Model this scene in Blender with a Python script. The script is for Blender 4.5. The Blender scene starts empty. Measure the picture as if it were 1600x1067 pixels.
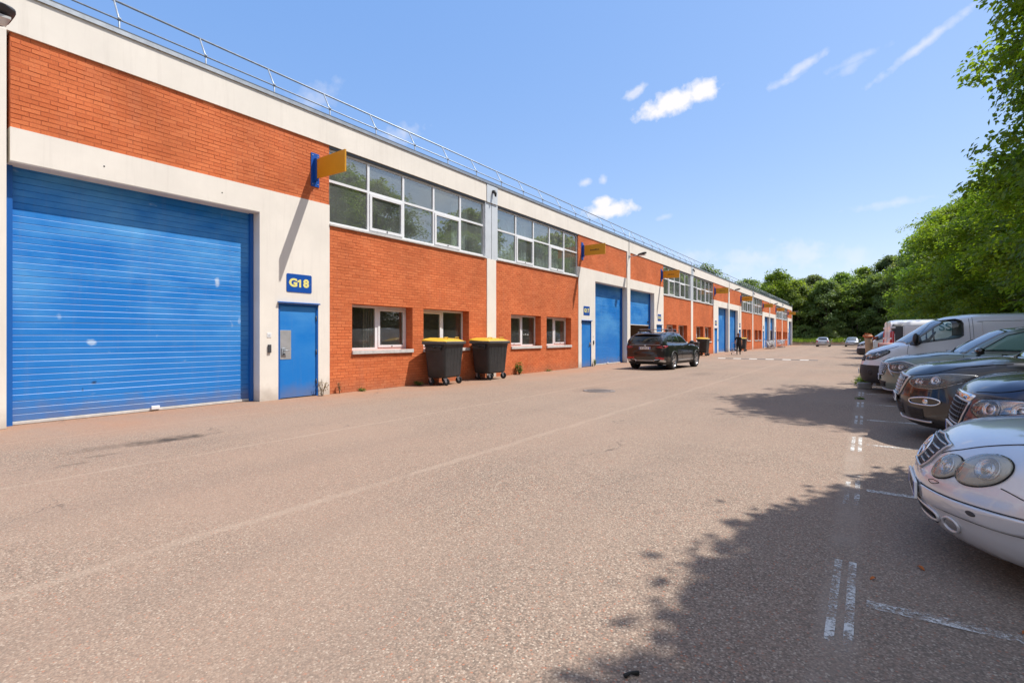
import bpy, bmesh, math, random
import numpy as np
from mathutils import Vector, Matrix

random.seed(7)
RNG = np.random.default_rng(11)
SC = bpy.context.scene
COL = SC.collection
R = math.radians
PI = math.pi

# ------------------------------------------------------------------ camera
YAW = math.atan2(554.0, 800.0)
CAM_H = 1.4
cam_d = bpy.data.cameras.new('camera')
cam_d.sensor_fit = 'HORIZONTAL'
cam_d.sensor_width = 36.0
cam_d.lens = 18.0
cam_d.shift_y = -6.5 / 1600.0
cam_d.clip_start = 0.05
cam_d.clip_end = 3000.0
cam = bpy.data.objects.new('camera', cam_d)
cam.location = (0, 0, CAM_H)
cam.rotation_euler = (R(90), 0, YAW)
COL.objects.link(cam)
SC.camera = cam

# ------------------------------------------------------------------ light
SUN_DIR = Vector((1.0, 0.79, 2.2)).normalized()      # towards the sun
SUN_EL = math.asin(SUN_DIR.z)
SUN_AZ = math.atan2(SUN_DIR.x, SUN_DIR.y)             # clockwise from +Y
sun_d = bpy.data.lights.new('sun', 'SUN')
sun_d.energy = 3.0
sun_d.angle = R(0.5)
sun_d.color = (1.0, 0.955, 0.89)
sun = bpy.data.objects.new('sun', sun_d)
sun.location = (20, 15, 40)
sun.rotation_euler = SUN_DIR.to_track_quat('Z', 'Y').to_euler()
COL.objects.link(sun)

SC.view_settings.view_transform = 'Standard'
SC.view_settings.look = 'None'
SC.view_settings.gamma = 1.0
SC.view_settings.use_curve_mapping = False
SC.view_settings.exposure = 1.0
SC.render.film_transparent = False
SC.cycles.max_bounces = 8
SC.cycles.transparent_max_bounces = 12
SC.cycles.caustics_reflective = False
SC.cycles.caustics_refractive = False
try:
    SC.cycles.use_denoising = True
except Exception:
    pass

world = bpy.data.worlds.new('World')
SC.world = world
world.use_nodes = True
WN, WL = world.node_tree.nodes, world.node_tree.links
WN.clear()


def pix_dir(u, v):
    """direction (world) seen at photo pixel u, v - used to aim clouds on the sky"""
    x, y, z = (u - 800) / 800.0, 1.0, -(v - 527) / 800.0
    c, s = math.cos(YAW), math.sin(YAW)
    return Vector((x * c - y * s, x * s + y * c, z)).normalized()


def build_world():
    out = WN.new('ShaderNodeOutputWorld')
    bg = WN.new('ShaderNodeBackground')
    bg.inputs['Strength'].default_value = 0.15
    sky = WN.new('ShaderNodeTexSky')
    sky.sky_type = 'NISHITA'
    sky.sun_disc = False
    sky.sun_elevation = SUN_EL
    sky.sun_rotation = SUN_AZ
    sky.altitude = 100
    sky.air_density = 1.0
    sky.dust_density = 0.6
    sky.ozone_density = 1.6
    tc = WN.new('ShaderNodeTexCoord')
    # summer haze: the whole dome is veiled evenly, so the horizon does not burn out
    hz = WN.new('ShaderNodeVectorMath')
    hz.operation = 'MULTIPLY_ADD'
    WL.new(sky.outputs[0], hz.inputs[0])
    hz.inputs[1].default_value = (0.52, 0.39, 0.26)
    hz.inputs[2].default_value = (0.17, 0.72, 2.05)
    noise = WN.new('ShaderNodeTexNoise')
    noise.inputs['Scale'].default_value = 22
    noise.inputs['Detail'].default_value = 7
    noise.inputs['Roughness'].default_value = 0.6
    WL.new(tc.outputs['Generated'], noise.inputs['Vector'])
    warp = WN.new('ShaderNodeTexNoise')
    warp.inputs['Scale'].default_value = 75
    warp.inputs['Detail'].default_value = 4
    WL.new(tc.outputs['Generated'], warp.inputs['Vector'])

    def math_n(op, a, b=None, clamp=False):
        n = WN.new('ShaderNodeMath')
        n.operation = op
        n.use_clamp = clamp
        for i, x in enumerate((a, b)):
            if x is None:
                continue
            if hasattr(x, 'links') or hasattr(x, 'is_linked'):
                WL.new(x, n.inputs[i])
            else:
                n.inputs[i].default_value = x
        return n.outputs[0]

    def vec_dot(vec):
        n = WN.new('ShaderNodeVectorMath')
        n.operation = 'DOT_PRODUCT'
        WL.new(tc.outputs['Generated'], n.inputs[0])
        n.inputs[1].default_value = vec
        return n.outputs['Value']

    # u, v, half length px, half height px, tilt deg (counter-clockwise), opacity, edge softness, noise amount
    clouds = [
        (1052, 160, 62, 20, 12, 1.0, 0.55, 0.75), (1096, 143, 27, 20, 20, 1.0, 0.5, 0.7),
        (993, 144, 20, 9, 25, 0.6, 0.7, 1.0), (953, 328, 48, 15, 2, 1.0, 0.55, 0.7), (943, 319, 20, 13, 0, 1.0, 0.5, 0.6),
        (915, 285, 14, 8, 20, 0.55, 0.8, 0.9), (943, 281, 9, 8, 10, 0.5, 0.8, 0.9), (1038, 339, 16, 6, 10, 0.35, 0.9, 0.8),
        (1250, 108, 48, 8, 27, 0.50, 0.9, 1.0), (1225, 128, 32, 8, 15, 0.45, 0.9, 1.0),
        (1440, 72, 76, 9, 30, 0.52, 0.9, 0.9), (1338, 92, 50, 7, 12, 0.25, 1.0, 1.2), (1330, 106, 30, 8, 20, 0.25, 1.0, 1.2),
        (1395, 317, 60, 8, 2, 0.32, 1.0, 1.0), (478, 160, 60, 22, 30, 0.28, 1.0, 1.2), (620, 212, 50, 16, 20, 0.4, 1.0, 1.2),
        (1165, 405, 60, 16, -6, 0.30, 1.0, 1.3), (1260, 400, 45, 22, -20, 0.34, 1.0, 1.3), (1150, 420, 30, 18, 0, 0.28, 1.0, 1.2),
        (1335, 402, 30, 22, 0, 0.25, 1.0, 1.2), (1085, 400, 40, 12, 0, 0.25, 1.0, 1.2),
    ]
    total = None
    nz = math_n('SUBTRACT', noise.outputs['Fac'], 0.5)
    wz = math_n('SUBTRACT', warp.outputs['Fac'], 0.5)
    nn = math_n('ADD', math_n('MULTIPLY', nz, 1.7), math_n('MULTIPLY', wz, 1.3))
    for (u, v, a, b, tilt, op, soft, amt) in clouds:
        d = pix_dir(u, v)
        px = 1.0 / (800.0 * (1 + ((u - 800) / 800.0) ** 2 + ((v - 527) / 800.0) ** 2) ** 0.5)
        right = Vector((d.y, -d.x, 0)).normalized()
        up = right.cross(d).normalized()
        t = R(tilt)
        e1 = right * math.cos(t) + up * math.sin(t)
        e2 = up * math.cos(t) - right * math.sin(t)
        p = math_n('SUBTRACT', vec_dot(e1 / (a * px)), d.dot(e1) / (a * px))
        q = math_n('SUBTRACT', vec_dot(e2 / (b * px)), d.dot(e2) / (b * px))
        r2 = math_n('ADD', math_n('MULTIPLY', p, p), math_n('MULTIPLY', q, q))
        rr = math_n('SQRT', r2)
        k = math_n('ADD', math_n('SUBTRACT', 1.0, rr), math_n('MULTIPLY', nn, amt))
        k = math_n('DIVIDE', k, soft, clamp=True)
        front = math_n('GREATER_THAN', vec_dot(d), 0.2)
        k = math_n('MULTIPLY', math_n('MULTIPLY', k, op), front)
        total = k if total is None else math_n('MAXIMUM', total, k)
    # the window panes mirror a sky half full of bright cloud on the other side of the yard
    big = WN.new('ShaderNodeTexNoise')
    big.inputs['Scale'].default_value = 2.6
    big.inputs['Detail'].default_value = 8
    big.inputs['Roughness'].default_value = 0.58
    WL.new(tc.outputs['Generated'], big.inputs['Vector'])
    cover = math_n('DIVIDE', math_n('SUBTRACT', big.outputs['Fac'], 0.38), 0.24, clamp=True)
    cover = math_n('MULTIPLY', cover, 0.9)
    view = math_n('DIVIDE', math_n('SUBTRACT', 0.60, vec_dot(pix_dir(800, 430))), 0.30, clamp=True)
    cover = math_n('MULTIPLY', cover, view)
    total = math_n('MAXIMUM', total, cover)
    mix = WN.new('ShaderNodeMixRGB')
    WL.new(total, mix.inputs['Fac'])
    WL.new(hz.outputs[0], mix.inputs['Color1'])
    mix.inputs['Color2'].default_value = (3.35, 3.3, 3.4, 1)
    WL.new(mix.outputs[0], bg.inputs['Color'])
    WL.new(bg.outputs[0], out.inputs['Surface'])


build_world()

# ------------------------------------------------------------------ helpers


def principled(name, color=(0.8, 0.8, 0.8), rough=0.5, metal=0.0, coat=0.0, spec=0.5, emit=None, alpha=None):
    m = bpy.data.materials.new(name)
    m.use_nodes = True
    b = m.node_tree.nodes['Principled BSDF']
    b.inputs['Base Color'].default_value = (*color, 1)
    b.inputs['Roughness'].default_value = rough
    b.inputs['Metallic'].default_value = metal
    b.inputs['Coat Weight'].default_value = coat
    b.inputs['Coat Roughness'].default_value = 0.03
    b.inputs['Specular IOR Level'].default_value = spec
    return m


def nodes_of(m):
    return m.node_tree.nodes, m.node_tree.links, m.node_tree.nodes['Principled BSDF']


def noise_tint(m, scale=3.0, amount=0.25, detail=5, bump=0.0, bump_scale=60.0, rough_var=0.0, coord='Object', second=None, stretch=None, dist=0.02):
    """vary a principled material's base colour with noise and give it a fine bump"""
    N, L, b = nodes_of(m)
    tc = N.new('ShaderNodeTexCoord')
    vec = tc.outputs[coord]
    if stretch:
        mp = N.new('ShaderNodeMapping')
        mp.inputs['Scale'].default_value = stretch
        L.new(vec, mp.inputs['Vector'])
        vec = mp.outputs[0]
    n = N.new('ShaderNodeTexNoise')
    n.inputs['Scale'].default_value = scale
    n.inputs['Detail'].default_value = detail
    n.inputs['Roughness'].default_value = 0.6
    L.new(vec, n.inputs['Vector'])
    base = b.inputs['Base Color'].default_value[:]
    mix = N.new('ShaderNodeMixRGB')
    r = N.new('ShaderNodeMapRange')
    r.inputs['From Min'].default_value = 0.35
    r.inputs['From Max'].default_value = 0.65
    L.new(n.outputs['Fac'], r.inputs['Value'])
    L.new(r.outputs[0], mix.inputs['Fac'])
    mix.inputs['Color1'].default_value = base
    c2 = second if second else tuple(c * (1 - amount) for c in base[:3])
    mix.inputs['Color2'].default_value = (*c2, 1)
    L.new(mix.outputs[0], b.inputs['Base Color'])
    if rough_var:
        r2 = N.new('ShaderNodeMapRange')
        r0 = b.inputs['Roughness'].default_value
        r2.inputs['To Min'].default_value = max(0.02, r0 - rough_var)
        r2.inputs['To Max'].default_value = min(1, r0 + rough_var)
        L.new(n.outputs['Fac'], r2.inputs['Value'])
        L.new(r2.outputs[0], b.inputs['Roughness'])
    if bump:
        n2 = N.new('ShaderNodeTexNoise')
        n2.inputs['Scale'].default_value = bump_scale
        n2.inputs['Detail'].default_value = 4
        L.new(tc.outputs[coord], n2.inputs['Vector'])
        bp = N.new('ShaderNodeBump')
        bp.inputs['Strength'].default_value = bump
        bp.inputs['Distance'].default_value = dist
        L.new(n2.outputs['Fac'], bp.inputs['Height'])
        L.new(bp.outputs[0], b.inputs['Normal'])
    return m


def tag(o, label=None, cat=None, group=None, kind=None):
    if label:
        o['label'] = label
    if cat:
        o['category'] = cat
    if group:
        o['group'] = group
    if kind:
        o['kind'] = kind
    return o


def thing(name, label, cat, loc=(0, 0, 0), rotz=0.0, group=None):
    o = bpy.data.objects.new(name, None)
    o.empty_display_size = 0.3
    COL.objects.link(o)
    o.location = loc
    o.rotation_euler = (0, 0, rotz)
    return tag(o, label, cat, group)


def holder(name, parent, loc=(0, 0, 0), rot=(0, 0, 0)):
    o = bpy.data.objects.new(name, None)
    o.empty_display_size = 0.1
    COL.objects.link(o)
    o.parent = parent
    o.location = loc
    o.rotation_euler = rot
    return o


def link(name, mesh, parent=None, loc=(0, 0, 0), rot=(0, 0, 0)):
    o = bpy.data.objects.new(name, mesh)
    COL.objects.link(o)
    o.location = loc
    o.rotation_euler = rot
    if parent:
        o.parent = parent
    return o


def copy_tree(o, parent=None):
    c = o.copy()
    COL.objects.link(c)
    c.parent = parent
    for ch in list(o.children):
        copy_tree(ch, c)
    return c


class MB:
    """collects boxes, tubes, grids ... and builds ONE mesh object"""

    def __init__(s):
        s.v, s.f, s.m, s.mats, s.smooth = [], [], [], [], []

    def mi(s, mat):
        if mat not in s.mats:
            s.mats.append(mat)
        return s.mats.index(mat)

    def add(s, verts, faces, mat, smooth=False):
        o = len(s.v)
        i = s.mi(mat)
        s.v.extend([tuple(float(c) for c in p) for p in verts])
        for f in faces:
            s.f.append(tuple(int(k) + o for k in f))
            s.m.append(i)
            s.smooth.append(smooth)

    def box(s, x0, x1, y0, y1, z0, z1, mat, skip=''):
        v = [(x0, y0, z0), (x1, y0, z0), (x1, y1, z0), (x0, y1, z0), (x0, y0, z1), (x1, y0, z1), (x1, y1, z1), (x0, y1, z1)]
        f = {'b': (3, 2, 1, 0), 't': (4, 5, 6, 7), 'f': (0, 1, 5, 4), 'r': (1, 2, 6, 5), 'k': (2, 3, 7, 6), 'l': (3, 0, 4, 7)}
        s.add(v, [f[k] for k in f if k not in skip], mat)

    def cbox(s, x0, x1, y0, y1, z0, z1, mat, c=0.01):
        """box with chamfered edges"""
        bm = bmesh.new()
        bmesh.ops.create_cube(bm, size=1.0)
        for v in bm.verts:
            v.co = Vector(((x0 + x1) / 2 + v.co.x * (x1 - x0), (y0 + y1) / 2 + v.co.y * (y1 - y0), (z0 + z1) / 2 + v.co.z * (z1 - z0)))
        bmesh.ops.bevel(bm, geom=list(bm.edges), offset=c, segments=2, profile=0.5, affect='EDGES')
        bm.verts.index_update()
        s.add([v.co for v in bm.verts], [[v.index for v in f.verts] for f in bm.faces], mat)
        bm.free()

    def prism(s, poly, d0, d1, axis, mat):
        """poly: 2D points; extruded along axis from d0 to d1"""
        n = len(poly)

        def P(p, d):
            a, b = p
            return {'x': (d, a, b), 'y': (a, d, b), 'z': (a, b, d)}[axis]
        v = [P(p, d0) for p in poly] + [P(p, d1) for p in poly]
        f = [tuple(range(n))[::-1], tuple(range(n, 2 * n))] + [(i, (i + 1) % n, n + (i + 1) % n, n + i) for i in range(n)]
        s.add(v, f, mat)

    def tube(s, path, r, mat, n=8, cap=True, closed=False):
        P = [Vector(p) for p in path]
        m = len(P)
        rr = r if hasattr(r, '__len__') else [r] * m
        rings = []
        ref = None
        for i in range(m):
            if closed:
                t = (P[(i + 1) % m] - P[i - 1])
            else:
                t = P[min(i + 1, m - 1)] - P[max(i - 1, 0)]
            t = t.normalized() if t.length > 1e-9 else Vector((0, 0, 1))
            if ref is None:
                ref = Vector((0, 0, 1)) if abs(t.z) < 0.9 else Vector((1, 0, 0))
            a = t.cross(ref)
            a = a.normalized() if a.length > 1e-6 else t.orthogonal().normalized()
            b = a.cross(t).normalized()
            ref = b
            rings.append([P[i] + (a * math.cos(k * 2 * PI / n) + b * math.sin(k * 2 * PI / n)) * rr[i] for k in range(n)])
        v = [p for rg in rings for p in rg]
        f = []
        for i in range(m if closed else m - 1):
            j = (i + 1) % m
            for k in range(n):
                k2 = (k + 1) % n
                f.append((i * n + k, i * n + k2, j * n + k2, j * n + k))
        if cap and not closed:
            f.append(tuple(range(n))[::-1])
            f.append(tuple((m - 1) * n + k for k in range(n)))
        s.add(v, f, mat, smooth=True)

    def lathe(s, prof, mat, n=32, axis='y', center=(0, 0, 0), closed=False):
        """prof: (radius, offset along axis)"""
        cx, cy, cz = center
        v = []
        for (r, d) in prof:
            for k in range(n):
                c, sn = r * math.cos(2 * PI * k / n), r * math.sin(2 * PI * k / n)
                v.append({'y': (cx + c, cy + d, cz + sn), 'z': (cx + c, cy + sn, cz + d), 'x': (cx + d, cy + c, cz + sn)}[axis])
        f = []
        m = len(prof)
        for i in range(m if closed else m - 1):
            j = (i + 1) % m
            for k in range(n):
                k2 = (k + 1) % n
                f.append((i * n + k, j * n + k, j * n + k2, i * n + k2))
        s.add(v, f, mat, smooth=True)

    def grid(s, G, mat, smooth=True, flip=False, wrap=False):
        """G: rows of points"""
        m, n = len(G), len(G[0])
        v = [p for row in G for p in row]
        f = []
        for i in range(m - 1):
            for k in range(n if wrap else n - 1):
                k2 = (k + 1) % n
                q = (i * n + k, i * n + k2, (i + 1) * n + k2, (i + 1) * n + k)
                f.append(q[::-1] if flip else q)
        s.add(v, f, mat, smooth)

    def mesh(s, name):
        me = bpy.data.meshes.new(name)
        me.from_pydata(s.v, [], s.f)
        for mt in s.mats:
            me.materials.append(mt)
        me.polygons.foreach_set('material_index', s.m)
        me.polygons.foreach_set('use_smooth', s.smooth)
        me.update()
        return me

    def build(s, name, parent=None, loc=(0, 0, 0), rot=(0, 0, 0), fix=True, sharp=None):
        me = s.mesh(name)
        if fix:
            bm = bmesh.new()
            bm.from_mesh(me)
            bmesh.ops.recalc_face_normals(bm, faces=bm.faces)
            bm.to_mesh(me)
            bm.free()
        if sharp:
            me.set_sharp_from_angle(angle=R(sharp))
        return link(name, me, parent, loc, rot)


def quads_mesh(name, V, F, mat, attr=None, smooth=False):
    """fast mesh from arrays: V (n,3), F (m,4)"""
    me = bpy.data.meshes.new(name)
    V = np.ascontiguousarray(V, dtype=np.float32)
    F = np.ascontiguousarray(F, dtype=np.int32)
    me.vertices.add(len(V))
    me.vertices.foreach_set('co', V.ravel())
    k = F.shape[1]
    me.loops.add(F.size)
    me.loops.foreach_set('vertex_index', F.ravel())
    me.polygons.add(len(F))
    me.polygons.foreach_set('loop_start', np.arange(0, F.size, k, dtype=np.int32))
    me.polygons.foreach_set('loop_total', np.full(len(F), k, dtype=np.int32))
    me.polygons.foreach_set('use_smooth', np.full(len(F), bool(smooth)))
    me.materials.append(mat)
    if attr is not None:
        a = me.attributes.new('tone', 'FLOAT', 'POINT')
        a.data.foreach_set('value', np.ascontiguousarray(attr, dtype=np.float32))
    me.update(calc_edges=True)
    return me


def text_mesh(txt, size, mat, bold=0.0, depth=0.002):
    cu = bpy.data.curves.new('lettering', 'FONT')
    cu.body = txt
    cu.size = size
    cu.align_x = 'CENTER'
    cu.align_y = 'CENTER'
    cu.offset = bold
    cu.extrude = depth
    cu.resolution_u = 4
    o = bpy.data.objects.new('lettering_tmp', cu)
    COL.objects.link(o)
    dg = bpy.context.evaluated_depsgraph_get()
    me = bpy.data.meshes.new_from_object(o.evaluated_get(dg))
    bpy.data.objects.remove(o)
    bpy.data.curves.remove(cu)
    me.materials.clear()
    me.materials.append(mat)
    return me

# ------------------------------------------------------------------ materials
M = {}
M['mortar'] = noise_tint(principled('mortar', (0.56, 0.145, 0.055), 0.95), 5, 0.3)
M['white_render'] = noise_tint(principled('white_render', (0.82, 0.765, 0.68), 0.9), 1.1, 0.08, 8, bump=0.25, bump_scale=90, dist=0.004)


def add_weather(m, drip=0.16, splash=0.30, drip_scale=(1, 5, 0.35)):
    """rain streaks that run down and dirt splashed up from the ground, multiplied into the base colour"""
    N, L, b = nodes_of(m)
    src = b.inputs['Base Color'].links[0].from_socket
    geo = N.new('ShaderNodeNewGeometry')
    mp = N.new('ShaderNodeMapping')
    mp.inputs['Scale'].default_value = drip_scale
    L.new(geo.outputs['Position'], mp.inputs['Vector'])
    n = N.new('ShaderNodeTexNoise')
    n.inputs['Scale'].default_value = 1.6
    n.inputs['Detail'].default_value = 7
    n.inputs['Roughness'].default_value = 0.65
    L.new(mp.outputs[0], n.inputs['Vector'])
    r = N.new('ShaderNodeMapRange')
    r.inputs['From Min'].default_value = 0.52
    r.inputs['From Max'].default_value = 0.78
    r.inputs['To Max'].default_value = drip * 2
    L.new(n.outputs['Fac'], r.inputs['Value'])
    mx = N.new('ShaderNodeMixRGB')
    L.new(r.outputs[0], mx.inputs['Fac'])
    L.new(src, mx.inputs['Color1'])
    mx.inputs['Color2'].default_value = (0.34, 0.29, 0.24, 1)
    sp = N.new('ShaderNodeSeparateXYZ')
    L.new(geo.outputs['Position'], sp.inputs[0])
    n2 = N.new('ShaderNodeTexNoise')
    n2.inputs['Scale'].default_value = 4
    n2.inputs['Detail'].default_value = 6
    L.new(geo.outputs['Position'], n2.inputs['Vector'])
    ad = N.new('ShaderNodeMath')
    ad.operation = 'MULTIPLY_ADD'
    L.new(n2.outputs['Fac'], ad.inputs[0])
    ad.inputs[1].default_value = -0.55
    L.new(sp.outputs['Z'], ad.inputs[2])
    r2 = N.new('ShaderNodeMapRange')
    r2.inputs['From Min'].default_value = 0.12
    r2.inputs['From Max'].default_value = -0.24
    r2.inputs['To Max'].default_value = splash
    L.new(ad.outputs[0], r2.inputs['Value'])
    mx2 = N.new('ShaderNodeMixRGB')
    L.new(r2.outputs[0], mx2.inputs['Fac'])
    L.new(mx.outputs[0], mx2.inputs['Color1'])
    mx2.inputs['Color2'].default_value = (0.22, 0.16, 0.11, 1)
    L.new(mx2.outputs[0], b.inputs['Base Color'])


add_weather(M['white_render'], 0.085, 0.45)
M['alu'] = noise_tint(principled('brushed_aluminium', (0.42, 0.45, 0.48), 0.45, 0.7), 8, 0.2)
M['galv'] = noise_tint(principled('galvanised_steel', (0.42, 0.46, 0.50), 0.5, 0.55), 12, 0.25)
M['white_frame'] = noise_tint(principled('white_window_frame', (0.80, 0.81, 0.82), 0.35), 6, 0.06)
M['grey_clad'] = noise_tint(principled('pale_metal_cladding', (0.66, 0.70, 0.73), 0.4, 0.1), 4, 0.08)
M['dark_cap'] = principled('dark_zinc', (0.10, 0.115, 0.13), 0.5, 0.4)
M['black'] = principled('matt_black', (0.012, 0.012, 0.013), 0.6)
M['dark_grey'] = principled('dark_grey', (0.05, 0.05, 0.055), 0.6)
M['sill'] = noise_tint(principled('concrete_sill', (0.62, 0.60, 0.57), 0.85), 9, 0.2)
M['room'] = principled('room_wall', (0.72, 0.72, 0.68), 0.9)
M['room_dark'] = principled('hall_wall', (0.25, 0.19, 0.13), 0.9)
M['curtain'] = principled('white_curtain', (0.74, 0.77, 0.78), 0.9)
M['blind'] = principled('vertical_blind', (0.42, 0.41, 0.38), 0.8)
M['roof'] = principled('roof_felt', (0.12, 0.12, 0.12), 0.9)
M['bright_steel'] = noise_tint(principled('steel_plate', (0.56, 0.57, 0.58), 0.45, 0.55), 5, 0.15)
M['sign_yellow'] = noise_tint(principled('sign_yellow', (0.62, 0.29, 0.008), 0.45), 3, 0.06)
M['sign_blue'] = principled('sign_blue', (0.005, 0.075, 0.36), 0.4)
M['letter_yellow'] = principled('letter_yellow', (0.80, 0.72, 0.22), 0.5)
M['letter_dark'] = principled('letter_dark', (0.14, 0.075, 0.015), 0.6)


def brick_material():
    m = principled('orange_brick', (0.44, 0.105, 0.036), 0.85, spec=0.25)
    N, L, b = nodes_of(m)
    tc = N.new('ShaderNodeTexCoord')
    oi = N.new('ShaderNodeObjectInfo')
    at = N.new('ShaderNodeAttribute')
    at.attribute_name = 'tone'
    add = N.new('ShaderNodeMath')
    add.operation = 'ADD'
    L.new(oi.outputs['Random'], add.inputs[0])
    L.new(at.outputs['Fac'], add.inputs[1])
    fr = N.new('ShaderNodeMath')
    fr.operation = 'FRACT'
    L.new(add.outputs[0], fr.inputs[0])
    geo = N.new('ShaderNodeNewGeometry')
    big = N.new('ShaderNodeTexNoise')
    big.inputs['Scale'].default_value = 0.9
    big.inputs['Detail'].default_value = 6
    L.new(geo.outputs['Position'], big.inputs['Vector'])
    fine = N.new('ShaderNodeTexNoise')
    fine.inputs['Scale'].default_value = 55
    fine.inputs['Detail'].default_value = 5
    L.new(geo.outputs['Position'], fine.inputs['Vector'])
    cr = N.new('ShaderNodeValToRGB')
    cr.color_ramp.elements[0].color = (0.60, 0.150, 0.050, 1)
    cr.color_ramp.elements[1].color = (0.70, 0.200, 0.072, 1)
    L.new(fr.outputs[0], cr.inputs[0])
    mix = N.new('ShaderNodeMixRGB')
    mix.blend_type = 'MULTIPLY'
    mix.inputs['Fac'].default_value = 0.65
    mr = N.new('ShaderNodeMapRange')
    mr.inputs['From Min'].default_value = 0.3
    mr.inputs['From Max'].default_value = 0.7
    mr.inputs['To Min'].default_value = 0.72
    mr.inputs['To Max'].default_value = 1.15
    L.new(big.outputs['Fac'], mr.inputs['Value'])
    L.new(cr.outputs[0], mix.inputs['Color1'])
    L.new(mr.outputs[0], mix.inputs['Color2'])
    mix2 = N.new('ShaderNodeMixRGB')
    mix2.blend_type = 'MULTIPLY'
    mix2.inputs['Fac'].default_value = 0.5
    mr2 = N.new('ShaderNodeMapRange')
    mr2.inputs['From Min'].default_value = 0.3
    mr2.inputs['From Max'].default_value = 0.7
    mr2.inputs['To Min'].default_value = 0.7
    mr2.inputs['To Max'].default_value = 1.2
    L.new(fine.outputs['Fac'], mr2.inputs['Value'])
    L.new(mix.outputs[0], mix2.inputs['Color1'])
    L.new(mr2.outputs[0], mix2.inputs['Color2'])
    L.new(mix2.outputs[0], b.inputs['Base Color'])
    bp = N.new('ShaderNodeBump')
    bp.inputs['Strength'].default_value = 0.35
    bp.inputs['Distance'].default_value = 0.006
    L.new(fine.outputs['Fac'], bp.inputs['Height'])
    L.new(bp.outputs[0], b.inputs['Normal'])
    return m


M['brick'] = brick_material()
add_weather(M['brick'], 0.05, 0.35, (1, 3, 0.4))


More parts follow.
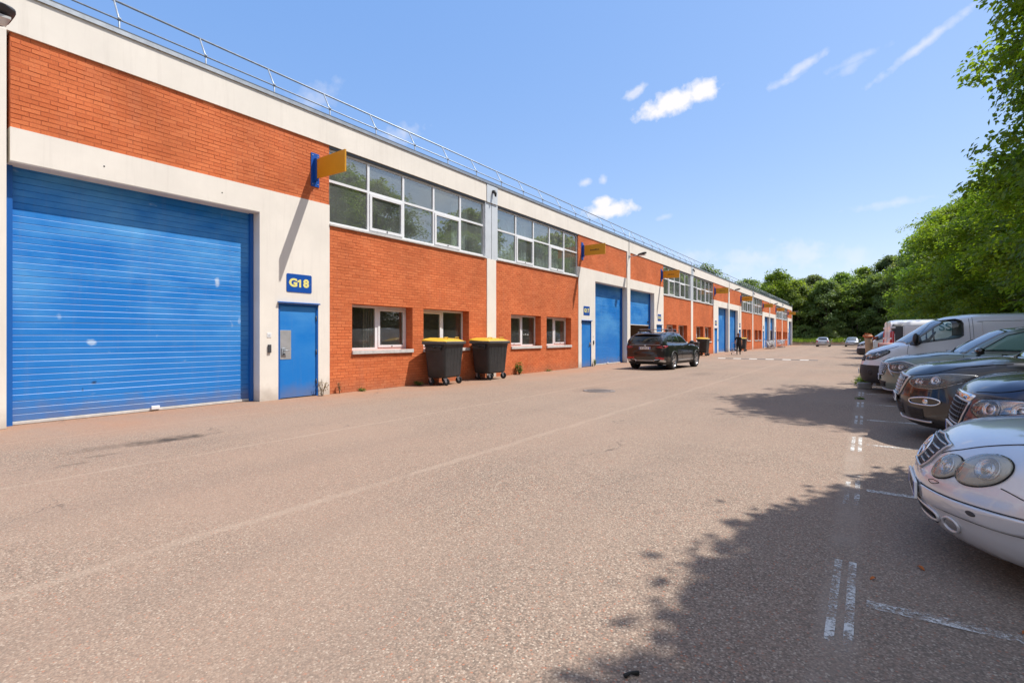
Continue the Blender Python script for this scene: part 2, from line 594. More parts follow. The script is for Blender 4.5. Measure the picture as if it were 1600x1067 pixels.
def blue_paint(name, base, paler):
    """weathered blue sheet paint: uneven faded patches and a few scuffs"""
    m = principled(name, base, 0.42, spec=0.5)
    N, L, b = nodes_of(m)
    geo = N.new('ShaderNodeNewGeometry')
    mp = N.new('ShaderNodeMapping')
    mp.inputs['Scale'].default_value = (1, 0.5, 1.1)
    L.new(geo.outputs['Position'], mp.inputs['Vector'])
    n = N.new('ShaderNodeTexNoise')
    n.inputs['Scale'].default_value = 1.1
    n.inputs['Detail'].default_value = 8
    n.inputs['Roughness'].default_value = 0.62
    L.new(mp.outputs[0], n.inputs['Vector'])
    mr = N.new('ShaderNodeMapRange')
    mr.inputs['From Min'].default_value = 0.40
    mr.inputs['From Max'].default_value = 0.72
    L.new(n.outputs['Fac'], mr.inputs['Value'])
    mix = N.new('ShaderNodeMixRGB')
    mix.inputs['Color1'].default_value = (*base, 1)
    mix.inputs['Color2'].default_value = (*paler, 1)
    # the lighter blue strengthens with height, the lower sheets keep the base colour
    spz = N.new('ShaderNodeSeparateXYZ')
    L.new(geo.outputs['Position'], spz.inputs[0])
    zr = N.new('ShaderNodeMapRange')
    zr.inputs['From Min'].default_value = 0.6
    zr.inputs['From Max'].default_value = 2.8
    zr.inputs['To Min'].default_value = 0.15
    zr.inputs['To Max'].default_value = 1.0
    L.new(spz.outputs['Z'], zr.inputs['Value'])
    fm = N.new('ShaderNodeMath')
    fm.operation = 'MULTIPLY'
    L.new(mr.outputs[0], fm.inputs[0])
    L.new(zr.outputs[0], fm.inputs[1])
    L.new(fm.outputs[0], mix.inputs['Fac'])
    s = N.new('ShaderNodeTexNoise')
    s.inputs['Scale'].default_value = 7
    s.inputs['Detail'].default_value = 6
    mp2 = N.new('ShaderNodeMapping')
    mp2.inputs['Scale'].default_value = (1, 0.6, 1)
    mp2.inputs['Location'].default_value = (3, 1, 7)
    L.new(geo.outputs['Position'], mp2.inputs['Vector'])
    L.new(mp2.outputs[0], s.inputs['Vector'])
    sr = N.new('ShaderNodeMapRange')
    sr.inputs['From Min'].default_value = 0.70
    sr.inputs['From Max'].default_value = 0.76
    sr.inputs['To Max'].default_value = 0.5
    L.new(s.outputs['Fac'], sr.inputs['Value'])
    mix2 = N.new('ShaderNodeMixRGB')
    mix2.inputs['Color2'].default_value = (0.36, 0.52, 0.72, 1)
    L.new(sr.outputs[0], mix2.inputs['Fac'])
    L.new(mix.outputs[0], mix2.inputs['Color1'])
    # a few knocks of its own: pale scrapes and two dark dents (y, z, half width, half height, colour, strength)
    col = mix2.outputs[0]
    sp = N.new('ShaderNodeSeparateXYZ')
    L.new(geo.outputs['Position'], sp.inputs[0])
    for (y0, z0, ry, rz, c, st) in ((5.29, 2.55, 0.055, 0.11, (0.55, 0.66, 0.78), 0.75), (3.18, 1.31, 0.085, 0.055, (0.50, 0.63, 0.78), 0.7), (3.22, 0.60, 0.06, 0.05, (0.012, 0.03, 0.08), 0.8),
                                    (3.06, 0.50, 0.022, 0.05, (0.012, 0.03, 0.08), 0.7), (2.75, 1.75, 0.04, 0.10, (0.40, 0.55, 0.75), 0.4), (5.75, 1.75, 0.03, 0.09, (0.40, 0.55, 0.75), 0.4)):
        def mth(op, u, v=None):
            k = N.new('ShaderNodeMath')
            k.operation = op
            for i, x in enumerate((u, v)):
                if x is None:
                    continue
                if isinstance(x, (int, float)):
                    k.inputs[i].default_value = x
                else:
                    L.new(x, k.inputs[i])
            return k.outputs[0]
        p = mth('DIVIDE', mth('SUBTRACT', sp.outputs['Y'], y0), ry)
        q = mth('DIVIDE', mth('SUBTRACT', sp.outputs['Z'], z0), rz)
        rr = mth('SQRT', mth('ADD', mth('MULTIPLY', p, p), mth('MULTIPLY', q, q)))
        rr = mth('ADD', rr, mth('MULTIPLY', mth('SUBTRACT', s.outputs['Fac'], 0.5), 3.0))
        k = N.new('ShaderNodeMapRange')
        k.inputs['From Min'].default_value = 1.0
        k.inputs['From Max'].default_value = 0.35
        k.inputs['To Max'].default_value = st
        L.new(rr, k.inputs['Value'])
        mx = N.new('ShaderNodeMixRGB')
        mx.inputs['Color2'].default_value = (*c, 1)
        L.new(k.outputs[0], mx.inputs['Fac'])
        L.new(col, mx.inputs['Color1'])
        col = mx.outputs[0]
    L.new(col, b.inputs['Base Color'])
    bp = N.new('ShaderNodeBump')
    bp.inputs['Strength'].default_value = 0.15
    bp.inputs['Distance'].default_value = 0.02
    L.new(n.outputs['Fac'], bp.inputs['Height'])
    L.new(bp.outputs[0], b.inputs['Normal'])
    return m


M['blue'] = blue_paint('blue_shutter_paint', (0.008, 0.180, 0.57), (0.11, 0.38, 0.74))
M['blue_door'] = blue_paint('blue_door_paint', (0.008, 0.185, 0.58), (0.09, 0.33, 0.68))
add_weather(M['blue'], 0.05, 0.45)
add_weather(M['blue_door'], 0.04, 0.40)
M['blue_flat'] = principled('blue_frame_paint', (0.010, 0.11, 0.40), 0.4)


def glass_material(name, tint=(0.9, 0.95, 0.93), f0=0.10, rough=0.0, dust_veil=0.0):
    """pane: mirror reflection that grows with the angle, over a clear tinted see-through"""
    m = bpy.data.materials.new(name)
    m.use_nodes = True
    N, L = m.node_tree.nodes, m.node_tree.links
    N.clear()
    out = N.new('ShaderNodeOutputMaterial')
    mix = N.new('ShaderNodeMixShader')
    lw = N.new('ShaderNodeLayerWeight')
    pw = N.new('ShaderNodeMath')
    pw.operation = 'POWER'
    L.new(lw.outputs['Facing'], pw.inputs[0])
    pw.inputs[1].default_value = 4.5
    ma = N.new('ShaderNodeMath')
    ma.operation = 'MULTIPLY_ADD'
    L.new(pw.outputs[0], ma.inputs[0])
    ma.inputs[1].default_value = 1.0 - f0
    ma.inputs[2].default_value = f0
    tr = N.new('ShaderNodeBsdfTransparent')
    tr.inputs['Color'].default_value = (*tint, 1)
    gl = N.new('ShaderNodeBsdfGlossy')
    gl.inputs['Roughness'].default_value = rough
    gl.inputs['Color'].default_value = (0.95, 0.97, 0.97, 1)
    L.new(ma.outputs[0], mix.inputs[0])
    L.new(tr.outputs[0], mix.inputs[1])
    L.new(gl.outputs[0], mix.inputs[2])
    sf = mix.outputs[0]
    if dust_veil:                     # dusty film with the bright sky reflection put into its colour
        df = N.new('ShaderNodeBsdfDiffuse')
        df.inputs['Color'].default_value = (0.62, 0.64, 0.62, 1)
        geo = N.new('ShaderNodeNewGeometry')
        nz = N.new('ShaderNodeTexNoise')
        nz.inputs['Scale'].default_value = 1.3
        nz.inputs['Detail'].default_value = 5
        L.new(geo.outputs['Position'], nz.inputs['Vector'])
        mu = N.new('ShaderNodeMath')
        mu.operation = 'MULTIPLY'
        L.new(nz.outputs['Fac'], mu.inputs[0])
        mu.inputs[1].default_value = dust_veil * 2
        m2 = N.new('ShaderNodeMixShader')
        L.new(mu.outputs[0], m2.inputs[0])
        L.new(sf, m2.inputs[1])
        L.new(df.outputs[0], m2.inputs[2])
        sf = m2.outputs[0]
    L.new(sf, out.inputs['Surface'])
    return m


M['glass'] = glass_material('window_glass', (0.80, 0.86, 0.84), 0.18, dust_veil=0.08)
M['glass_dark'] = glass_material('shaded_glass', (0.80, 0.82, 0.76), 0.08, dust_veil=0.03)


def asphalt_material():
    m = principled('worn_pink_asphalt', (0.187, 0.151, 0.125), 0.9, spec=0.3)
    N, L, b = nodes_of(m)
    geo = N.new('ShaderNodeNewGeometry')
    P = geo.outputs['Position']
    sep = N.new('ShaderNodeSeparateXYZ')
    L.new(P, sep.inputs[0])

    def nz(scale, detail=5, rough=0.6, vec=None):
        n = N.new('ShaderNodeTexNoise')
        n.inputs['Scale'].default_value = scale
        n.inputs['Detail'].default_value = detail
        n.inputs['Roughness'].default_value = rough
        L.new(vec or P, n.inputs['Vector'])
        return n.outputs['Fac']

    def mr(v, a, c, lo=0.0, hi=1.0):
        r = N.new('ShaderNodeMapRange')
        r.inputs['From Min'].default_value = a
        r.inputs['From Max'].default_value = c
        r.inputs['To Min'].default_value = lo
        r.inputs['To Max'].default_value = hi
        L.new(v, r.inputs['Value'])
        return r.outputs[0]

    def mt(op, a, c=None):
        n = N.new('ShaderNodeMath')
        n.operation = op
        for i, x in enumerate((a, c)):
            if x is None:
                continue
            if isinstance(x, (int, float)):
                n.inputs[i].default_value = x
            else:
                L.new(x, n.inputs[i])
        return n.outputs[0]

    def mixc(fac, c1, c2, mode='MIX'):
        n = N.new('ShaderNodeMixRGB')
        n.blend_type = mode
        for k, x in (('Fac', fac), ('Color1', c1), ('Color2', c2)):
            if isinstance(x, tuple):
                n.inputs[k].default_value = (*x, 1)
            elif isinstance(x, (int, float)):
                n.inputs[k].default_value = x
            else:
                L.new(x, n.inputs[k])
        return n.outputs[0]

    # aggregate: cells of random stone colour
    vor = N.new('ShaderNodeTexVoronoi')
    vor.inputs['Scale'].default_value = 105
    L.new(P, vor.inputs['Vector'])
    wn = N.new('ShaderNodeTexWhiteNoise')
    L.new(vor.outputs['Position'], wn.inputs['Vector'])
    cr = N.new('ShaderNodeValToRGB')
    cr.color_ramp.interpolation = 'CONSTANT'
    els = cr.color_ramp.elements
    stops = [(0.0, (0.094, 0.076, 0.061)), (0.20, (0.220, 0.164, 0.125)), (0.42, (0.301, 0.200, 0.145)), (0.62, (0.338, 0.254, 0.193)),
             (0.80, (0.422, 0.329, 0.252)), (0.92, (0.582, 0.490, 0.385)), (0.975, (0.432, 0.142, 0.070))]
    els[0].position, els[0].color = stops[0][0], (*stops[0][1], 1)
    els[1].position, els[1].color = stops[1][0], (*stops[1][1], 1)
    for p, c in stops[2:]:
        e = els.new(p)
        e.color = (*c, 1)
    L.new(wn.outputs['Value'], cr.inputs[0])
    stone = cr.outputs[0]
    # the binder between the stones
    ed = mr(vor.outputs['Distance'], 0.35, 0.75)
    stone = mixc(mt('MULTIPLY', ed, 0.55), stone, (0.094, 0.076, 0.061))
    # farther away the grain averages out
    mean = (0.202, 0.146, 0.110)
    cdist = N.new('ShaderNodeVectorMath')
    cdist.operation = 'DISTANCE'
    L.new(P, cdist.inputs[0])
    cdist.inputs[1].default_value = (0, 0, 0)
    mid = nz(14, 6, 0.75)
    grain = mixc(mr(mid, 0.36, 0.64), (0.240, 0.172, 0.125), (0.343, 0.242, 0.178))
    col = mixc(0.26, stone, grain)
    # broad blotches, greyer and rosier
    col = mixc(mr(nz(0.35, 6), 0.35, 0.65, 0, 0.45), col, (0.309, 0.233, 0.178))
    col = mixc(mr(nz(0.17, 4), 0.45, 0.65, 0, 0.35), col, (0.306, 0.197, 0.140))
    # dusty joints that run along the yard, a little uneven
    wob = mt('MULTIPLY', mt('SUBTRACT', nz(0.8, 4), 0.5), 0.22)
    xw = mt('ADD', sep.outputs['X'], wob)
    for (x0, hw, fac) in ((-6.58, 0.05, 0.34), (-3.84, 0.075, 0.26), (-9.3, 0.05, 0.2)):
        d = mt('ABSOLUTE', mt('SUBTRACT', xw, x0))
        k = mt('MULTIPLY', mr(d, hw, hw * 0.35, 0, 1), mr(nz(1.7, 5), 0.32, 0.6, 0.1, fac))
        k = mt('MINIMUM', mt('MAXIMUM', k, 0), 1)
        col = mixc(k, col, (0.422, 0.334, 0.256))
    # orange dust washed down along the brick wall
    near_wall = mr(sep.outputs['X'], -8.4, -10.7, 0, 1)
    dust_veil = mt('MULTIPLY', near_wall, mr(nz(0.55, 5), 0.35, 0.65, 0.15, 0.75))
    col = mixc(dust_veil, col, (0.376, 0.183, 0.099))
    # worn band along the bay line
    d = mt('ABSOLUTE', mt('SUBTRACT', sep.outputs['X'], -0.12))
    col = mixc(mt('MULTIPLY', mr(d, 0.11, 0.06, 0, 1), mr(nz(2.2, 4), 0.3, 0.6, 0.10, 0.62)), col, (0.338, 0.267, 0.212))
    # shade over the parking bays is painted in below, darker and greyer
    # faint tyre lanes that run the length of the yard
    for (x0, hw, fac) in ((-1.9, 0.35, 0.12), (-3.2, 0.3, 0.10), (-5.3, 0.4, 0.13), (-7.3, 0.35, 0.10)):
        d = mt('ABSOLUTE', mt('SUBTRACT', xw, x0))
        k = mt('MULTIPLY', mr(d, hw, hw * 0.2, 0, fac), mr(nz(0.22, 4), 0.35, 0.65, 0.2, 1))
        col = mixc(mt('MINIMUM', mt('MAXIMUM', k, 0), 1), col, (0.103, 0.088, 0.080))
    # hair cracks
    cv = N.new('ShaderNodeTexVoronoi')
    cv.feature = 'DISTANCE_TO_EDGE'
    cv.inputs['Scale'].default_value = 0.28
    wv = N.new('ShaderNodeVectorMath')
    wv.operation = 'MULTIPLY_ADD'
    nzc = N.new('ShaderNodeTexNoise')
    nzc.inputs['Scale'].default_value = 1.6
    nzc.inputs['Detail'].default_value = 7
    L.new(P, nzc.inputs['Vector'])
    L.new(nzc.outputs['Color'], wv.inputs[0])
    wv.inputs[1].default_value = (1.4, 1.4, 0)
    L.new(P, wv.inputs[2])
    L.new(wv.outputs[0], cv.inputs['Vector'])
    k = mt('MULTIPLY', mr(cv.outputs['Distance'], 0.0045, 0.001, 0, 0.55), mr(nz(0.4, 3), 0.48, 0.62, 0, 1))
    col = mixc(mt('MINIMUM', mt('MAXIMUM', k, 0), 1), col, (0.062, 0.052, 0.046))
    col = mixc(mr(mt('ADD', sep.outputs['X'], mt('MULTIPLY', mt('SUBTRACT', nz(0.9, 5), 0.5), 0.5)), -0.35, 0.45, 0, 0.6), col, mixc(0.5, stone, (0.187, 0.156, 0.125)))  # tree shade over the bays, put into the asphalt colour
    # oil stains: (x, y, half x, half y, strength)
    for (sx, sy, ax, ay, st) in ((-7.85, 3.15, 0.16, 0.55, 0.85), (-7.95, 2.75, 0.22, 0.9, 0.4), (-7.45, 2.2, 0.08, 0.2, 0.5), (-7.2, 1.9, 0.06, 0.2, 0.4), (2.2, 6.8, 0.5, 0.5, 0.4),
                                 (-6.1, 12.6, 0.35, 0.9, 0.3), (-5.2, 20.0, 0.5, 1.4, 0.25)):
        q1 = mt('DIVIDE', mt('SUBTRACT', sep.outputs['X'], sx), ax)
        q2 = mt('DIVIDE', mt('SUBTRACT', sep.outputs['Y'], sy), ay)
        rr = mt('SQRT', mt('ADD', mt('MULTIPLY', q1, q1), mt('MULTIPLY', q2, q2)))
        k = mt('MULTIPLY', mr(mt('ADD', rr, mt('MULTIPLY', mt('SUBTRACT', nz(6, 5), 0.5), 2.2)), 1.15, 0.1, 0, 1), st)
        k = mt('MINIMUM', mt('MAXIMUM', k, 0), 1)
        col = mixc(k, col, (0.033, 0.027, 0.023))
    L.new(col, b.inputs['Base Color'])
    # relief
    h = mt('ADD', mt('MULTIPLY', mt('SUBTRACT', 1.0, vor.outputs['Distance']), 0.6), mt('MULTIPLY', nz(160, 3), 0.5))
    bp = N.new('ShaderNodeBump')
    bp.inputs['Strength'].default_value = 0.45
    bp.inputs['Distance'].default_value = 0.006
    L.new(h, bp.inputs['Height'])
    L.new(bp.outputs[0], b.inputs['Normal'])
    return m


M['asphalt'] = asphalt_material()
M['earth'] = noise_tint(principled('brown_earth', (0.13, 0.075, 0.045), 0.95), 1.5, 0.45, 8, bump=0.6, bump_scale=12)
M['grassy'] = noise_tint(principled('grass_soil', (0.055, 0.085, 0.02), 0.95), 2.5, 0.4, 8, bump=0.6, bump_scale=20)
M['kerb'] = noise_tint(principled('kerb_concrete', (0.36, 0.35, 0.33), 0.9), 4, 0.3, 7, bump=0.3, bump_scale=40)


def paint_material():
    """worn road paint: chips of the white are missing, the asphalt shows through"""
    m = bpy.data.materials.new('worn_road_paint')
    m.use_nodes = True
    N, L = m.node_tree.nodes, m.node_tree.links
    b = N['Principled BSDF']
    b.inputs['Base Color'].default_value = (0.64, 0.62, 0.58, 1)
    b.inputs['Roughness'].default_value = 0.8
    geo = N.new('ShaderNodeNewGeometry')
    n = N.new('ShaderNodeTexNoise')
    n.inputs['Scale'].default_value = 42
    n.inputs['Detail'].default_value = 8
    n.inputs['Roughness'].default_value = 0.8
    L.new(geo.outputs['Position'], n.inputs['Vector'])
    n2 = N.new('ShaderNodeTexNoise')
    n2.inputs['Scale'].default_value = 3.2
    n2.inputs['Detail'].default_value = 3
    L.new(geo.outputs['Position'], n2.inputs['Vector'])
    ad = N.new('ShaderNodeMath')
    ad.operation = 'MULTIPLY_ADD'
    L.new(n2.outputs['Fac'], ad.inputs[0])
    ad.inputs[1].default_value = 0.7
    L.new(n.outputs['Fac'], ad.inputs[2])
    r = N.new('ShaderNodeMapRange')
    r.inputs['From Min'].default_value = 0.79
    r.inputs['From Max'].default_value = 0.94
    L.new(ad.outputs[0], r.inputs['Value'])
    t = N.new('ShaderNodeBsdfTransparent')
    mix = N.new('ShaderNodeMixShader')
    L.new(r.outputs[0], mix.inputs[0])
    L.new(t.outputs[0], mix.inputs[1])
    L.new(b.outputs[0], mix.inputs[2])
    L.new(mix.outputs[0], N['Material Output'].inputs['Surface'])
    return m


M['road_paint'] = paint_material()

# ------------------------------------------------------------------ ground
XF = -10.877                       # facade plane
mb = MB()
mb.add([(-900, -900, -0.012), (900, -900, -0.012), (900, 1500, -0.012), (-900, 1500, -0.012)], [(0, 1, 2, 3)], M['grassy'])
tag(mb.build('ground'), kind='structure')
mb = MB()
mb.add([(XF - 30, -30, 0), (5.6, -30, 0), (5.6, 106, 0), (XF - 30, 106, 0)], [(0, 1, 2, 3)], M['asphalt'])
tag(mb.build('yard_asphalt'), kind='structure')

mb = MB()                           # kerb behind the parked cars and the verge beyond
mb.cbox(5.6, 5.74, -30, 105.9, -0.1, 0.11, M['kerb'], 0.015)
tag(mb.build('kerb'), kind='structure')
mb = MB()
G = []
for i in range(70):
    y = -30 + i * 2.0
    G.append([(x, y, 0.10 + 0.05 * math.sin(y * 0.7 + x) + 0.12 * max(0, x - 7)) for x in (5.74, 6.5, 7.5, 9, 12, 16, 24, 40)])
mb.grid(G, M['grassy'])
tag(mb.build('verge'), kind='structure')
# earth bank that closes the yard
mb = MB()
G = []
for i in range(61):
    x = -45 + i * 1.2
    h = 0.62 + 0.10 * math.sin(x * 0.9) + 0.07 * math.sin(x * 2.3 + 1)
    G.append([(x, 104.6, -0.05), (x, 104.9, h * 0.45), (x, 105.8, h), (x, 107.4, h + 0.28), (x, 110, h + 0.5), (x, 120, 1.6)])
mb.grid(G, M['earth'])
tag(mb.build('earth_bank'), kind='structure')
mb = MB()
mb.cbox(-9.6, 5.5, 104.2, 104.4, -0.05, 0.12, M['kerb'], 0.015)
tag(mb.build('kerb_edge'), kind='structure')


# ------------------------------------------------------------------ the warehouse terrace
WH = thing('warehouse', 'long two-storey orange brick workshop terrace with white bands and blue shutter doors', 'building', (XF, 0, 0))
L_MOD = 12.6
C_WIN = [14.42 + 25.2 * k for k in range(4)]
C_DOOR = [1.82 + 25.2 * k for k in range(5)]
Y_END = C_DOOR[4] + 0.32
Y_START = C_DOOR[0] - 12.6 + 6.62

# fascia, coping, roof, shell -----------------------------------------------
mb = MB()
cuts = sorted([Y_START - 0.0] + C_WIN + C_DOOR[:-1] + [Y_END])
for a, b_ in zip(cuts[:-1], cuts[1:]):
    mb.box(-0.32, 0.03, a + 0.006, b_ - 0.006, 6.12, 6.78, M['white_render'])
mb.box(-0.30, 0.0, Y_START, Y_END - 0.01, 6.125, 6.775, M['mortar'])
mb.build('fascia', WH)
mb = MB()
mb.box(-0.36, 0.055, Y_START - 0.02, Y_END + 0.02, 6.785, 6.82, M['alu'])
mb.box(-0.33, 0.045, Y_START - 0.02, Y_END + 0.02, 6.822, 6.85, M['dark_cap'])
mb.box(0.046, 0.058, Y_START - 0.02, Y_END + 0.02, 6.745, 6.784, M['alu'])
mb.build('coping', WH)
mb = MB()
mb.box(-30, -0.34, Y_START, Y_END - 0.02, 6.42, 6.56, M['roof'])
mb.build('roof', WH)
mb = MB()
mb.box(-30.2, -30, Y_START, Y_END, 0, 6.7, M['white_render'])
mb.box(-30, -0.33, Y_END - 0.2, Y_END - 0.02, 0, 6.4, M['white_render'])
mb.box(-30, -0.33, Y_START, Y_START + 0.2, 0, 6.4, M['white_render'])
mb.build('rear_wall', WH)
mb = MB()                       # upper floor and the room walls seen through the panes
for c in C_WIN:
    mb.box(-6.5, -0.34, c - 6.6, c + 6.6, 3.15, 3.35, M['room'])
    mb.box(-6.6, -6.5, c - 6.6, c + 6.6, 0, 6.4, M['room'])
    for yy in (c - 6.62, c - 0.05, c + 6.52):
        mb.box(-6.5, -0.36, yy, yy + 0.1, 0, 3.14, M['room'])
        mb.box(-6.5, -0.36, yy, yy + 0.1, 3.36, 6.4, M['room'])
    mb.box(-6.5, -0.36, c - 6.5, c + 6.5, 6.05, 6.10, M['white_render'])
mb.build('room_wall', WH)

# columns ---------------------------------------------------------------------
for c in C_WIN:
    mb = MB()
    mb.cbox(-0.3, 0.022, c - 0.265, c + 0.265, 0, 4.14, M['white_render'], 0.006)
    mb.build('column', WH)
    mb = MB()
    mb.cbox(-0.25, 0.016, c - 0.36, c - 0.012, 4.14, 6.12, M['grey_clad'], 0.004)
    mb.cbox(-0.25, 0.016, c + 0.012, c + 0.36, 4.14, 6.12, M['grey_clad'], 0.004)
    mb.box(-0.25, 0.006, c - 0.012, c + 0.012, 4.14, 6.12, M['dark_cap'])
    mb.cbox(0.031, 0.055, c - 0.31, c + 0.31, 6.10, 6.72, M['grey_clad'], 0.004)
    mb.box(0.03, 0.062, c - 0.33, c + 0.33, 6.722, 6.744, M['dark_cap'])
    mb.build('column_cladding', WH)
    mb = MB()                   # rain spout
    mb.tube([(0.056, c + 0.02, 6.52), (0.12, c + 0.02, 6.51), (0.17, c + 0.02, 6.44), (0.18, c + 0.02, 6.33)], [0.055, 0.06, 0.05, 0.03], M['black'], 10)
    mb.build('rain_spout', WH)
for c in C_DOOR:
    mb = MB()
    mb.cbox(-0.3, 0.045, c - 0.22, c + 0.22, 0, 6.118, M['white_render'], 0.006)
    mb.build('column', WH)

BRICK_H, BRICK_L, JOINT = 0.075, 0.232, 0.005


def brick_layout(y0, y1, z0, z1, holes=()):
    """cut running-bond courses to a panel; holes: (ya, yb, za, zb)"""
    out = []
    rows = int(round((z1 - z0) / BRICK_H))
    h = (z1 - z0) / rows
    rnd = random.Random(int(y0 * 100))
    for r in range(rows):
        za, zb = z0 + r * h, z0 + (r + 1) * h
        off = (0.0 if r % 2 else 0.5) * BRICK_L + rnd.uniform(-0.02, 0.02)
        y = y0 - off
        segs = [(y0, y1)]
        for (a, b, c, d) in holes:
            if zb > c + 0.01 and za < d - 0.01:
                ns = []
                for (s0, s1) in segs:
                    if b <= s0 or a >= s1:
                        ns.append((s0, s1))
                        continue
                    if a > s0:
                        ns.append((s0, a))
                    if b < s1:
                        ns.append((b, s1))
                segs = ns
        while y < y1:
            for (s0, s1) in segs:
                a, b = max(y, s0), min(y + BRICK_L, s1)
                if b - a > 0.02:
                    out.append((a, b, za, zb))
            y += BRICK_L
    return out


def brick_verts(a, b, za, zb, proud, j=JOINT):
    x0, x1 = -0.03, proud
    y0, y1, z0, z1 = a + j / 2, b - j / 2, za + j / 2, zb - j / 2
    e = 0.004
    v = [(x0, y0, z0), (x0, y1, z0), (x0, y1, z1), (x0, y0, z1), (x1, y0 + e, z0 + e), (x1, y1 - e, z0 + e), (x1, y1 - e, z1 - e), (x1, y0 + e, z1 - e)]
    f = [(4, 5, 6, 7), (0, 1, 5, 4), (1, 2, 6, 5), (2, 3, 7, 6), (3, 0, 4, 7)]
    return v, f


BRICK_MESHES = {}


def brick_panel(y0, y1, z0, z1, holes, parent, single_until=None):
    bricks = brick_layout(y0, y1, z0, z1, holes)
    n_single = 0
    V, F, T = [], [], []
    rnd = random.Random(5)
    order = sorted(bricks, key=lambda q: q[0])
    for (a, b, za, zb) in order:
        proud = rnd.uniform(-0.0015, 0.0025)
        if single_until is not None and n_single < 298 and a < single_until:
            key = (round(b - a, 3), round(zb - za, 4))
            if key not in BRICK_MESHES:
                v, f = brick_verts(0, b - a, 0, zb - za, 0.0)
                me = bpy.data.meshes.new('brick')
                me.from_pydata(v, [], f)
                me.materials.append(M['brick'])
                BRICK_MESHES[key] = me
            link('brick', BRICK_MESHES[key], parent, (proud, a, za))
            n_single += 1
        else:
            v, f = brick_verts(a, b, za, zb, proud)
            o = len(V)
            V += v
            F += [tuple(k + o for k in q) for q in f]
            T += [rnd.random()] * 8
    if V:
        me = quads_mesh('bricks', np.array(V), np.array(F), M['brick'], np.array(T))
        o = link('bricks', me, parent)
        o['kind'] = 'stuff'


def wall_with_holes(mb, y0, y1, z0, z1, holes, x0, x1, mat):
    ys = sorted({y0, y1, *[h[0] for h in holes], *[h[1] for h in holes]})
    for a, b in zip(ys[:-1], ys[1:]):
        hs = sorted([h for h in holes if h[0] <= a + 1e-6 and h[1] >= b - 1e-6], key=lambda h: h[2])
        z = z0
        for h in hs:
            if h[2] > z:
                mb.box(x0, x1, a, b, z, h[2], mat)
            z = h[3]
        if z < z1:
            mb.box(x0, x1, a, b, z, z1, mat)


def pane_box(mb, y0, y1, z0, z1, x, mat, t=0.006):
    mb.box(x - t, x, y0, y1, z0, z1, mat)


def window_strip(c, sg, near):
    """five-bay, two-row glazing of the upper floor"""
    lo, hi = 0.36, 6.62
    o0, o1 = (c - hi, c - lo) if sg < 0 else (c + lo, c + hi)
    z0, z1, zt = 4.20, 6.05, 5.27
    st = holder('window_strip', WH)
    mb = MB()
    xf0, xf1 = -0.115, -0.05
    n = 5
    w = (o1 - o0) / n
    mb.box(xf0, xf1, o0, o1, z0, z0 + 0.06, M['white_frame'])
    mb.box(xf0, xf1, o0, o1, z1 - 0.045, z1, M['white_frame'])
    for k in range(n + 1):
        hw = 0.035
        y = o0 + k * w
        ya, yb = max(o0, y - hw), min(o1, y + hw)
        mb.box(xf0, xf1, ya, yb, z0 + 0.06, z1 - 0.045, M['white_frame'])
    for k in range(n):
        ya, yb = o0 + k * w + 0.035, o0 + (k + 1) * w - 0.035
        mb.box(xf0, xf1, ya, yb, zt - 0.03, zt + 0.03, M['white_frame'])
    mb.build('frame', st)
    for k in range(n):
        ya, yb = o0 + k * w + 0.035, o0 + (k + 1) * w - 0.035
        mb = MB()
        pane_box(mb, ya, yb, zt + 0.03, z1 - 0.045, -0.08, M['glass'])
        p = mb.build('pane', st)
        if k in (1, 3):
            mb = MB()
            s = 0.07
            mb.box(-0.105, -0.025, ya, ya + s, z0 + 0.062, zt - 0.032, M['white_frame'])
            mb.box(-0.105, -0.025, yb - s, yb, z0 + 0.062, zt - 0.032, M['white_frame'])
            mb.box(-0.105, -0.025, ya + s, yb - s, z0 + 0.062, z0 + 0.062 + s, M['white_frame'])
            mb.box(-0.105, -0.025, ya + s, yb - s, zt - 0.032 - s, zt - 0.032, M['white_frame'])
            mb.tube([(-0.026, (ya + yb) / 2, z0 + 0.10), (-0.016, (ya + yb) / 2, z0 + 0.10)], 0.022, M['black'], 8)
            mb.build('sash', st)
            mb = MB()
            pane_box(mb, ya + s, yb - s, z0 + 0.062 + s, zt - 0.032 - s, -0.06, M['glass'])
        else:
            mb = MB()
            pane_box(mb, ya, yb, z0 + 0.06, zt - 0.03, -0.08, M['glass'])
        mb.build('pane', st)
    mb = MB()
    mb.cbox(-0.12, 0.045, o0 - 0.0, o1, 4.145, 4.197, M['sill'], 0.006)
    mb.build('sill', st)
    mb = MB()
    mb.box(-0.3, -0.002, o0, o1, 6.052, 6.118, M['dark_cap'])
    mb.build('lintel', st)


def curtain(y0, y1, z0, z1, x, parent, mat, waves=9, amp=0.05):
    mb = MB()
    n = int(waves * 8)
    G = []
    for k in range(n + 1):
        t = k / n
        d = amp * math.sin(t * waves * 2 * PI) * (0.6 + 0.4 * math.sin(t * 17))
        G.append([(x + d, y0 + t * (y1 - y0), z0), (x + d * 0.7, y0 + t * (y1 - y0), z1)])
    mb.grid(G, mat)
    mb.build('curtain', parent)


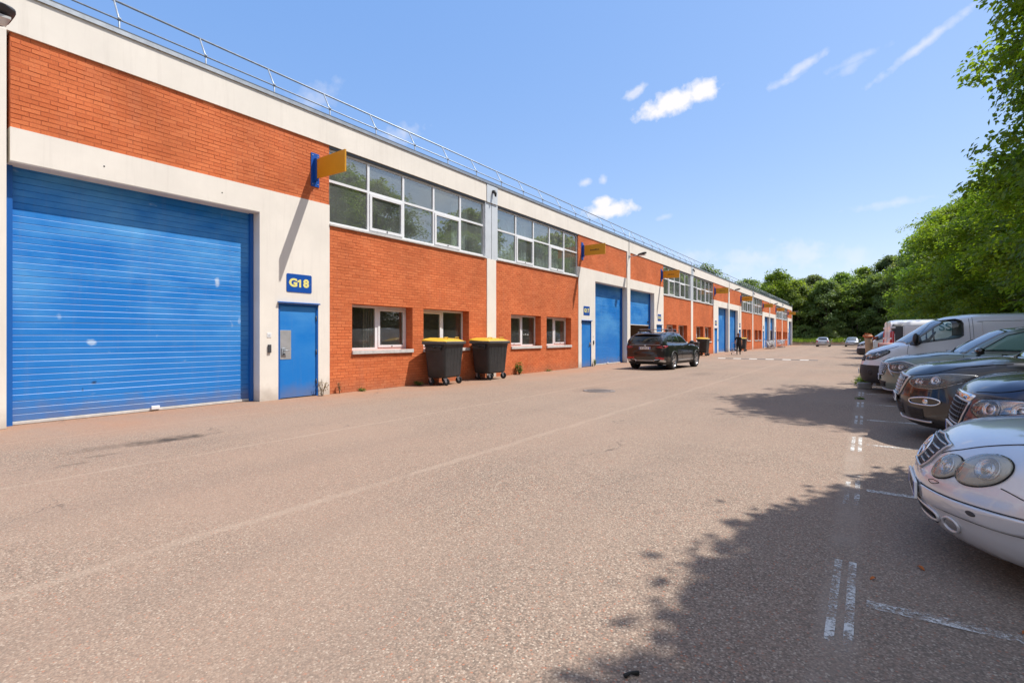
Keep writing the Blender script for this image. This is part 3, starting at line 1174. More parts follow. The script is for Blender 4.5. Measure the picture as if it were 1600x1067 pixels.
def ground_window(y0, y1, z0, z1, near, flip, blinds):
    wd = holder('window', WH)
    xr = -0.27
    mb = MB()
    f = 0.06
    ym = y0 + (y1 - y0) * (0.52 if not flip else 0.48)
    for (a, b, c, d) in ((y0, y1, z0, z0 + f), (y0, y1, z1 - f, z1)):
        mb.box(xr - 0.06, xr, a, b, c, d, M['white_frame'])
    for (a, b) in ((y0, y0 + f), (ym - 0.05, ym + 0.05), (y1 - f, y1)):
        mb.box(xr - 0.06, xr, a, b, z0 + f, z1 - f, M['white_frame'])
    mb.build('frame', wd)
    # one leaf has its own sash, the other is fixed
    for k, (a, b) in enumerate(((y0 + f, ym - 0.05), (ym + 0.05, y1 - f))):
        mb = MB()
        if (k == 0) != flip:
            s = 0.065
            za, zb = z0 + f + 0.002, z1 - f - 0.002
            m2 = MB()
            m2.box(xr - 0.05, xr + 0.018, a, a + s, za, zb, M['white_frame'])
            m2.box(xr - 0.05, xr + 0.018, b - s, b, za, zb, M['white_frame'])
            m2.box(xr - 0.05, xr + 0.018, a + s, b - s, za, za + s, M['white_frame'])
            m2.box(xr - 0.05, xr + 0.018, a + s, b - s, zb - s, zb, M['white_frame'])
            m2.tube([(xr + 0.017, (a + b) / 2, za + 0.03), (xr + 0.028, (a + b) / 2, za + 0.03)], 0.018, M['black'], 8)
            m2.build('sash', wd)
            pane_box(mb, a + s, b - s, za + s, zb - s, xr - 0.01, M['glass_dark'])
        else:
            pane_box(mb, a, b, z0 + f, z1 - f, xr - 0.02, M['glass_dark'])
        mb.build('pane', wd)
    mb = MB()
    mb.cbox(xr - 0.06, 0.05, y0 - 0.012, y1 + 0.012, z0 - 0.10, z0 - 0.002, M['sill'], 0.008)
    mb.build('sill', wd)
    if blinds:
        mb = MB()
        y = y0 + 0.1
        a0, a1 = blinds
        y = y0 + (y1 - y0) * a0
        while y < y0 + (y1 - y0) * a1:
            d = 0.03
            mb.add([(xr - 0.22, y, z0), (xr - 0.22 - d, y + 0.075, z0), (xr - 0.22 - d, y + 0.075, z1), (xr - 0.22, y, z1)], [(0, 1, 2, 3)], M['blind'])
            y += 0.085
        mb.build('blind', wd)


SLAT_MESH = {}


def shutter_door(ya, yb, zb0, single, half=False):
    """sectional shutter of narrow ribbed slats in a deep white reveal; zb0 = height of its lower edge"""
    dr = holder('shutter_door', WH)
    xs = -0.31
    pitch = 0.106
    n = int((4.16 - zb0) / pitch)
    w = yb - ya - 0.06
    key = round(w, 3)
    if key not in SLAT_MESH:
        m = MB()
        d = 0.013
        prof = [(-0.03, 0.001), (d - 0.003, 0.001), (d, 0.003), (d, pitch - 0.010), (d - 0.0055, pitch - 0.002), (-0.03, pitch - 0.002)]
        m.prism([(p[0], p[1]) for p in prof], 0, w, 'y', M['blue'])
        me = m.mesh('slat')
        bm = bmesh.new()
        bm.from_mesh(me)
        bmesh.ops.recalc_face_normals(bm, faces=bm.faces)
        bm.to_mesh(me)
        bm.free()
        SLAT_MESH[key] = me
    if single:
        for k in range(n):
            link('slat', SLAT_MESH[key], dr, (xs + random.uniform(-0.0015, 0.0015), ya + 0.03, zb0 + 0.06 + k * pitch))
    else:
        m = MB()
        d = 0.013
        for k in range(n):
            z = zb0 + 0.06 + k * pitch
            prof = [(-0.03, 0.001), (d - 0.003, 0.001), (d, 0.003), (d, pitch - 0.010), (d - 0.0055, pitch - 0.002), (-0.03, pitch - 0.002)]
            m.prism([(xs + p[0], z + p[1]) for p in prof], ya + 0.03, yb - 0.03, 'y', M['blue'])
        o = m.build('slats', dr)
        o['kind'] = 'stuff'
    mb = MB()
    mb.box(xs - 0.10, xs - 0.032, ya + 0.01, yb - 0.01, zb0 + 0.03, 4.2, M['blue_flat'])
    mb.build('backing', dr)
    mb = MB()
    for (a, b) in ((ya + 0.005, ya + 0.075), (yb - 0.075, yb - 0.005)):
        mb = MB()
        mb.box(xs - 0.03, xs + 0.085, a, b, 0.0, 4.13, M['blue_flat'])
        mb.build('guide_rail', dr)
    mb = MB()
    mb.cbox(xs - 0.03, xs + 0.035, ya + 0.08, yb - 0.08, zb0 + 0.005, zb0 + 0.055, M['sill'], 0.006)
    mb.build('bottom_bar', dr)
    if zb0 < 0.1:
        mb = MB()
        mb.cbox(xs + 0.036, xs + 0.075, (ya + yb) / 2 + 0.02, (ya + yb) / 2 + 0.16, zb0 + 0.03, zb0 + 0.10, M['white_frame'], 0.008)
        mb.build('lift_handle', dr)
    else:
        mb = MB()
        mb.tube([(xs + 0.03, yb - 0.35, zb0 + 0.25), (xs + 0.07, yb - 0.35, zb0 + 0.25)], 0.06, M['black'], 10)
        mb.build('lift_handle', dr)


def half_module(c, sg, idx):
    """one unit between a window column and a door column; o grows away from the window column"""
    near = (idx <= 3)

    def Y(o):
        return c + sg * o

    def span(a, b):
        return (Y(a), Y(b)) if sg > 0 else (Y(b), Y(a))
    # lower brick wall with two windows
    ya, yb = span(0.265, 6.62)
    wins = [span(1.22, 3.36), span(3.80, 5.94)]
    zb, zt = 1.06, 2.26
    holes = [(a, b, zb, zt) for a, b in wins]
    bw = holder('brick_wall', WH)
    mb = MB()
    wall_with_holes(mb, ya, yb, 0, 4.14, holes, -0.33, -0.0028, M['mortar'])
    mb.build('wall', bw)
    if idx >= 0:
        # the row under the sill opening starts at the sill, so courses stop there
        brick_panel(ya, yb, 0, 4.14, [(a, b, zb - 0.10, zt) for a, b in wins], bw)
        for (a, b) in wins:         # brick returns of the deep reveals
            V, F, T = [], [], []
            rows = int((zt - zb) / BRICK_H)
            hh = (zt - zb) / rows
            for r in range(rows):
                for (yy, s) in ((a, 1), (b, -1)):
                    z0, z1 = zb + r * hh + 0.004, zb + (r + 1) * hh - 0.004
                    cut = 0.11 if r % 2 else 0.215
                    for (p, q) in ((-0.004, -cut + 0.004), (-cut - 0.004, -0.26)):
                        if p - q < 0.02:
                            continue
                        o = len(V)
                        y1 = yy + s * 0.006
                        V += [(p, y1, z0), (q, y1, z0), (q, y1, z1), (p, y1, z1), (p, yy, z0), (q, yy, z0), (q, yy, z1), (p, yy, z1)]
                        F += [(o, o + 1, o + 2, o + 3), (o, o + 4, o + 5, o + 1), (o + 2, o + 6, o + 7, o + 3), (o + 1, o + 5, o + 6, o + 2), (o + 3, o + 7, o + 4, o)]
                        T += [random.random()] * 8
            me = quads_mesh('reveal_bricks', np.array(V), np.array(F), M['brick'], np.array(T))
            link('reveal_bricks', me, bw)['kind'] = 'stuff'
    bl = {0: [(0.0, 0.0), (0.35, 0.62)], 1: [(0.0, 1.0), (0.5, 1.0)]}.get(idx, [(0, 0.5), (0.3, 1)])
    order = wins if sg > 0 else wins
    for k, (a, b) in enumerate(order):
        ground_window(a + 0.008, b - 0.008, zb, zt - 0.004, near, flip=(k == 1) == (sg < 0) if sg < 0 else (k == 1), blinds=bl[k] if bl[k][1] > bl[k][0] else None)
    window_strip(c, sg, near)
    if idx >= 1:
        a, b = span(0.5, 6.4)
        if idx == 1:
            curtain(a + 0.1, a + 2.6, 3.9, 5.9, -0.55, WH, M['curtain'], 11)
            curtain(a + 3.1, b - 0.6, 3.9, 5.9, -0.6, WH, M['curtain'], 8)
        elif idx % 2 == 0:
            curtain(a + 2.5, b - 1.0, 3.9, 5.9, -0.6, WH, M['curtain'], 8)
    if idx == 0:
        a, b = span(0.4, 1.5)
        curtain(a, b - 0.25, 3.9, 5.9, -0.55, WH, M['curtain'], 3)
    # white portal with the personnel door
    ya, yb = span(6.62, 8.385)
    da, db = span(6.935, 7.955)
    mb = MB()
    wall_with_holes(mb, ya, yb, 0, 4.65, [(da, db, 0, 2.17)], -0.38, 0.018, M['white_render'])
    mb.build('portal_wall', WH)
    ga, gb = span(8.385, 12.335)
    mb = MB()
    mb.box(-0.38, 0.018, ga, gb, 4.13, 4.65, M['white_render'])
    mb.box(-0.30, 0.012, ga, gb, 4.115, 4.129, M['white_render'])
    mb.build('lintel_beam', WH)
    # formwork plug holes in the beam
    mb = MB()
    for t in (0.30, 0.80):
        yy = ga + (gb - ga) * t
        mb.tube([(0.0, yy, 4.36), (0.0215, yy, 4.36)], 0.013, M['black'], 8)
    mb.build('anchor', WH)
    # upper brick panel
    ua, ub = span(6.62, 12.335)
    bw = holder('brick_panel', WH)
    mb = MB()
    mb.box(-0.33, -0.0028, ua, ub, 4.651, 6.119, M['mortar'])
    mb.build('wall', bw)
    if idx >= 0:
        brick_panel(ua, ub, 4.651, 6.119, (), bw, single_until=5.2 if idx == 0 else None)
    # personnel door
    pd = holder('door', WH)
    mb = MB()
    e = 0.045
    mb.box(-0.10, 0.010, da, da + e, 0, 2.168, M['blue_flat'])
    mb.box(-0.10, 0.010, db - e, db, 0, 2.168, M['blue_flat'])
    mb.box(-0.10, 0.010, da + e, db - e, 2.12, 2.168, M['blue_flat'])
    mb.build('frame', pd)
    mb = MB()
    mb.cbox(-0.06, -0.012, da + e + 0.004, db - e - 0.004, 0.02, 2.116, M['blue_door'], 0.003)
    mb.build('leaf', pd)
    mb = MB()
    mb.cbox(0.019, 0.075, da - 0.02, db + 0.02, 2.175, 2.205, M['blue_flat'], 0.004)
    mb.build('drip_strip', pd)
    lock_side = da + e + 0.01 if sg < 0 else db - e - 0.01
    s = 1 if sg < 0 else -1
    mb = MB()
    p0, p1 = sorted((lock_side, lock_side + s * 0.27))
    if idx == 0:
        mb.cbox(-0.011, -0.006, p0, p1, 0.90, 1.56, M['bright_steel'], 0.002)
        mb.build('steel_plate', pd)
    mb = MB()
    yl = lock_side + s * 0.08
    mb.cbox(-0.006, 0.012, yl - 0.05, yl + 0.045, 0.98, 1.16, M['galv'], 0.006)
    mb.tube([(0.012, yl, 1.10), (0.055, yl, 1.10), (0.06, yl + s * 0.11, 1.10)], 0.011, M['galv'], 8)
    mb.tube([(0.012, yl, 1.02), (0.024, yl, 1.02)], 0.017, M['black'], 10)
    mb.build('handle', pd)
    hinge_side = db - e if sg < 0 else da + e
    for z in (0.35, 1.05, 1.85):
        mb = MB()
        mb.tube([(0.004, hinge_side, z - 0.06), (0.004, hinge_side, z + 0.06)], 0.014, M['dark_grey'], 8)
        mb.build('hinge', pd)
    # intercom and bell between door and shutter
    oy = Y(8.17)
    mb = MB()
    mb.cbox(0.019, 0.052, oy - 0.035, oy + 0.035, 1.06, 1.24, M['dark_grey'], 0.006)
    mb.build('intercom', WH)
    mb = MB()
    mb.cbox(0.019, 0.026, oy - 0.05, oy + 0.05, 1.40, 1.50, M['white_frame'], 0.002)
    mb.box(0.0262, 0.0272, oy - 0.03, oy + 0.02, 1.435, 1.445, M['dark_grey'])
    mb.build('bell_plate', WH)
    # shutter
    zb0 = {2: 2.10, 6: 2.35}.get(idx, 0.0)
    shutter_door(ga, gb, zb0, single=(idx in (0, 1, 2)))
    mb = MB()                       # dark hall behind
    hx = -0.46
    mb.box(-9, hx, ga - 0.1, ga - 0.05, 0, 4.6, M['room_dark'])
    mb.box(-9, hx, gb + 0.05, gb + 0.1, 0, 4.6, M['room_dark'])
    mb.box(-9.1, -9, ga - 0.1, gb + 0.1, 0, 4.6, M['room_dark'])
    mb.box(-9, hx, ga - 0.04, gb + 0.04, 4.55, 4.6, M['room_dark'])
    mb.build('hall_wall', WH)


half_module(C_WIN[0] - 25.2, 1, -1)
for k, c in enumerate(C_WIN):
    half_module(c, -1, 2 * k)
    half_module(c, 1, 2 * k + 1)

# ------------------------------------------------------------------ roof railing
RL = thing('roof_railing', 'galvanised guard rail with cranked posts running along the roof edge', 'railing', (XF, 0, 6.5))
mb = MB()
for (x, z, r) in ((-0.36, 0.70, 0.016), (-0.62, 1.16, 0.021)):
    mb.tube([(x, Y_START, z), (x, 20, z), (x, 60, z), (x, Y_END - 0.3, z)], r, M['galv'], 8)
    mb.build('rail', RL)
    mb = MB()
m = MB()
m.tube([(-0.35, 0, 0.06), (-0.35, 0, 0.42), (-0.36, 0, 0.70), (-0.62, 0, 1.16)], 0.016, M['galv'], 8)
m.tube([(-0.38, 0, 0.69), (-0.34, 0, 0.73)], 0.03, M['galv'], 8)
m.cbox(-0.42, -0.28, -0.05, 0.05, 0.062, 0.08, M['galv'], 0.004)
post_me = m.mesh('post')
y = Y_START + 1.3
y0p = 3.67 - 1.5 * 6
k = 0
while y0p + 1.49 * k < Y_END - 0.3:
    yy = y0p + 1.49 * k
    if yy > Y_START:
        link('post', post_me, RL, (0, yy, 0))
    k += 1

# ------------------------------------------------------------------ signs on the facade
def number_sign(txt, yc, label, zc=2.65, w=0.64, h=0.42):
    t = thing('unit_number_sign', label, 'number sign', (XF + 0.019, yc, zc), 0, 'blue unit number plates')
    mb = MB()
    r = 0.03
    poly = []
    for (cx, cz, a0) in ((w / 2 - r, h / 2 - r, 0), (-w / 2 + r, h / 2 - r, 90), (-w / 2 + r, -h / 2 + r, 180), (w / 2 - r, -h / 2 + r, 270)):
        for q in range(4):
            a = R(a0 + q * 30)
            poly.append((cx + r * math.cos(a), cz + r * math.sin(a)))
    mb.prism(poly, 0, 0.008, 'x', M['sign_blue'])
    mb.build('plate', t)
    S = h * 0.60
    pen = -(0.74 + 0.62 * (len(txt) - 1)) * S / 2
    for ch in txt:
        wd = (0.74 if ch == 'G' else 0.62) * S
        yc_ = pen + wd / 2
        pen += wd
        if ch == '1':            # a one with its flag
            k = S * 0.36
            mb = MB()
            mb.prism([(yc_ - 0.25 * k, -k), (yc_ + 0.28 * k, -k), (yc_ + 0.28 * k, k), (yc_ - 0.10 * k, k), (yc_ - 0.72 * k, 0.62 * k), (yc_ - 0.72 * k, 0.18 * k), (yc_ - 0.25 * k, 0.38 * k)], 0.0085, 0.0105, 'x', M['letter_yellow'])
            mb.build('lettering', t)
            continue
        me = text_mesh(ch, S, M['letter_yellow'], bold=0.012, depth=0.001)
        o = link('lettering', me, t, (0.0095, yc_, 0), (R(90), 0, R(90)))
        o.scale = (1.12, 1, 1)
    mb = MB()
    for yy in (-w * 0.43, w * 0.43):
        mb.tube([(0.008, yy, 0), (0.012, yy, 0)], 0.008, M['galv'], 8)
    mb.build('screw', t)


def projecting_sign(yc, label, lettered, s=1.0):
    t = thing('projecting_sign', label, 'sign', (XF, yc, 5.4), 0, 'yellow signs jutting from the facade')
    mb = MB()
    mb.cbox(0.003, 0.02, -0.11, 0.11, -0.40, 0.40, M['sign_blue'], 0.004)
    mb.cbox(0.021, 0.12, -0.035, 0.035, -0.27, 0.27, M['sign_blue'], 0.006)
    mb.build('bracket_plate', t)
    mb = MB()
    for z in (-0.34, 0.34):
        for yy in (-0.07, 0.07):
            mb.tube([(0.02, yy, z), (0.028, yy, z)], 0.012, M['galv'], 8)
    mb.build('bolt', t)
    mb = MB()
    mb.prism([(0.121, -0.215), (1.16, -0.235), (1.16, 0.265), (0.121, 0.245)], -0.02, 0.02, 'y', M['sign_yellow'])
    mb.build('panel', t)
    if lettered:
        # worn lettering, too blurred to read in the photograph: only its strokes
        mb = MB()
        rnd = random.Random(int(yc))
        x = 0.42
        while x < 0.84:
            w = rnd.uniform(0.03, 0.06)
            hh = rnd.choice((0.05, 0.06, 0.08))
            for yy in (-0.0215, 0.0205):
                mb.box(x, x + w, yy, yy + 0.001, -0.03, -0.03 + hh, M['letter_dark'])
            x += w + 0.015
        mb.build('lettering', t)


doors_in_order = []
for k, c in enumerate(C_WIN):
    doors_in_order.append((c - 7.02, c - 7.44, -1))
    doors_in_order.append((c + 7.02, c + 7.44, 1))
nums = ['G18', 'G17', 'G16', 'G15', 'G14', 'G13', 'G12', 'G11']
where = ['over the nearest blue door beside the big shutter', 'over the narrow blue door behind the two near bins', 'on the white pillar behind the parked black SUV',
         'over the door just before the walking person', 'behind the walking person', 'over the door past the farthest wheeled bin', 'over the farther row of shopping trolleys', 'on the last white pillar of the terrace']
for (ys, yn, sg), num, wh in zip(doors_in_order, nums, where):
    number_sign(num, yn + 0.0, 'blue plate reading %s %s' % (num, wh))
    projecting_sign(ys, {'G18': 'blank yellow sign on blue bracket jutting above the plate G18', }.get(num, 'yellow sign with faint dark lettering on blue bracket above unit %s' % num), num != 'G18')

# flood lights on the door columns
lamp_where = ['cut by the photo\'s upper left edge above the big shutter', 'above the half open shutter behind the black SUV', 'above the walking person\'s shutters', 'above the nearer row of trolleys', 'at the far corner of the terrace']
for c, wh in zip(C_DOOR, lamp_where):
    t = thing('flood_light', 'grey flood light %s' % wh, 'wall lamp', (XF + 0.046, c, 5.86), 0, 'flood lights on the facade')
    mb = MB()
    mb.cbox(0.0, 0.03, -0.05, 0.05, -0.09, 0.09, M['galv'], 0.004)
    mb.tube([(0.03, 0, 0.0), (0.30, 0, 0.02), (0.55, 0, 0.05)], 0.022, M['galv'], 8)
    mb.tube([(0.02, 0.0, 0.09), (0.02, 0.0, 1.35)], 0.012, M['galv'], 8)
    mb.build('arm', t)
    mb = MB()
    G = []
    for i in range(9):
        u = i / 8
        x = 0.50 + 0.52 * u
        hw = 0.15 * (1 - (2 * u - 1) ** 4) ** 0.5 * (0.75 + 0.3 * u) + 0.01
        hz = 0.055 * (1 - (2 * u - 1) ** 4) ** 0.5 + 0.006
        G.append([(x, hw * math.cos(a), 0.05 + 0.10 * u + hz * math.sin(a)) for a in [k * 2 * PI / 16 for k in range(16)]])
    mb.grid(G, M['dark_grey'], wrap=True)
    mb.add([p for p in G[0]], [tuple(range(16))], M['dark_grey'])
    mb.add([p for p in G[-1]], [tuple(range(16))], M['dark_grey'])
    mb.build('head', t)
    mb = MB()
    mb.box(0.64, 0.94, -0.09, 0.09, 0.0, 0.035, principled('lamp_lens', (0.5, 0.5, 0.48), 0.15))
    mb.build('lens', t)

# ------------------------------------------------------------------ vehicles: smooth shells from implicit surfaces


def pchip(xs, ys):
    xs, ys = np.array(xs, float), np.array(ys, float)
    h = np.diff(xs)
    d = np.diff(ys) / h
    n = len(xs)
    m = np.zeros(n)
    for i in range(1, n - 1):
        if d[i - 1] * d[i] > 0:
            w1, w2 = 2 * h[i] + h[i - 1], h[i] + 2 * h[i - 1]
            m[i] = (w1 + w2) / (w1 / d[i - 1] + w2 / d[i])
    m[0], m[-1] = d[0], d[-1]

    def g(x):
        x = np.clip(np.asarray(x, float), xs[0], xs[-1])
        i = np.clip(np.searchsorted(xs, x, side='right') - 1, 0, n - 2)
        t = (x - xs[i]) / h[i]
        t2, t3 = t * t, t * t * t
        return (2 * t3 - 3 * t2 + 1) * ys[i] + (t3 - 2 * t2 + t) * h[i] * m[i] + (-2 * t3 + 3 * t2) * ys[i + 1] + (t3 - t2) * h[i] * m[i + 1]
    tx = np.linspace(xs[0], xs[-1], 1500)
    ty = g(tx)
    return lambda x: np.interp(x, tx, ty)


def smax(a, b, k):
    h = np.minimum(np.maximum(0.5 + (0.5 / k) * (a - b), 0), 1)
    return b + (a - b) * h + k * h * (1 - h)


def smin(a, b, k):
    return -smax(-a, -b, k)


class CarShape:
    """car-local axes: nose at x = 0 pointing to -x, length along +x, y across, z up"""

    def __init__(s, L, W, nose, tail, top, side, roof, cab, sweep=(0.32, 3.0), rsweep=(0.25, 3.0), crown=0.05, zb=0.2, ws_curve=0.14,
                 kf=0.14, kt=0.07, kc=0.07, bonnet_line=0.0, flare=None):
        s.L, s.W = L, W / 2
        s.nose, s.tail, s.top, s.side = pchip(*zip(*nose)), pchip(*zip(*tail)), pchip(*zip(*top)), pchip(*zip(*side))
        s.roof, s.cab = pchip(*zip(*roof)), pchip(*zip(*cab))
        s.sweep, s.rsweep, s.crown, s.zb, s.wsc = sweep, rsweep, crown, zb, ws_curve
        s.kf, s.kt, s.kc, s.flare = kf, kt, kc, flare or []
        s.bl = bonnet_line
        s.rx0, s.rx1 = roof[0][0], roof[-1][0]

    def f(s, P):
        x, y, z = P[..., 0], P[..., 1], P[..., 2]
        ay = np.abs(y)
        t = np.clip(ay / s.W, 0, 1.15)
        g1 = (s.nose(z) + s.sweep[0] * t ** s.sweep[1]) - x
        g2 = x - (s.tail(z) - s.rsweep[0] * t ** s.rsweep[1])
        wd = s.W * s.side(z)
        for (fx, fr, amt) in s.flare:
            r = np.sqrt((x - fx) ** 2 + (z - fr) ** 2)
            wd = wd + amt * np.exp(-((r - fr - 0.05) / 0.10) ** 2)
        g3 = ay - wd
        g4 = z - (s.top(x) - s.crown * t ** 2.2 + s.bl * np.exp(-((t - 0.62) / 0.09) ** 2))
        g5 = s.zb - z
        lo = smax(smax(g1, g2, 0.05), g3, s.kf)
        lo = smax(lo, g4 * 0.9, s.kt)
        lo = smax(lo, g5, 0.06)
        xs = x - s.wsc * np.clip(ay / 0.7, 0, 1.2) ** 2.2
        h4 = (z - (s.roof(xs) - 0.045 * (ay / 0.6) ** 2)) * 0.75
        h3 = ay - s.cab(z)
        h5 = np.maximum(s.rx0 - xs, x - s.rx1)
        hi = smax(smax(smax(h4, h3, s.kc), 0.45 - z, 0.05), h5, 0.05)
        return smin(lo, hi, 0.03)

    def grad(s, P, e=2e-3):
        G = np.zeros(P.shape)
        for k in range(3):
            d = np.zeros(3)
            d[k] = e
            G[..., k] = (s.f(P + d) - s.f(P - d)) / (2 * e)
        return G

    def normal(s, P):
        G = s.grad(P)
        return G / np.maximum(np.linalg.norm(G, axis=-1, keepdims=True), 1e-9)

    def project(s, P, axis=None, n=24):
        P = np.array(P, float)
        a = {'x': 0, 'y': 1, 'z': 2}.get(axis)
        e = 1e-3
        for _ in range(n):
            v = s.f(P)
            if np.abs(v).max() < 2e-4:
                break
            if a is None:
                G = np.zeros(P.shape)
                for k in range(3):
                    d = np.zeros(3)
                    d[k] = e
                    G[..., k] = (s.f(P + d) - v) / e
                st = (v / np.maximum((G ** 2).sum(-1), 0.04))[..., None] * G
                ln = np.linalg.norm(st, axis=-1, keepdims=True)
                P = P - st * np.minimum(1, 0.08 / np.maximum(ln, 1e-9))
            else:
                d = np.zeros(3)
                d[a] = e
                g = (s.f(P + d) - v) / e
                g = np.where(np.abs(g) < 0.15, np.sign(g + 1e-9) * 0.15, g)
                P[..., a] -= np.minimum(np.maximum(v / g, -0.06), 0.06)
        return P

    def shell(s, nx=120, nphi=88):
        """closed quad shell: rays from a capsule-shaped spine"""
        xa, xb = 0.85, s.L - 0.75
        zs = 0.60
        xi = np.linspace(xa, xb, nx)
        th = np.linspace(0, PI / 2, 26)[1:]
        org, dr = [], []
        ph = np.arange(nphi) * 2 * PI / nphi
        cy, sz = np.cos(ph), np.sin(ph)
        for t in th[::-1][0:]:
            org.append(np.tile([xa, 0, zs], (nphi, 1)))
            dr.append(np.stack([np.full(nphi, -math.cos(t)), math.sin(t) * cy, math.sin(t) * sz], 1))
        org, dr = org[::-1], dr[::-1]
        for x in xi[1:-1]:
            org.append(np.tile([x, 0, zs], (nphi, 1)))
            dr.append(np.stack([np.zeros(nphi), cy, sz], 1))
        for t in th[::-1]:
            org.append(np.tile([xb, 0, zs], (nphi, 1)))
            dr.append(np.stack([np.full(nphi, math.cos(t)), math.sin(t) * cy, math.sin(t) * sz], 1))
        # poles
        O = np.concatenate([np.array([[xa, 0, zs]])] + org + [np.array([[xb, 0, zs]])])
        D = np.concatenate([np.array([[-1.0, 0, 0]])] + dr + [np.array([[1.0, 0, 0]])])
        lo, hi = np.full(len(O), 0.02), np.full(len(O), 2.2)
        # march outwards to the first crossing, then bisect
        ts = np.linspace(0.02, 2.2, 110)
        done = np.zeros(len(O), bool)
        for i in range(1, len(ts)):
            v = s.f(O + D * ts[i])
            hit = (v > 0) & ~done
            lo[hit], hi[hit] = ts[i - 1], ts[i]
            done |= hit
            if done.all():
                break
        for _ in range(30):
            mid = (lo + hi) / 2
            v = s.f(O + D * mid[:, None])
            lo = np.where(v <= 0, mid, lo)
            hi = np.where(v > 0, mid, hi)
        V = O + D * ((lo + hi) / 2)[:, None]
        rows = len(org)
        F = []
        for k in range(nphi):
            F.append((0, 1 + (k + 1) % nphi, 1 + k))
        for i in range(rows - 1):
            a, b = 1 + i * nphi, 1 + (i + 1) * nphi
            for k in range(nphi):
                k2 = (k + 1) % nphi
                F.append((a + k, a + k2, b + k2, b + k))
        last = 1 + rows * nphi
        a = 1 + (rows - 1) * nphi
        for k in range(nphi):
            F.append((last, a + k, a + (k + 1) % nphi))
        return V, F


def catmull(P, n, closed=True):
    P = np.array(P, float)
    m = len(P)
    out = []
    segs = m if closed else m - 1
    per = max(2, n // segs)
    for i in range(segs):
        if closed:
            p0, p1, p2, p3 = P[i - 1], P[i], P[(i + 1) % m], P[(i + 2) % m]
        else:
            p0, p1, p2, p3 = P[max(i - 1, 0)], P[i], P[i + 1], P[min(i + 2, m - 1)]
        for k in range(per):
            t = k / per
            out.append(0.5 * ((2 * p1) + (-p0 + p2) * t + (2 * p0 - 5 * p1 + 4 * p2 - p3) * t * t + (-p0 + 3 * p1 - 3 * p2 + p3) * t ** 3))
    if not closed:
        out.append(P[-1])
    return np.array(out)


def resample_poly(P, n):
    """closed polygon with corners kept, n points or more"""
    P = np.array(P, float)
    Q = np.roll(P, -1, axis=0)
    ln = np.linalg.norm(Q - P, axis=1)
    tot = ln.sum()
    out = []
    for a, b, l in zip(P, Q, ln):
        k = max(1, int(round(n * l / tot)))
        for i in range(k):
            out.append(a + (b - a) * i / k)
    return np.array(out)


def flip_y(P):
    return [(p[0], -p[1], p[2]) for p in P]


def surf_patch(mb, sh, outline, mat, axis=None, off=0.006, bulge=0.0, rings=6, n=48, smooth=True, rim=-0.02, sub=True):
    """a piece that follows the body surface: outline (3D, approximate), raised by off, domed by bulge"""
    O = catmull(outline, n) if smooth else resample_poly(outline, n)
    c = O.mean(0)
    m = len(O)
    rows = [np.array([c])]
    ts = [0.0]
    for r in range(1, rings + 1):
        t = r / rings
        rows.append(c + (O - c) * t)
        ts.append(t)
    A = np.concatenate(rows)
    Pp = sh.project(A, axis)
    Nn = sh.normal(Pp)
    T = np.concatenate([[0.0]] + [np.full(m, t) for t in ts[1:]])
    Q = Pp + Nn * (off + bulge * (1 - T ** 2))[:, None]
    edge = Pp[-m:] + Nn[-m:] * rim
    V = np.concatenate([Q, edge])
    F = [(0, 1 + k, 1 + (k + 1) % m) for k in range(m)]
    for r in range(rings - 1):
        a, b = 1 + r * m, 1 + (r + 1) * m
        for k in range(m):
            k2 = (k + 1) % m
            F.append((a + k, b + k, b + k2, a + k2))
    a, b = 1 + (rings - 1) * m, 1 + rings * m
    for k in range(m):
        k2 = (k + 1) % m
        F.append((a + k, b + k, b + k2, a + k2))
    # make the outward side face out
    p0, p1, p2 = V[F[m + 1][0]], V[F[m + 1][1]], V[F[m + 1][2]]
    nn = np.cross(p1 - p0, p2 - p0)
    if np.dot(nn, Nn[1]) < 0:
        F = [f[::-1] for f in F]
    mb.add(V, F, mat, True)


def surf_line(mb, sh, pts, r, mat, axis=None, off=0.0, n=24, closed=False, smooth=True, seg=6):
    P = catmull(pts, n, closed) if smooth else np.array(pts, float)
    P = sh.project(P, axis)
    P = P + sh.normal(P) * off
    mb.tube([tuple(p) for p in P], r, mat, seg, closed=closed)


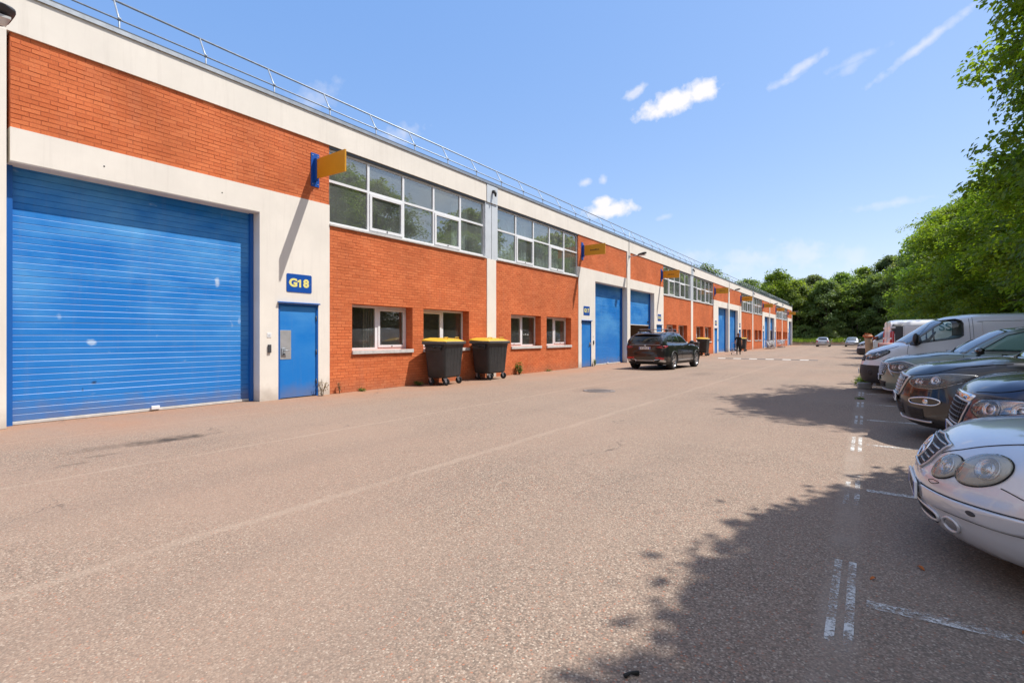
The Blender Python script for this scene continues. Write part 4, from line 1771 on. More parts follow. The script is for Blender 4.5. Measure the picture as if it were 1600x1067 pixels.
def car_paint(name, color, metal=0.0, rough=0.35, flake=0.0, coat=1.0):
    m = principled(name, color, rough, metal, coat=coat)
    N, L, b = nodes_of(m)
    b.inputs['Coat Roughness'].default_value = 0.04
    tc = N.new('ShaderNodeTexCoord')
    n = N.new('ShaderNodeTexNoise')
    n.inputs['Scale'].default_value = 2.5
    n.inputs['Detail'].default_value = 5
    L.new(tc.outputs['Object'], n.inputs['Vector'])
    mr = N.new('ShaderNodeMapRange')
    mr.inputs['To Min'].default_value = 0.02
    mr.inputs['To Max'].default_value = 0.10
    mr.inputs['From Min'].default_value = 0.3
    mr.inputs['From Max'].default_value = 0.75
    L.new(n.outputs['Fac'], mr.inputs['Value'])
    L.new(mr.outputs[0], b.inputs['Coat Roughness'])
    # thin road dust low on the body
    sp = N.new('ShaderNodeSeparateXYZ')
    L.new(tc.outputs['Object'], sp.inputs[0])
    dz = N.new('ShaderNodeMapRange')
    dz.inputs['From Min'].default_value = 0.62
    dz.inputs['From Max'].default_value = 0.18
    dz.inputs['To Max'].default_value = 0.13
    L.new(sp.outputs['Z'], dz.inputs['Value'])
    mm = N.new('ShaderNodeMath')
    mm.operation = 'MULTIPLY'
    L.new(dz.outputs[0], mm.inputs[0])
    L.new(n.outputs['Fac'], mm.inputs[1])
    mix = N.new('ShaderNodeMixRGB')
    mix.inputs['Color1'].default_value = (*color, 1)
    mix.inputs['Color2'].default_value = (0.22, 0.19, 0.165, 1)
    L.new(mm.outputs[0], mix.inputs['Fac'])
    L.new(mix.outputs[0], b.inputs['Base Color'])
    return m


M['tyre'] = noise_tint(principled('tyre_rubber', (0.022, 0.022, 0.023), 0.85), 30, 0.3)
M['rim'] = principled('alloy_rim', (0.50, 0.51, 0.53), 0.3, 0.9)
M['rim_dark'] = principled('dark_rim', (0.05, 0.05, 0.055), 0.3, 0.7)
M['chrome'] = principled('chrome_trim', (0.75, 0.76, 0.78), 0.08, 1.0)
M['satin'] = principled('satin_silver', (0.55, 0.56, 0.58), 0.3, 0.9)
M['car_glass'] = principled('dark_car_glass', (0.010, 0.013, 0.014), 0.02, 0.0, spec=0.75)
M['windscreen'] = principled('pale_windscreen', (0.09, 0.105, 0.11), 0.03, 0.0, coat=1.0, spec=1.0)  # dusty tone, lightened further to put sky reflection into the colour
M['clear_glass'] = glass_material('clear_car_glass', (0.82, 0.93, 0.90), 0.05)
M['teal_glass'] = glass_material('tinted_car_glass', (0.70, 0.92, 0.86), 0.05)
M['plastic'] = noise_tint(principled('black_bumper_plastic', (0.022, 0.022, 0.024), 0.55), 15, 0.3)
M['gloss_black'] = principled('gloss_black', (0.006, 0.006, 0.007), 0.08, coat=1.0)
M['seam'] = principled('panel_gap', (0.006, 0.006, 0.006), 0.9)
M['plate_white'] = principled('plate_white', (0.74, 0.75, 0.74), 0.4)
M['plate_blue'] = principled('plate_blue', (0.01, 0.07, 0.42), 0.4)
M['plate_ink'] = principled('plate_ink', (0.02, 0.02, 0.025), 0.5)
M['red_lens'] = principled('red_lens', (0.46, 0.006, 0.014), 0.12, coat=1.0)
M['amber'] = principled('amber_lens', (0.7, 0.22, 0.03), 0.15)
M['seat'] = principled('seat_cloth', (0.03, 0.03, 0.033), 0.9)


def lamp_glass(name, tint, cloudy=0.35):
    m = bpy.data.materials.new(name)
    m.use_nodes = True
    N, L = m.node_tree.nodes, m.node_tree.links
    b = N['Principled BSDF']
    b.inputs['Base Color'].default_value = (*tint, 1)
    b.inputs['Roughness'].default_value = 0.12
    b.inputs['Coat Weight'].default_value = 1
    b.inputs['Coat Roughness'].default_value = 0.02
    t = N.new('ShaderNodeBsdfTransparent')
    gl = N.new('ShaderNodeBsdfGlossy')
    gl.inputs['Roughness'].default_value = 0.02
    fr = N.new('ShaderNodeFresnel')
    fr.inputs['IOR'].default_value = 1.6
    m1 = N.new('ShaderNodeMixShader')
    m1.inputs[0].default_value = cloudy
    L.new(t.outputs[0], m1.inputs[1])
    L.new(b.outputs[0], m1.inputs[2])
    m2 = N.new('ShaderNodeMixShader')
    L.new(fr.outputs[0], m2.inputs[0])
    L.new(m1.outputs[0], m2.inputs[1])
    L.new(gl.outputs[0], m2.inputs[2])
    L.new(m2.outputs[0], N['Material Output'].inputs['Surface'])
    return m


M['lamp_clear'] = lamp_glass('clear_lamp_cover', (0.75, 0.77, 0.8), 0.10)
M['lamp_cloudy'] = lamp_glass('yellowed_lamp_cover', (0.74, 0.72, 0.62), 0.30)
M['lamp_pale'] = principled('pale_lamp_housing', (0.60, 0.585, 0.52), 0.35, 0.0, coat=0.5)
M['reflector'] = principled('lamp_reflector', (0.62, 0.64, 0.67), 0.16, 1.0)
M['lamp_black'] = principled('lamp_housing', (0.03, 0.032, 0.036), 0.25, 0.3)


def headlight(root, sh, outline, axis=None, cover='lamp_clear', house='lamp_black', bowls=(), off=0.010, bulge=0.02, trim=None):
    """cover over a housing with reflector bowls; bowls: (x, y, z, radius)"""
    for sgn in (1, -1):
        O = outline if sgn == 1 else flip_y(outline)
        h = holder('headlight', root)
        mb = MB()
        surf_patch(mb, sh, O, M[house], axis, 0.0015, 0.0, 5)
        mb.build('housing', h)
        for (bx, by, bz, br) in bowls:
            p = sh.project(np.array([[bx, by * sgn, bz]]), axis)[0]
            n = sh.normal(p[None])[0]
            mb = MB()
            nv = Vector(n)
            q = nv.to_track_quat('X', 'Z')
            prof = [(br * 1.13, 0.0), (br * 1.12, 0.012), (br, 0.012), (br, 0.008), (br * 0.93, 0.011), (br * 0.8, 0.005), (br * 0.42, 0.002), (br * 0.38, 0.010), (br * 0.2, 0.016), (0.001, 0.017)]
            mb.lathe(prof, M['reflector'], 24, 'x')
            mb.v = [tuple(Vector(p) + q @ Vector(v)) for v in mb.v]
            mb.build('reflector', h)
        mb = MB()
        surf_patch(mb, sh, O, M[cover], axis, off, bulge, 7, rim=0.0)
        mb.build('cover', h)
        if trim:
            mb = MB()
            surf_line(mb, sh, O, trim[0], M[trim[1]], axis, off=trim[2] if len(trim) > 2 else 0.008, n=60, closed=True)
            mb.build('trim', h)


def plate(root, x, z, face=-1, y=0.0, w=0.52, h=0.11, tilt=0.0, eu=True):
    """number plate; face -1 looks to -x, +1 to +x. Characters are unreadable in the photograph: dark strokes only"""
    pl = holder('number_plate', root, (x, y, z), (0, tilt, 0))
    s = face
    mb = MB()
    mb.cbox(-0.008, 0.008, -w / 2, w / 2, -h / 2, h / 2, M['plate_white'], 0.004)
    mb.build('plate', pl)
    mb = MB()
    xs = sorted((s * 0.0085, s * 0.0095))
    for (a, b) in ((-w / 2 + 0.006, -w / 2 + 0.046), (w / 2 - 0.046, w / 2 - 0.006)):
        mb.box(xs[0], xs[1], a, b, -h / 2 + 0.006, h / 2 - 0.006, M['plate_blue'])
    mb.build('blue_band', pl)
    mb = MB()
    k = 0
    yy = -w / 2 + 0.075
    for wd in (0.036, 0.036, -0.02, 0.034, 0.034, 0.034, -0.02, 0.036, 0.036):
        if wd < 0:
            mb.box(xs[0], xs[1], yy, yy + 0.014, -0.006, 0.006, M['plate_ink'])
            yy += 0.028
            continue
        mb.box(xs[0], xs[1], yy, yy + 0.009, -0.035, 0.035, M['plate_ink'])
        mb.box(xs[0], xs[1], yy + wd - 0.009, yy + wd, -0.035, 0.035, M['plate_ink'])
        mb.box(xs[0], xs[1], yy + 0.009, yy + wd - 0.009, 0.026 - 0.03 * (k % 3), 0.035 - 0.03 * (k % 3), M['plate_ink'])
        yy += wd + 0.008
        k += 1
    mb.build('lettering', pl)


WHEEL_CACHE = {}


def wheel_meshes(r, w, kind):
    key = (r, w, kind)
    if key in WHEEL_CACHE:
        return WHEEL_CACHE[key]
    rr = r * 0.68
    mb = MB()
    prof = [(rr - 0.01, w / 2 - 0.005), (rr + 0.01, w / 2), (r - 0.03, w / 2 + 0.004), (r - 0.008, w / 2 - 0.012), (r, w / 2 - 0.04), (r - 0.006, w / 2 - 0.07), (r, w / 2 - 0.075), (r, 0.01), (r - 0.006, 0.006), (r - 0.006, -0.006),
            (r, -0.01), (r, -w / 2 + 0.04), (r - 0.02, -w / 2), (rr, -w / 2), (rr - 0.02, -w / 2 + 0.03), (rr - 0.02, w / 2 - 0.03)]
    mb.lathe(prof, M['tyre'], 40, 'y', closed=True)
    ty = mb.mesh('tyre')
    mb = MB()
    mt = M['rim'] if kind != 'steel' else M['rim_dark']
    mb.lathe([(rr, w / 2 - 0.004), (rr - 0.018, w / 2 - 0.01), (rr - 0.03, w / 2 - 0.05), (rr - 0.035, -w / 2 + 0.02)], mt, 40, 'y')
    mb.lathe([(rr - 0.04, w / 2 - 0.09), (0.001, w / 2 - 0.09)], M['black'], 24, 'y')
    mb.lathe([(rr * 0.62, w / 2 - 0.075), (rr * 0.60, w / 2 - 0.07), (0.03, w / 2 - 0.07)], M['rim_dark'], 24, 'y')
    mb.lathe([(rr * 0.22, w / 2 - 0.06), (rr * 0.20, w / 2 - 0.018), (rr * 0.12, w / 2 - 0.012), (0.001, w / 2 - 0.011)], mt, 20, 'y')
    ns = {'five': 5, 'twin': 10, 'steel': 8}[kind]
    for k in range(ns):
        a = 2 * PI * k / ns + (0.18 * (1 if k % 2 else -1) if kind == 'twin' else 0)
        ca, sa = math.cos(a), math.sin(a)
        hw0, hw1 = (0.032, 0.022) if kind != 'five' else (0.045, 0.035)
        r0, r1 = rr * 0.16, rr - 0.012
        v = []
        for (rad, hw, d) in ((r0, hw0, w / 2 - 0.018), (r1, hw1, w / 2 - 0.02)):
            for sg in (-1, 1):
                for dd in (0, -0.035):
                    v.append((ca * rad - sa * hw * sg, d + dd, sa * rad + ca * hw * sg))
        mb.add(v, [(0, 2, 6, 4), (1, 5, 7, 3), (0, 4, 5, 1), (2, 3, 7, 6)], mt)
    rm = mb.mesh('rim')
    for me in (ty, rm):
        bm = bmesh.new()
        bm.from_mesh(me)
        bmesh.ops.recalc_face_normals(bm, faces=bm.faces)
        bm.to_mesh(me)
        bm.free()
    WHEEL_CACHE[key] = (ty, rm)
    return ty, rm


def add_wheels(root, xs, half, r, w, kind, steer=0.0):
    for i, x in enumerate(xs):
        for sgn in (1, -1):
            h = holder('wheel', root, (x, sgn * (half - w / 2), r), (0, 0, (0 if sgn > 0 else PI) + (steer if i == 0 else 0)))
            ty, rm = wheel_meshes(r, w, kind)
            link('tyre', ty, h)
            link('rim', rm, h)


def boolean_cut(me, cutter, name):
    a = bpy.data.objects.new('cut_a', me)
    b = bpy.data.objects.new('cut_b', cutter)
    COL.objects.link(a)
    COL.objects.link(b)
    md = a.modifiers.new('cut', 'BOOLEAN')
    md.operation = 'DIFFERENCE'
    md.object = b
    md.solver = 'EXACT'
    md.material_mode = 'TRANSFER'
    dg = bpy.context.evaluated_depsgraph_get()
    out = bpy.data.meshes.new_from_object(a.evaluated_get(dg))
    out.name = name
    bpy.data.objects.remove(a)
    bpy.data.objects.remove(b)
    return out


def car_body(root, sh, paint, axles, r_arch, cuts=(), z_axle=None, half=None, lower=None):
    V, F = sh.shell()
    mb = MB()
    mb.add(V, F, paint, True)
    me = mb.mesh('body')
    bm = bmesh.new()
    bm.from_mesh(me)
    bmesh.ops.recalc_face_normals(bm, faces=bm.faces)
    if lower:
        pass
    bm.to_mesh(me)
    bm.free()
    cm = MB()
    half = half or sh.W
    for x in axles:
        for sgn in (1, -1):
            d0, d1 = sorted((sgn * (half - 0.30), sgn * (half + 0.25)))
            cyl = [(x + r_arch * math.cos(2 * PI * k / 40), z_axle + r_arch * math.sin(2 * PI * k / 40)) for k in range(40)]
            cm.prism(cyl, d0, d1, 'y', M['black'])
    for (poly, d0, d1) in cuts:
        cm.prism(poly, d0, d1, 'y', M['dark_grey'])
    cut = cm.mesh('cut')
    bm = bmesh.new()
    bm.from_mesh(cut)
    bmesh.ops.recalc_face_normals(bm, faces=bm.faces)
    bm.to_mesh(cut)
    bm.free()
    out = boolean_cut(me, cut, 'body')
    out.polygons.foreach_set('use_smooth', [True] * len(out.polygons))
    out.set_sharp_from_angle(angle=R(38))
    o = link('body', out, root)
    return o


def arch_trim(root, sh, axles, r, mat, width=0.035, name='arch_trim', z_axle=0.33, a0=-0.25, off=0.004):
    """band that follows the wheel opening on the body side"""
    for x in axles:
        for sgn in (1, -1):
            mb = MB()
            A = np.linspace(a0, PI - a0, 34)
            rows = []
            for rad in (r - 0.004, r + width * 0.5, r + width):
                P = np.stack([x + rad * np.cos(A), np.full(len(A), sgn * (sh.W - 0.02)), z_axle + rad * np.sin(A)], 1)
                P = sh.project(P, 'y')
                rows.append(P)
            N0 = np.array([0, sgn, 0.0])
            G = [rows[0] + N0 * (-0.04), rows[0] + N0 * (off + 0.008), rows[1] + N0 * (off + 0.010), rows[2] + N0 * off, rows[2] - N0 * 0.02]
            mb.grid([[tuple(p) for p in row] for row in G], mat, True)
            mb.build(name, root)


def mirror_pair(root, x, y, z, paint, size=1.0, low='plastic', glass_face=1):
    for sgn in (1, -1):
        h = holder('wing_mirror', root, (x, sgn * y, z))
        mb = MB()
        G = []
        n = 12
        for i in range(9):
            t = i / 8
            yy = (0.03 + 0.20 * t) * size
            e = (1 - (2 * t - 1) ** 4) ** 0.5
            hx, hz = 0.055 * e * size + 0.004, (0.075 - 0.015 * t) * e * size + 0.004
            G.append([(hx * math.cos(a) * 1.1 + 0.02 * t, sgn * yy, hz * math.sin(a) + 0.05 * size) for a in [2 * PI * k / n for k in range(n)]])
        mb.grid(G, paint, wrap=True)
        mb.build('shell', h)
        mb = MB()
        mb.tube([(0.02, -sgn * 0.06, -0.03), (0.01, sgn * 0.06, 0.0), (0.0, sgn * 0.10, 0.03)], [0.035, 0.03, 0.02], M[low], 8)
        mb.build('foot', h)
        mb = MB()
        mb.cbox(0.045 * size, 0.066 * size + 0.004, *sorted((sgn * 0.055 * size, sgn * 0.205 * size)), -0.0 * size, 0.10 * size, M['car_glass'], 0.006)
        mb.build('glass', h)


def side_items(root, sh, wins, glass, doors=(), handles=(), sill=None, belt=None, belt_mat='gloss_black'):
    """side windows, shut lines, handles on both flanks"""
    for sgn in (-1, 1):
        fl = (lambda P: P) if sgn < 0 else flip_y
        for W_ in wins:
            pts, gm = (W_ if isinstance(W_, tuple) and isinstance(W_[1], str) else (W_, glass))
            P = fl([(p[0], -0.8, p[1]) for p in pts])
            mb = MB()
            if gm.endswith('_open'):
                surf_patch(mb, sh, P, M[gm[:-5]], 'y', -0.012, 0.0, 5, 40, smooth=False, rim=-0.016)
                mb.build('side_window', root)
                mb = MB()
                surf_line(mb, sh, resample_poly(P, 60), 0.010, M['gloss_black'], 'y', 0.0, closed=True, smooth=False)
                mb.build('window_trim', root)
            else:
                surf_patch(mb, sh, P, M[gm], 'y', 0.004, 0.0, 5, 40, smooth=False)
                mb.build('side_window', root)
        for pts in doors:
            mb = MB()
            surf_line(mb, sh, fl([(p[0], -0.85, p[1]) for p in pts]), 0.0035, M['seam'], 'y', 0.0005, n=40)
            mb.build('door_gap', root)
        for (hx, hz) in handles:
            p = sh.project(np.array([[hx, sgn * 0.85, hz]]), 'y')[0]
            mb = MB()
            y0, y1 = sorted((p[1] - sgn * 0.005, p[1] + sgn * 0.028))
            mb.cbox(hx - 0.09, hx + 0.09, y0, y1, hz - 0.014, hz + 0.014, M['gloss_black'] if belt_mat != 'paint' else M['satin'], 0.008)
            mb.build('door_handle', root)
        if belt:
            mb = MB()
            surf_line(mb, sh, fl([(p[0], -0.8, p[1]) for p in belt]), 0.009, M[belt_mat], 'y', 0.003, n=40)
            mb.build('waist_trim', root)
        if sill:
            (xa, xb, za, zb_, mt) = sill
            mb = MB()
            surf_patch(mb, sh, fl([(xa, -0.85, za), (xb, -0.85, za), (xb, -0.85, zb_), (xa, -0.85, zb_)]), M[mt], 'y', 0.008, 0.0, 4, 50, smooth=False)
            mb.build('sill_trim', root)


def glass_top(root, sh, name, pts, mat='car_glass', off=0.004):
    mb = MB()
    surf_patch(mb, sh, pts, M[mat], None, off, 0.0, 8, 48, smooth=False)
    mb.build(name, root)


def grille_bars(root, sh, outline, x0, ys, zs, bar, mat='chrome', back='black', trim=None, vert=(), smooth=False, bulge=0.0):
    """dark opening with bars; zs: heights of horizontal bars (y range each), vert: upright bars"""
    g = holder('grille', root)
    mb = MB()
    surf_patch(mb, sh, outline, M[back], 'x', 0.003, 0, 5, 60, smooth=smooth)
    mb.build('backing', g)
    for (z, ya, yb) in zs:
        mb = MB()
        n = 14
        P = np.array([(x0, ya + (yb - ya) * k / n, z) for k in range(n + 1)])
        P = sh.project(P, 'x')
        N_ = sh.normal(P)
        P1 = P + N_ * 0.010
        G = []
        for k in range(n + 1):
            p, nn = P[k], N_[k]
            up = np.array([0, 0, 1.0])
            G.append([tuple(p + up * -bar * 0.5), tuple(p + nn * 0.016 - up * bar * 0.4), tuple(p + nn * 0.020), tuple(p + nn * 0.014 + up * bar * 0.5), tuple(p + up * bar * 0.6)])
        mb.grid(G, M[mat])
        mb.build('bar', g)
    for (y, za, zb_) in vert:
        mb = MB()
        P = sh.project(np.array([(x0, y, za + (zb_ - za) * k / 6) for k in range(7)]), 'x')
        N_ = sh.normal(P)
        mb.tube([tuple(p + n_ * 0.007) for p, n_ in zip(P, N_)], 0.006, M[mat], 6)
        mb.build('bar', g)
    if trim:
        mb = MB()
        surf_line(mb, sh, outline if smooth else resample_poly(outline, 60), trim[0], M[trim[1]], 'x', 0.006, n=60, closed=True, smooth=smooth)
        mb.build('surround', g)
    return g


def ellipse_on(sh, c, a, b, tilt=0.0, n=16):
    """ellipse lying on the body around c (a along the surface sideways, b upwards)"""
    p = sh.project(np.array([c], float))[0]
    nn = sh.normal(p[None])[0]
    e1 = np.cross([0, 0, 1.0], nn)
    e1 /= np.linalg.norm(e1)
    if e1[1] < 0:
        e1 = -e1
    e2 = np.cross(nn, e1)
    if e2[2] < 0:
        e2 = -e2
    t = R(tilt)
    u, w = e1 * math.cos(t) + e2 * math.sin(t), e2 * math.cos(t) - e1 * math.sin(t)
    return [tuple(p + u * a * math.cos(k * 2 * PI / n) + w * b * math.sin(k * 2 * PI / n)) for k in range(n)]


def paint_band(o, bands):
    """split the shell along planes and give what lies inside each band another material"""
    bm = bmesh.new()
    bm.from_mesh(o.data)
    mats = o.data.materials
    for (x0, x1, z0, z1, mat) in bands:
        for (co, no) in (((x0, 0, 0), (1, 0, 0)), ((x1, 0, 0), (1, 0, 0)), ((0, 0, z0), (0, 0, 1)), ((0, 0, z1), (0, 0, 1))):
            bmesh.ops.bisect_plane(bm, geom=bm.verts[:] + bm.edges[:] + bm.faces[:], dist=1e-5, plane_co=co, plane_no=no)
        if mat.name not in [m.name for m in mats if m]:
            mats.append(mat)
        idx = [m.name if m else '' for m in mats].index(mat.name)
        for f in bm.faces:
            c = f.calc_center_median()
            if x0 < c.x < x1 and z0 < c.z < z1 and f.material_index == 0:
                f.material_index = idx
    bm.to_mesh(o.data)
    bm.free()
    o.data.polygons.foreach_set('use_smooth', [True] * len(o.data.polygons))
    o.data.set_sharp_from_angle(angle=R(38))


def under_tray(root, L, half, z=0.21):
    mb = MB()
    mb.box(0.5, L - 0.4, -half + 0.16, half - 0.16, z, z + 0.06, M['black'])
    mb.build('under_tray', root)


def interior(root, x0, x1, half, z):
    for sgn in (-1, 1):
        mb = MB()
        mb.cbox(x0, x0 + 0.5, sgn * 0.38 - 0.24, sgn * 0.38 + 0.24, z - 0.1, z + 0.03, M['seat'], 0.03)
        mb.build('seat', root)


# ---- 1. silver coupe with twin oval lamps --------------------------------------------------
def silver_coupe():
    root = thing('silver_coupe', 'old silver coupe with twin oval headlights nearest the camera', 'car', (0.27, 4.50, 0), 0, 'cars parked nose out in the bays')
    sh = CarShape(4.64, 1.76,
                  nose=[(0.14, 0.20), (0.22, 0.07), (0.33, 0.015), (0.45, 0.0), (0.52, 0.012), (0.58, 0.055), (0.66, 0.10), (0.74, 0.16), (0.85, 0.3)],
                  tail=[(0.2, 4.5), (0.4, 4.62), (0.6, 4.64), (0.8, 4.58), (0.98, 4.5)],
                  top=[(0, 0.66), (0.1, 0.735), (0.2, 0.785), (0.5, 0.855), (0.9, 0.91), (1.35, 0.955), (2.2, 0.96), (3.8, 0.98), (4.3, 0.96), (4.64, 0.92)],
                  side=[(0.12, 0.90), (0.3, 0.975), (0.5, 1.0), (0.7, 0.985), (0.88, 0.945), (1.0, 0.90)],
                  roof=[(1.1, 0.80), (1.4, 0.95), (2.1, 1.35), (2.5, 1.405), (3.0, 1.38), (3.5, 1.2), (4.0, 0.96), (4.2, 0.85)],
                  cab=[(0.8, 0.78), (0.95, 0.745), (1.38, 0.57)], sweep=(0.42, 2.6), rsweep=(0.3, 2.6), crown=0.07, zb=0.17, kf=0.13, kt=0.065,
                  flare=[(0.86, 0.31, 0.02), (3.58, 0.31, 0.02)])
    pt = car_paint('silver_paint', (0.64, 0.645, 0.66), 0.4, 0.34)
    body = car_body(root, sh, pt, (0.86, 3.58), 0.335, z_axle=0.31)
    add_wheels(root, (0.86, 3.58), sh.W - 0.01, 0.31, 0.21, 'five')
    under_tray(root, 4.64, sh.W)
    # twin oval headlights: a wide outer one and a small inner one that touches it
    for nm, c, a, b, tl, bw in (('outer', (0.30, -0.60, 0.635), 0.158, 0.098, -24, 0.062), ('inner', (0.135, -0.425, 0.612), 0.115, 0.082, -24, 0.05)):
        O = ellipse_on(sh, c, a, b, tl)
        headlight(root, sh, O, None, 'lamp_cloudy', 'lamp_pale', [(c[0] + (0.03 if nm == 'outer' else 0), c[1] - (0.015 if nm == 'outer' else 0), c[2] + 0.005, bw)], off=0.014, bulge=0.028, trim=(0.0045, 'seam', 0.003))
    # grille between the lamps
    out = [(0.15, -0.29, 0.725), (0.10, 0.0, 0.745), (0.15, 0.29, 0.725), (0.10, 0.215, 0.60), (0.08, 0.17, 0.545), (0.08, -0.17, 0.545), (0.10, -0.215, 0.60)]
    g = grille_bars(root, sh, out, 0.1, None, [(0.575 + 0.034 * k, -0.185 - 0.022 * k, 0.185 + 0.022 * k) for k in range(5)], 0.014, 'satin', 'black', trim=(0.010, 'satin'))
    p = sh.project(np.array([[0.1, 0, 0.645]]), 'x')[0]
    n_ = Vector(sh.normal(p[None])[0])
    q = n_.to_track_quat('X', 'Z')
    mb = MB()
    mb.tube([tuple(Vector(p) + n_ * 0.03 + q @ Vector((0, 0.085 * math.cos(a), 0.085 * math.sin(a)))) for a in [k * 2 * PI / 32 for k in range(32)]], 0.0075, M['chrome'], 8, closed=True)
    for a in (90, 210, 330):
        e = Vector(p) + n_ * 0.03 + q @ Vector((0, 0.082 * math.cos(R(a)), 0.082 * math.sin(R(a))))
        mb.tube([tuple(Vector(p) + n_ * 0.034), tuple(e)], [0.014, 0.004], M['chrome'], 6)
    mb.build('emblem', g)
    # bumper rub strip with its two grooves, intake, fog lamps
    for sgn in (-1, 1):
        fl = (lambda P: P) if sgn < 0 else flip_y
        mb = MB()
        surf_patch(mb, sh, fl([(0.0, -0.30, 0.455), (0.12, -0.62, 0.455), (0.42, -0.85, 0.455), (0.5, -0.87, 0.445), (0.42, -0.85, 0.375), (0.12, -0.62, 0.365), (0.0, -0.30, 0.365), (0.0, -0.27, 0.41)]), pt, None, 0.011, 0.004, 5, 60)
        mb.build('rub_strip', root)
        mb = MB()
        surf_line(mb, sh, fl([(0.0, -0.27, 0.462), (0.12, -0.62, 0.462), (0.42, -0.86, 0.462), (0.5, -0.88, 0.45)]), 0.0035, M['seam'], None, 0.001)
        surf_line(mb, sh, fl([(0.0, -0.27, 0.358), (0.12, -0.62, 0.358), (0.42, -0.86, 0.366), (0.5, -0.88, 0.37)]), 0.003, M['seam'], None, 0.001)
        mb.build('bumper_gap', root)
        f = holder('fog_lamp', root)
        mb = MB()
        O = ellipse_on(sh, fl([(0.10, -0.56, 0.275)])[0], 0.062, 0.043, -8)
        surf_patch(mb, sh, O, M['reflector'], None, 0.002, 0.006, 4, 24)
        mb.build('reflector', f)
        mb = MB()
        surf_line(mb, sh, O, 0.009, pt, None, 0.004, closed=True, n=32)
        mb.build('surround', f)
        # wing-to-bumper gap, bonnet gap, washer flap
        mb = MB()
        surf_line(mb, sh, fl([(0.36, -0.70, 0.555), (0.46, -0.80, 0.53), (0.56, -0.87, 0.525), (0.62, -0.88, 0.53)]), 0.003, M['seam'], None, 0.001)
        surf_line(mb, sh, fl([(0.09, -0.28, 0.69), (0.13, -0.34, 0.715), (0.20, -0.42, 0.735), (0.3, -0.50, 0.77), (0.42, -0.58, 0.805), (0.6, -0.665, 0.835), (0.9, -0.72, 0.875), (1.3, -0.72, 0.92)]), 0.0035, M['seam'], None, 0.0, n=50)
        surf_line(mb, sh, fl([(0.06, -0.36, 0.505), (0.07, -0.40, 0.52), (0.10, -0.46, 0.515), (0.07, -0.40, 0.495)]), 0.002, M['seam'], None, 0.0, closed=True)
        mb.build('bonnet_gap', root)
    mb = MB()
    surf_line(mb, sh, [(0.16, -0.29, 0.735), (0.13, -0.15, 0.752), (0.12, 0, 0.757), (0.13, 0.15, 0.752), (0.16, 0.29, 0.735)], 0.004, M['seam'], None, 0.0, n=40)
    mb.build('bonnet_gap', root)
    mb = MB()
    surf_patch(mb, sh, [(0.03, -0.42, 0.30), (0, -0.2, 0.318), (0, 0.2, 0.318), (0.03, 0.42, 0.30), (0.03, 0.40, 0.245), (0, 0.2, 0.228), (0, -0.2, 0.228), (0.03, -0.40, 0.245)], M['black'], None, 0.002, 0, 5, 48)
    mb.build('intake', root)
    mb = MB()
    for z in (0.262, 0.287):
        surf_line(mb, sh, [(0.03, -0.40, z), (0, -0.2, z), (0, 0.2, z), (0.03, 0.40, z)], 0.005, M['dark_grey'], 'x', 0.005)
    mb.build('intake_bar', root)
    mb = MB()
    surf_line(mb, sh, [(0.05, -0.46, 0.275), (0.03, -0.42, 0.318), (0, -0.2, 0.335), (0, 0.2, 0.335), (0.03, 0.42, 0.318), (0.05, 0.46, 0.275), (0.03, 0.42, 0.232), (0, 0.2, 0.212), (0, -0.2, 0.212), (0.03, -0.42, 0.232)], 0.011, pt, None, 0.002, n=80, closed=True)
    mb.build('intake_surround', root)
    plate(root, -0.006, 0.405, -1)
    mb = MB()
    O = ellipse_on(sh, (0.20, -0.695, 0.415), 0.028, 0.014, 5)
    surf_patch(mb, sh, O, M['dark_grey'], None, 0.0165, 0, 3, 20, rim=0.005)
    mb.build('paint_scrape', root)
    glass_top(root, sh, 'windscreen', [(1.52, -0.62, 1.03), (1.42, 0, 0.99), (1.52, 0.62, 1.03), (2.12, 0.50, 1.33), (2.08, 0, 1.35), (2.12, -0.50, 1.33)], 'windscreen')
    glass_top(root, sh, 'rear_window', [(3.92, -0.55, 1.02), (3.95, 0, 1.02), (3.92, 0.55, 1.02), (3.35, 0.48, 1.26), (3.3, 0, 1.30), (3.35, -0.48, 1.26)])
    side_items(root, sh, [[(1.72, 1.0), (2.3, 1.29), (2.9, 1.32), (3.3, 1.2), (3.5, 1.03)]], 'car_glass', doors=[[(1.45, 0.90), (1.42, 0.55), (1.5, 0.3)], [(2.85, 0.92), (2.9, 0.6), (2.75, 0.3)]], handles=[(2.62, 0.80)], belt=[(1.6, 0.97), (2.6, 0.985), (3.6, 1.0)])
    mirror_pair(root, 1.72, 0.80, 0.98, pt, 0.9)
    for sgn in (-1, 1):
        mb = MB()
        surf_patch(mb, sh, [(4.55, sgn * 0.55, 0.86), (4.45, sgn * 0.80, 0.84), (4.2, sgn * 0.86, 0.82), (4.45, sgn * 0.80, 0.68), (4.6, sgn * 0.52, 0.68)], M['red_lens'], None, 0.006, 0.01, 5, 40, smooth=False)
        mb.build('tail_light', root)
    plate(root, 4.66, 0.72, 1)
    return root


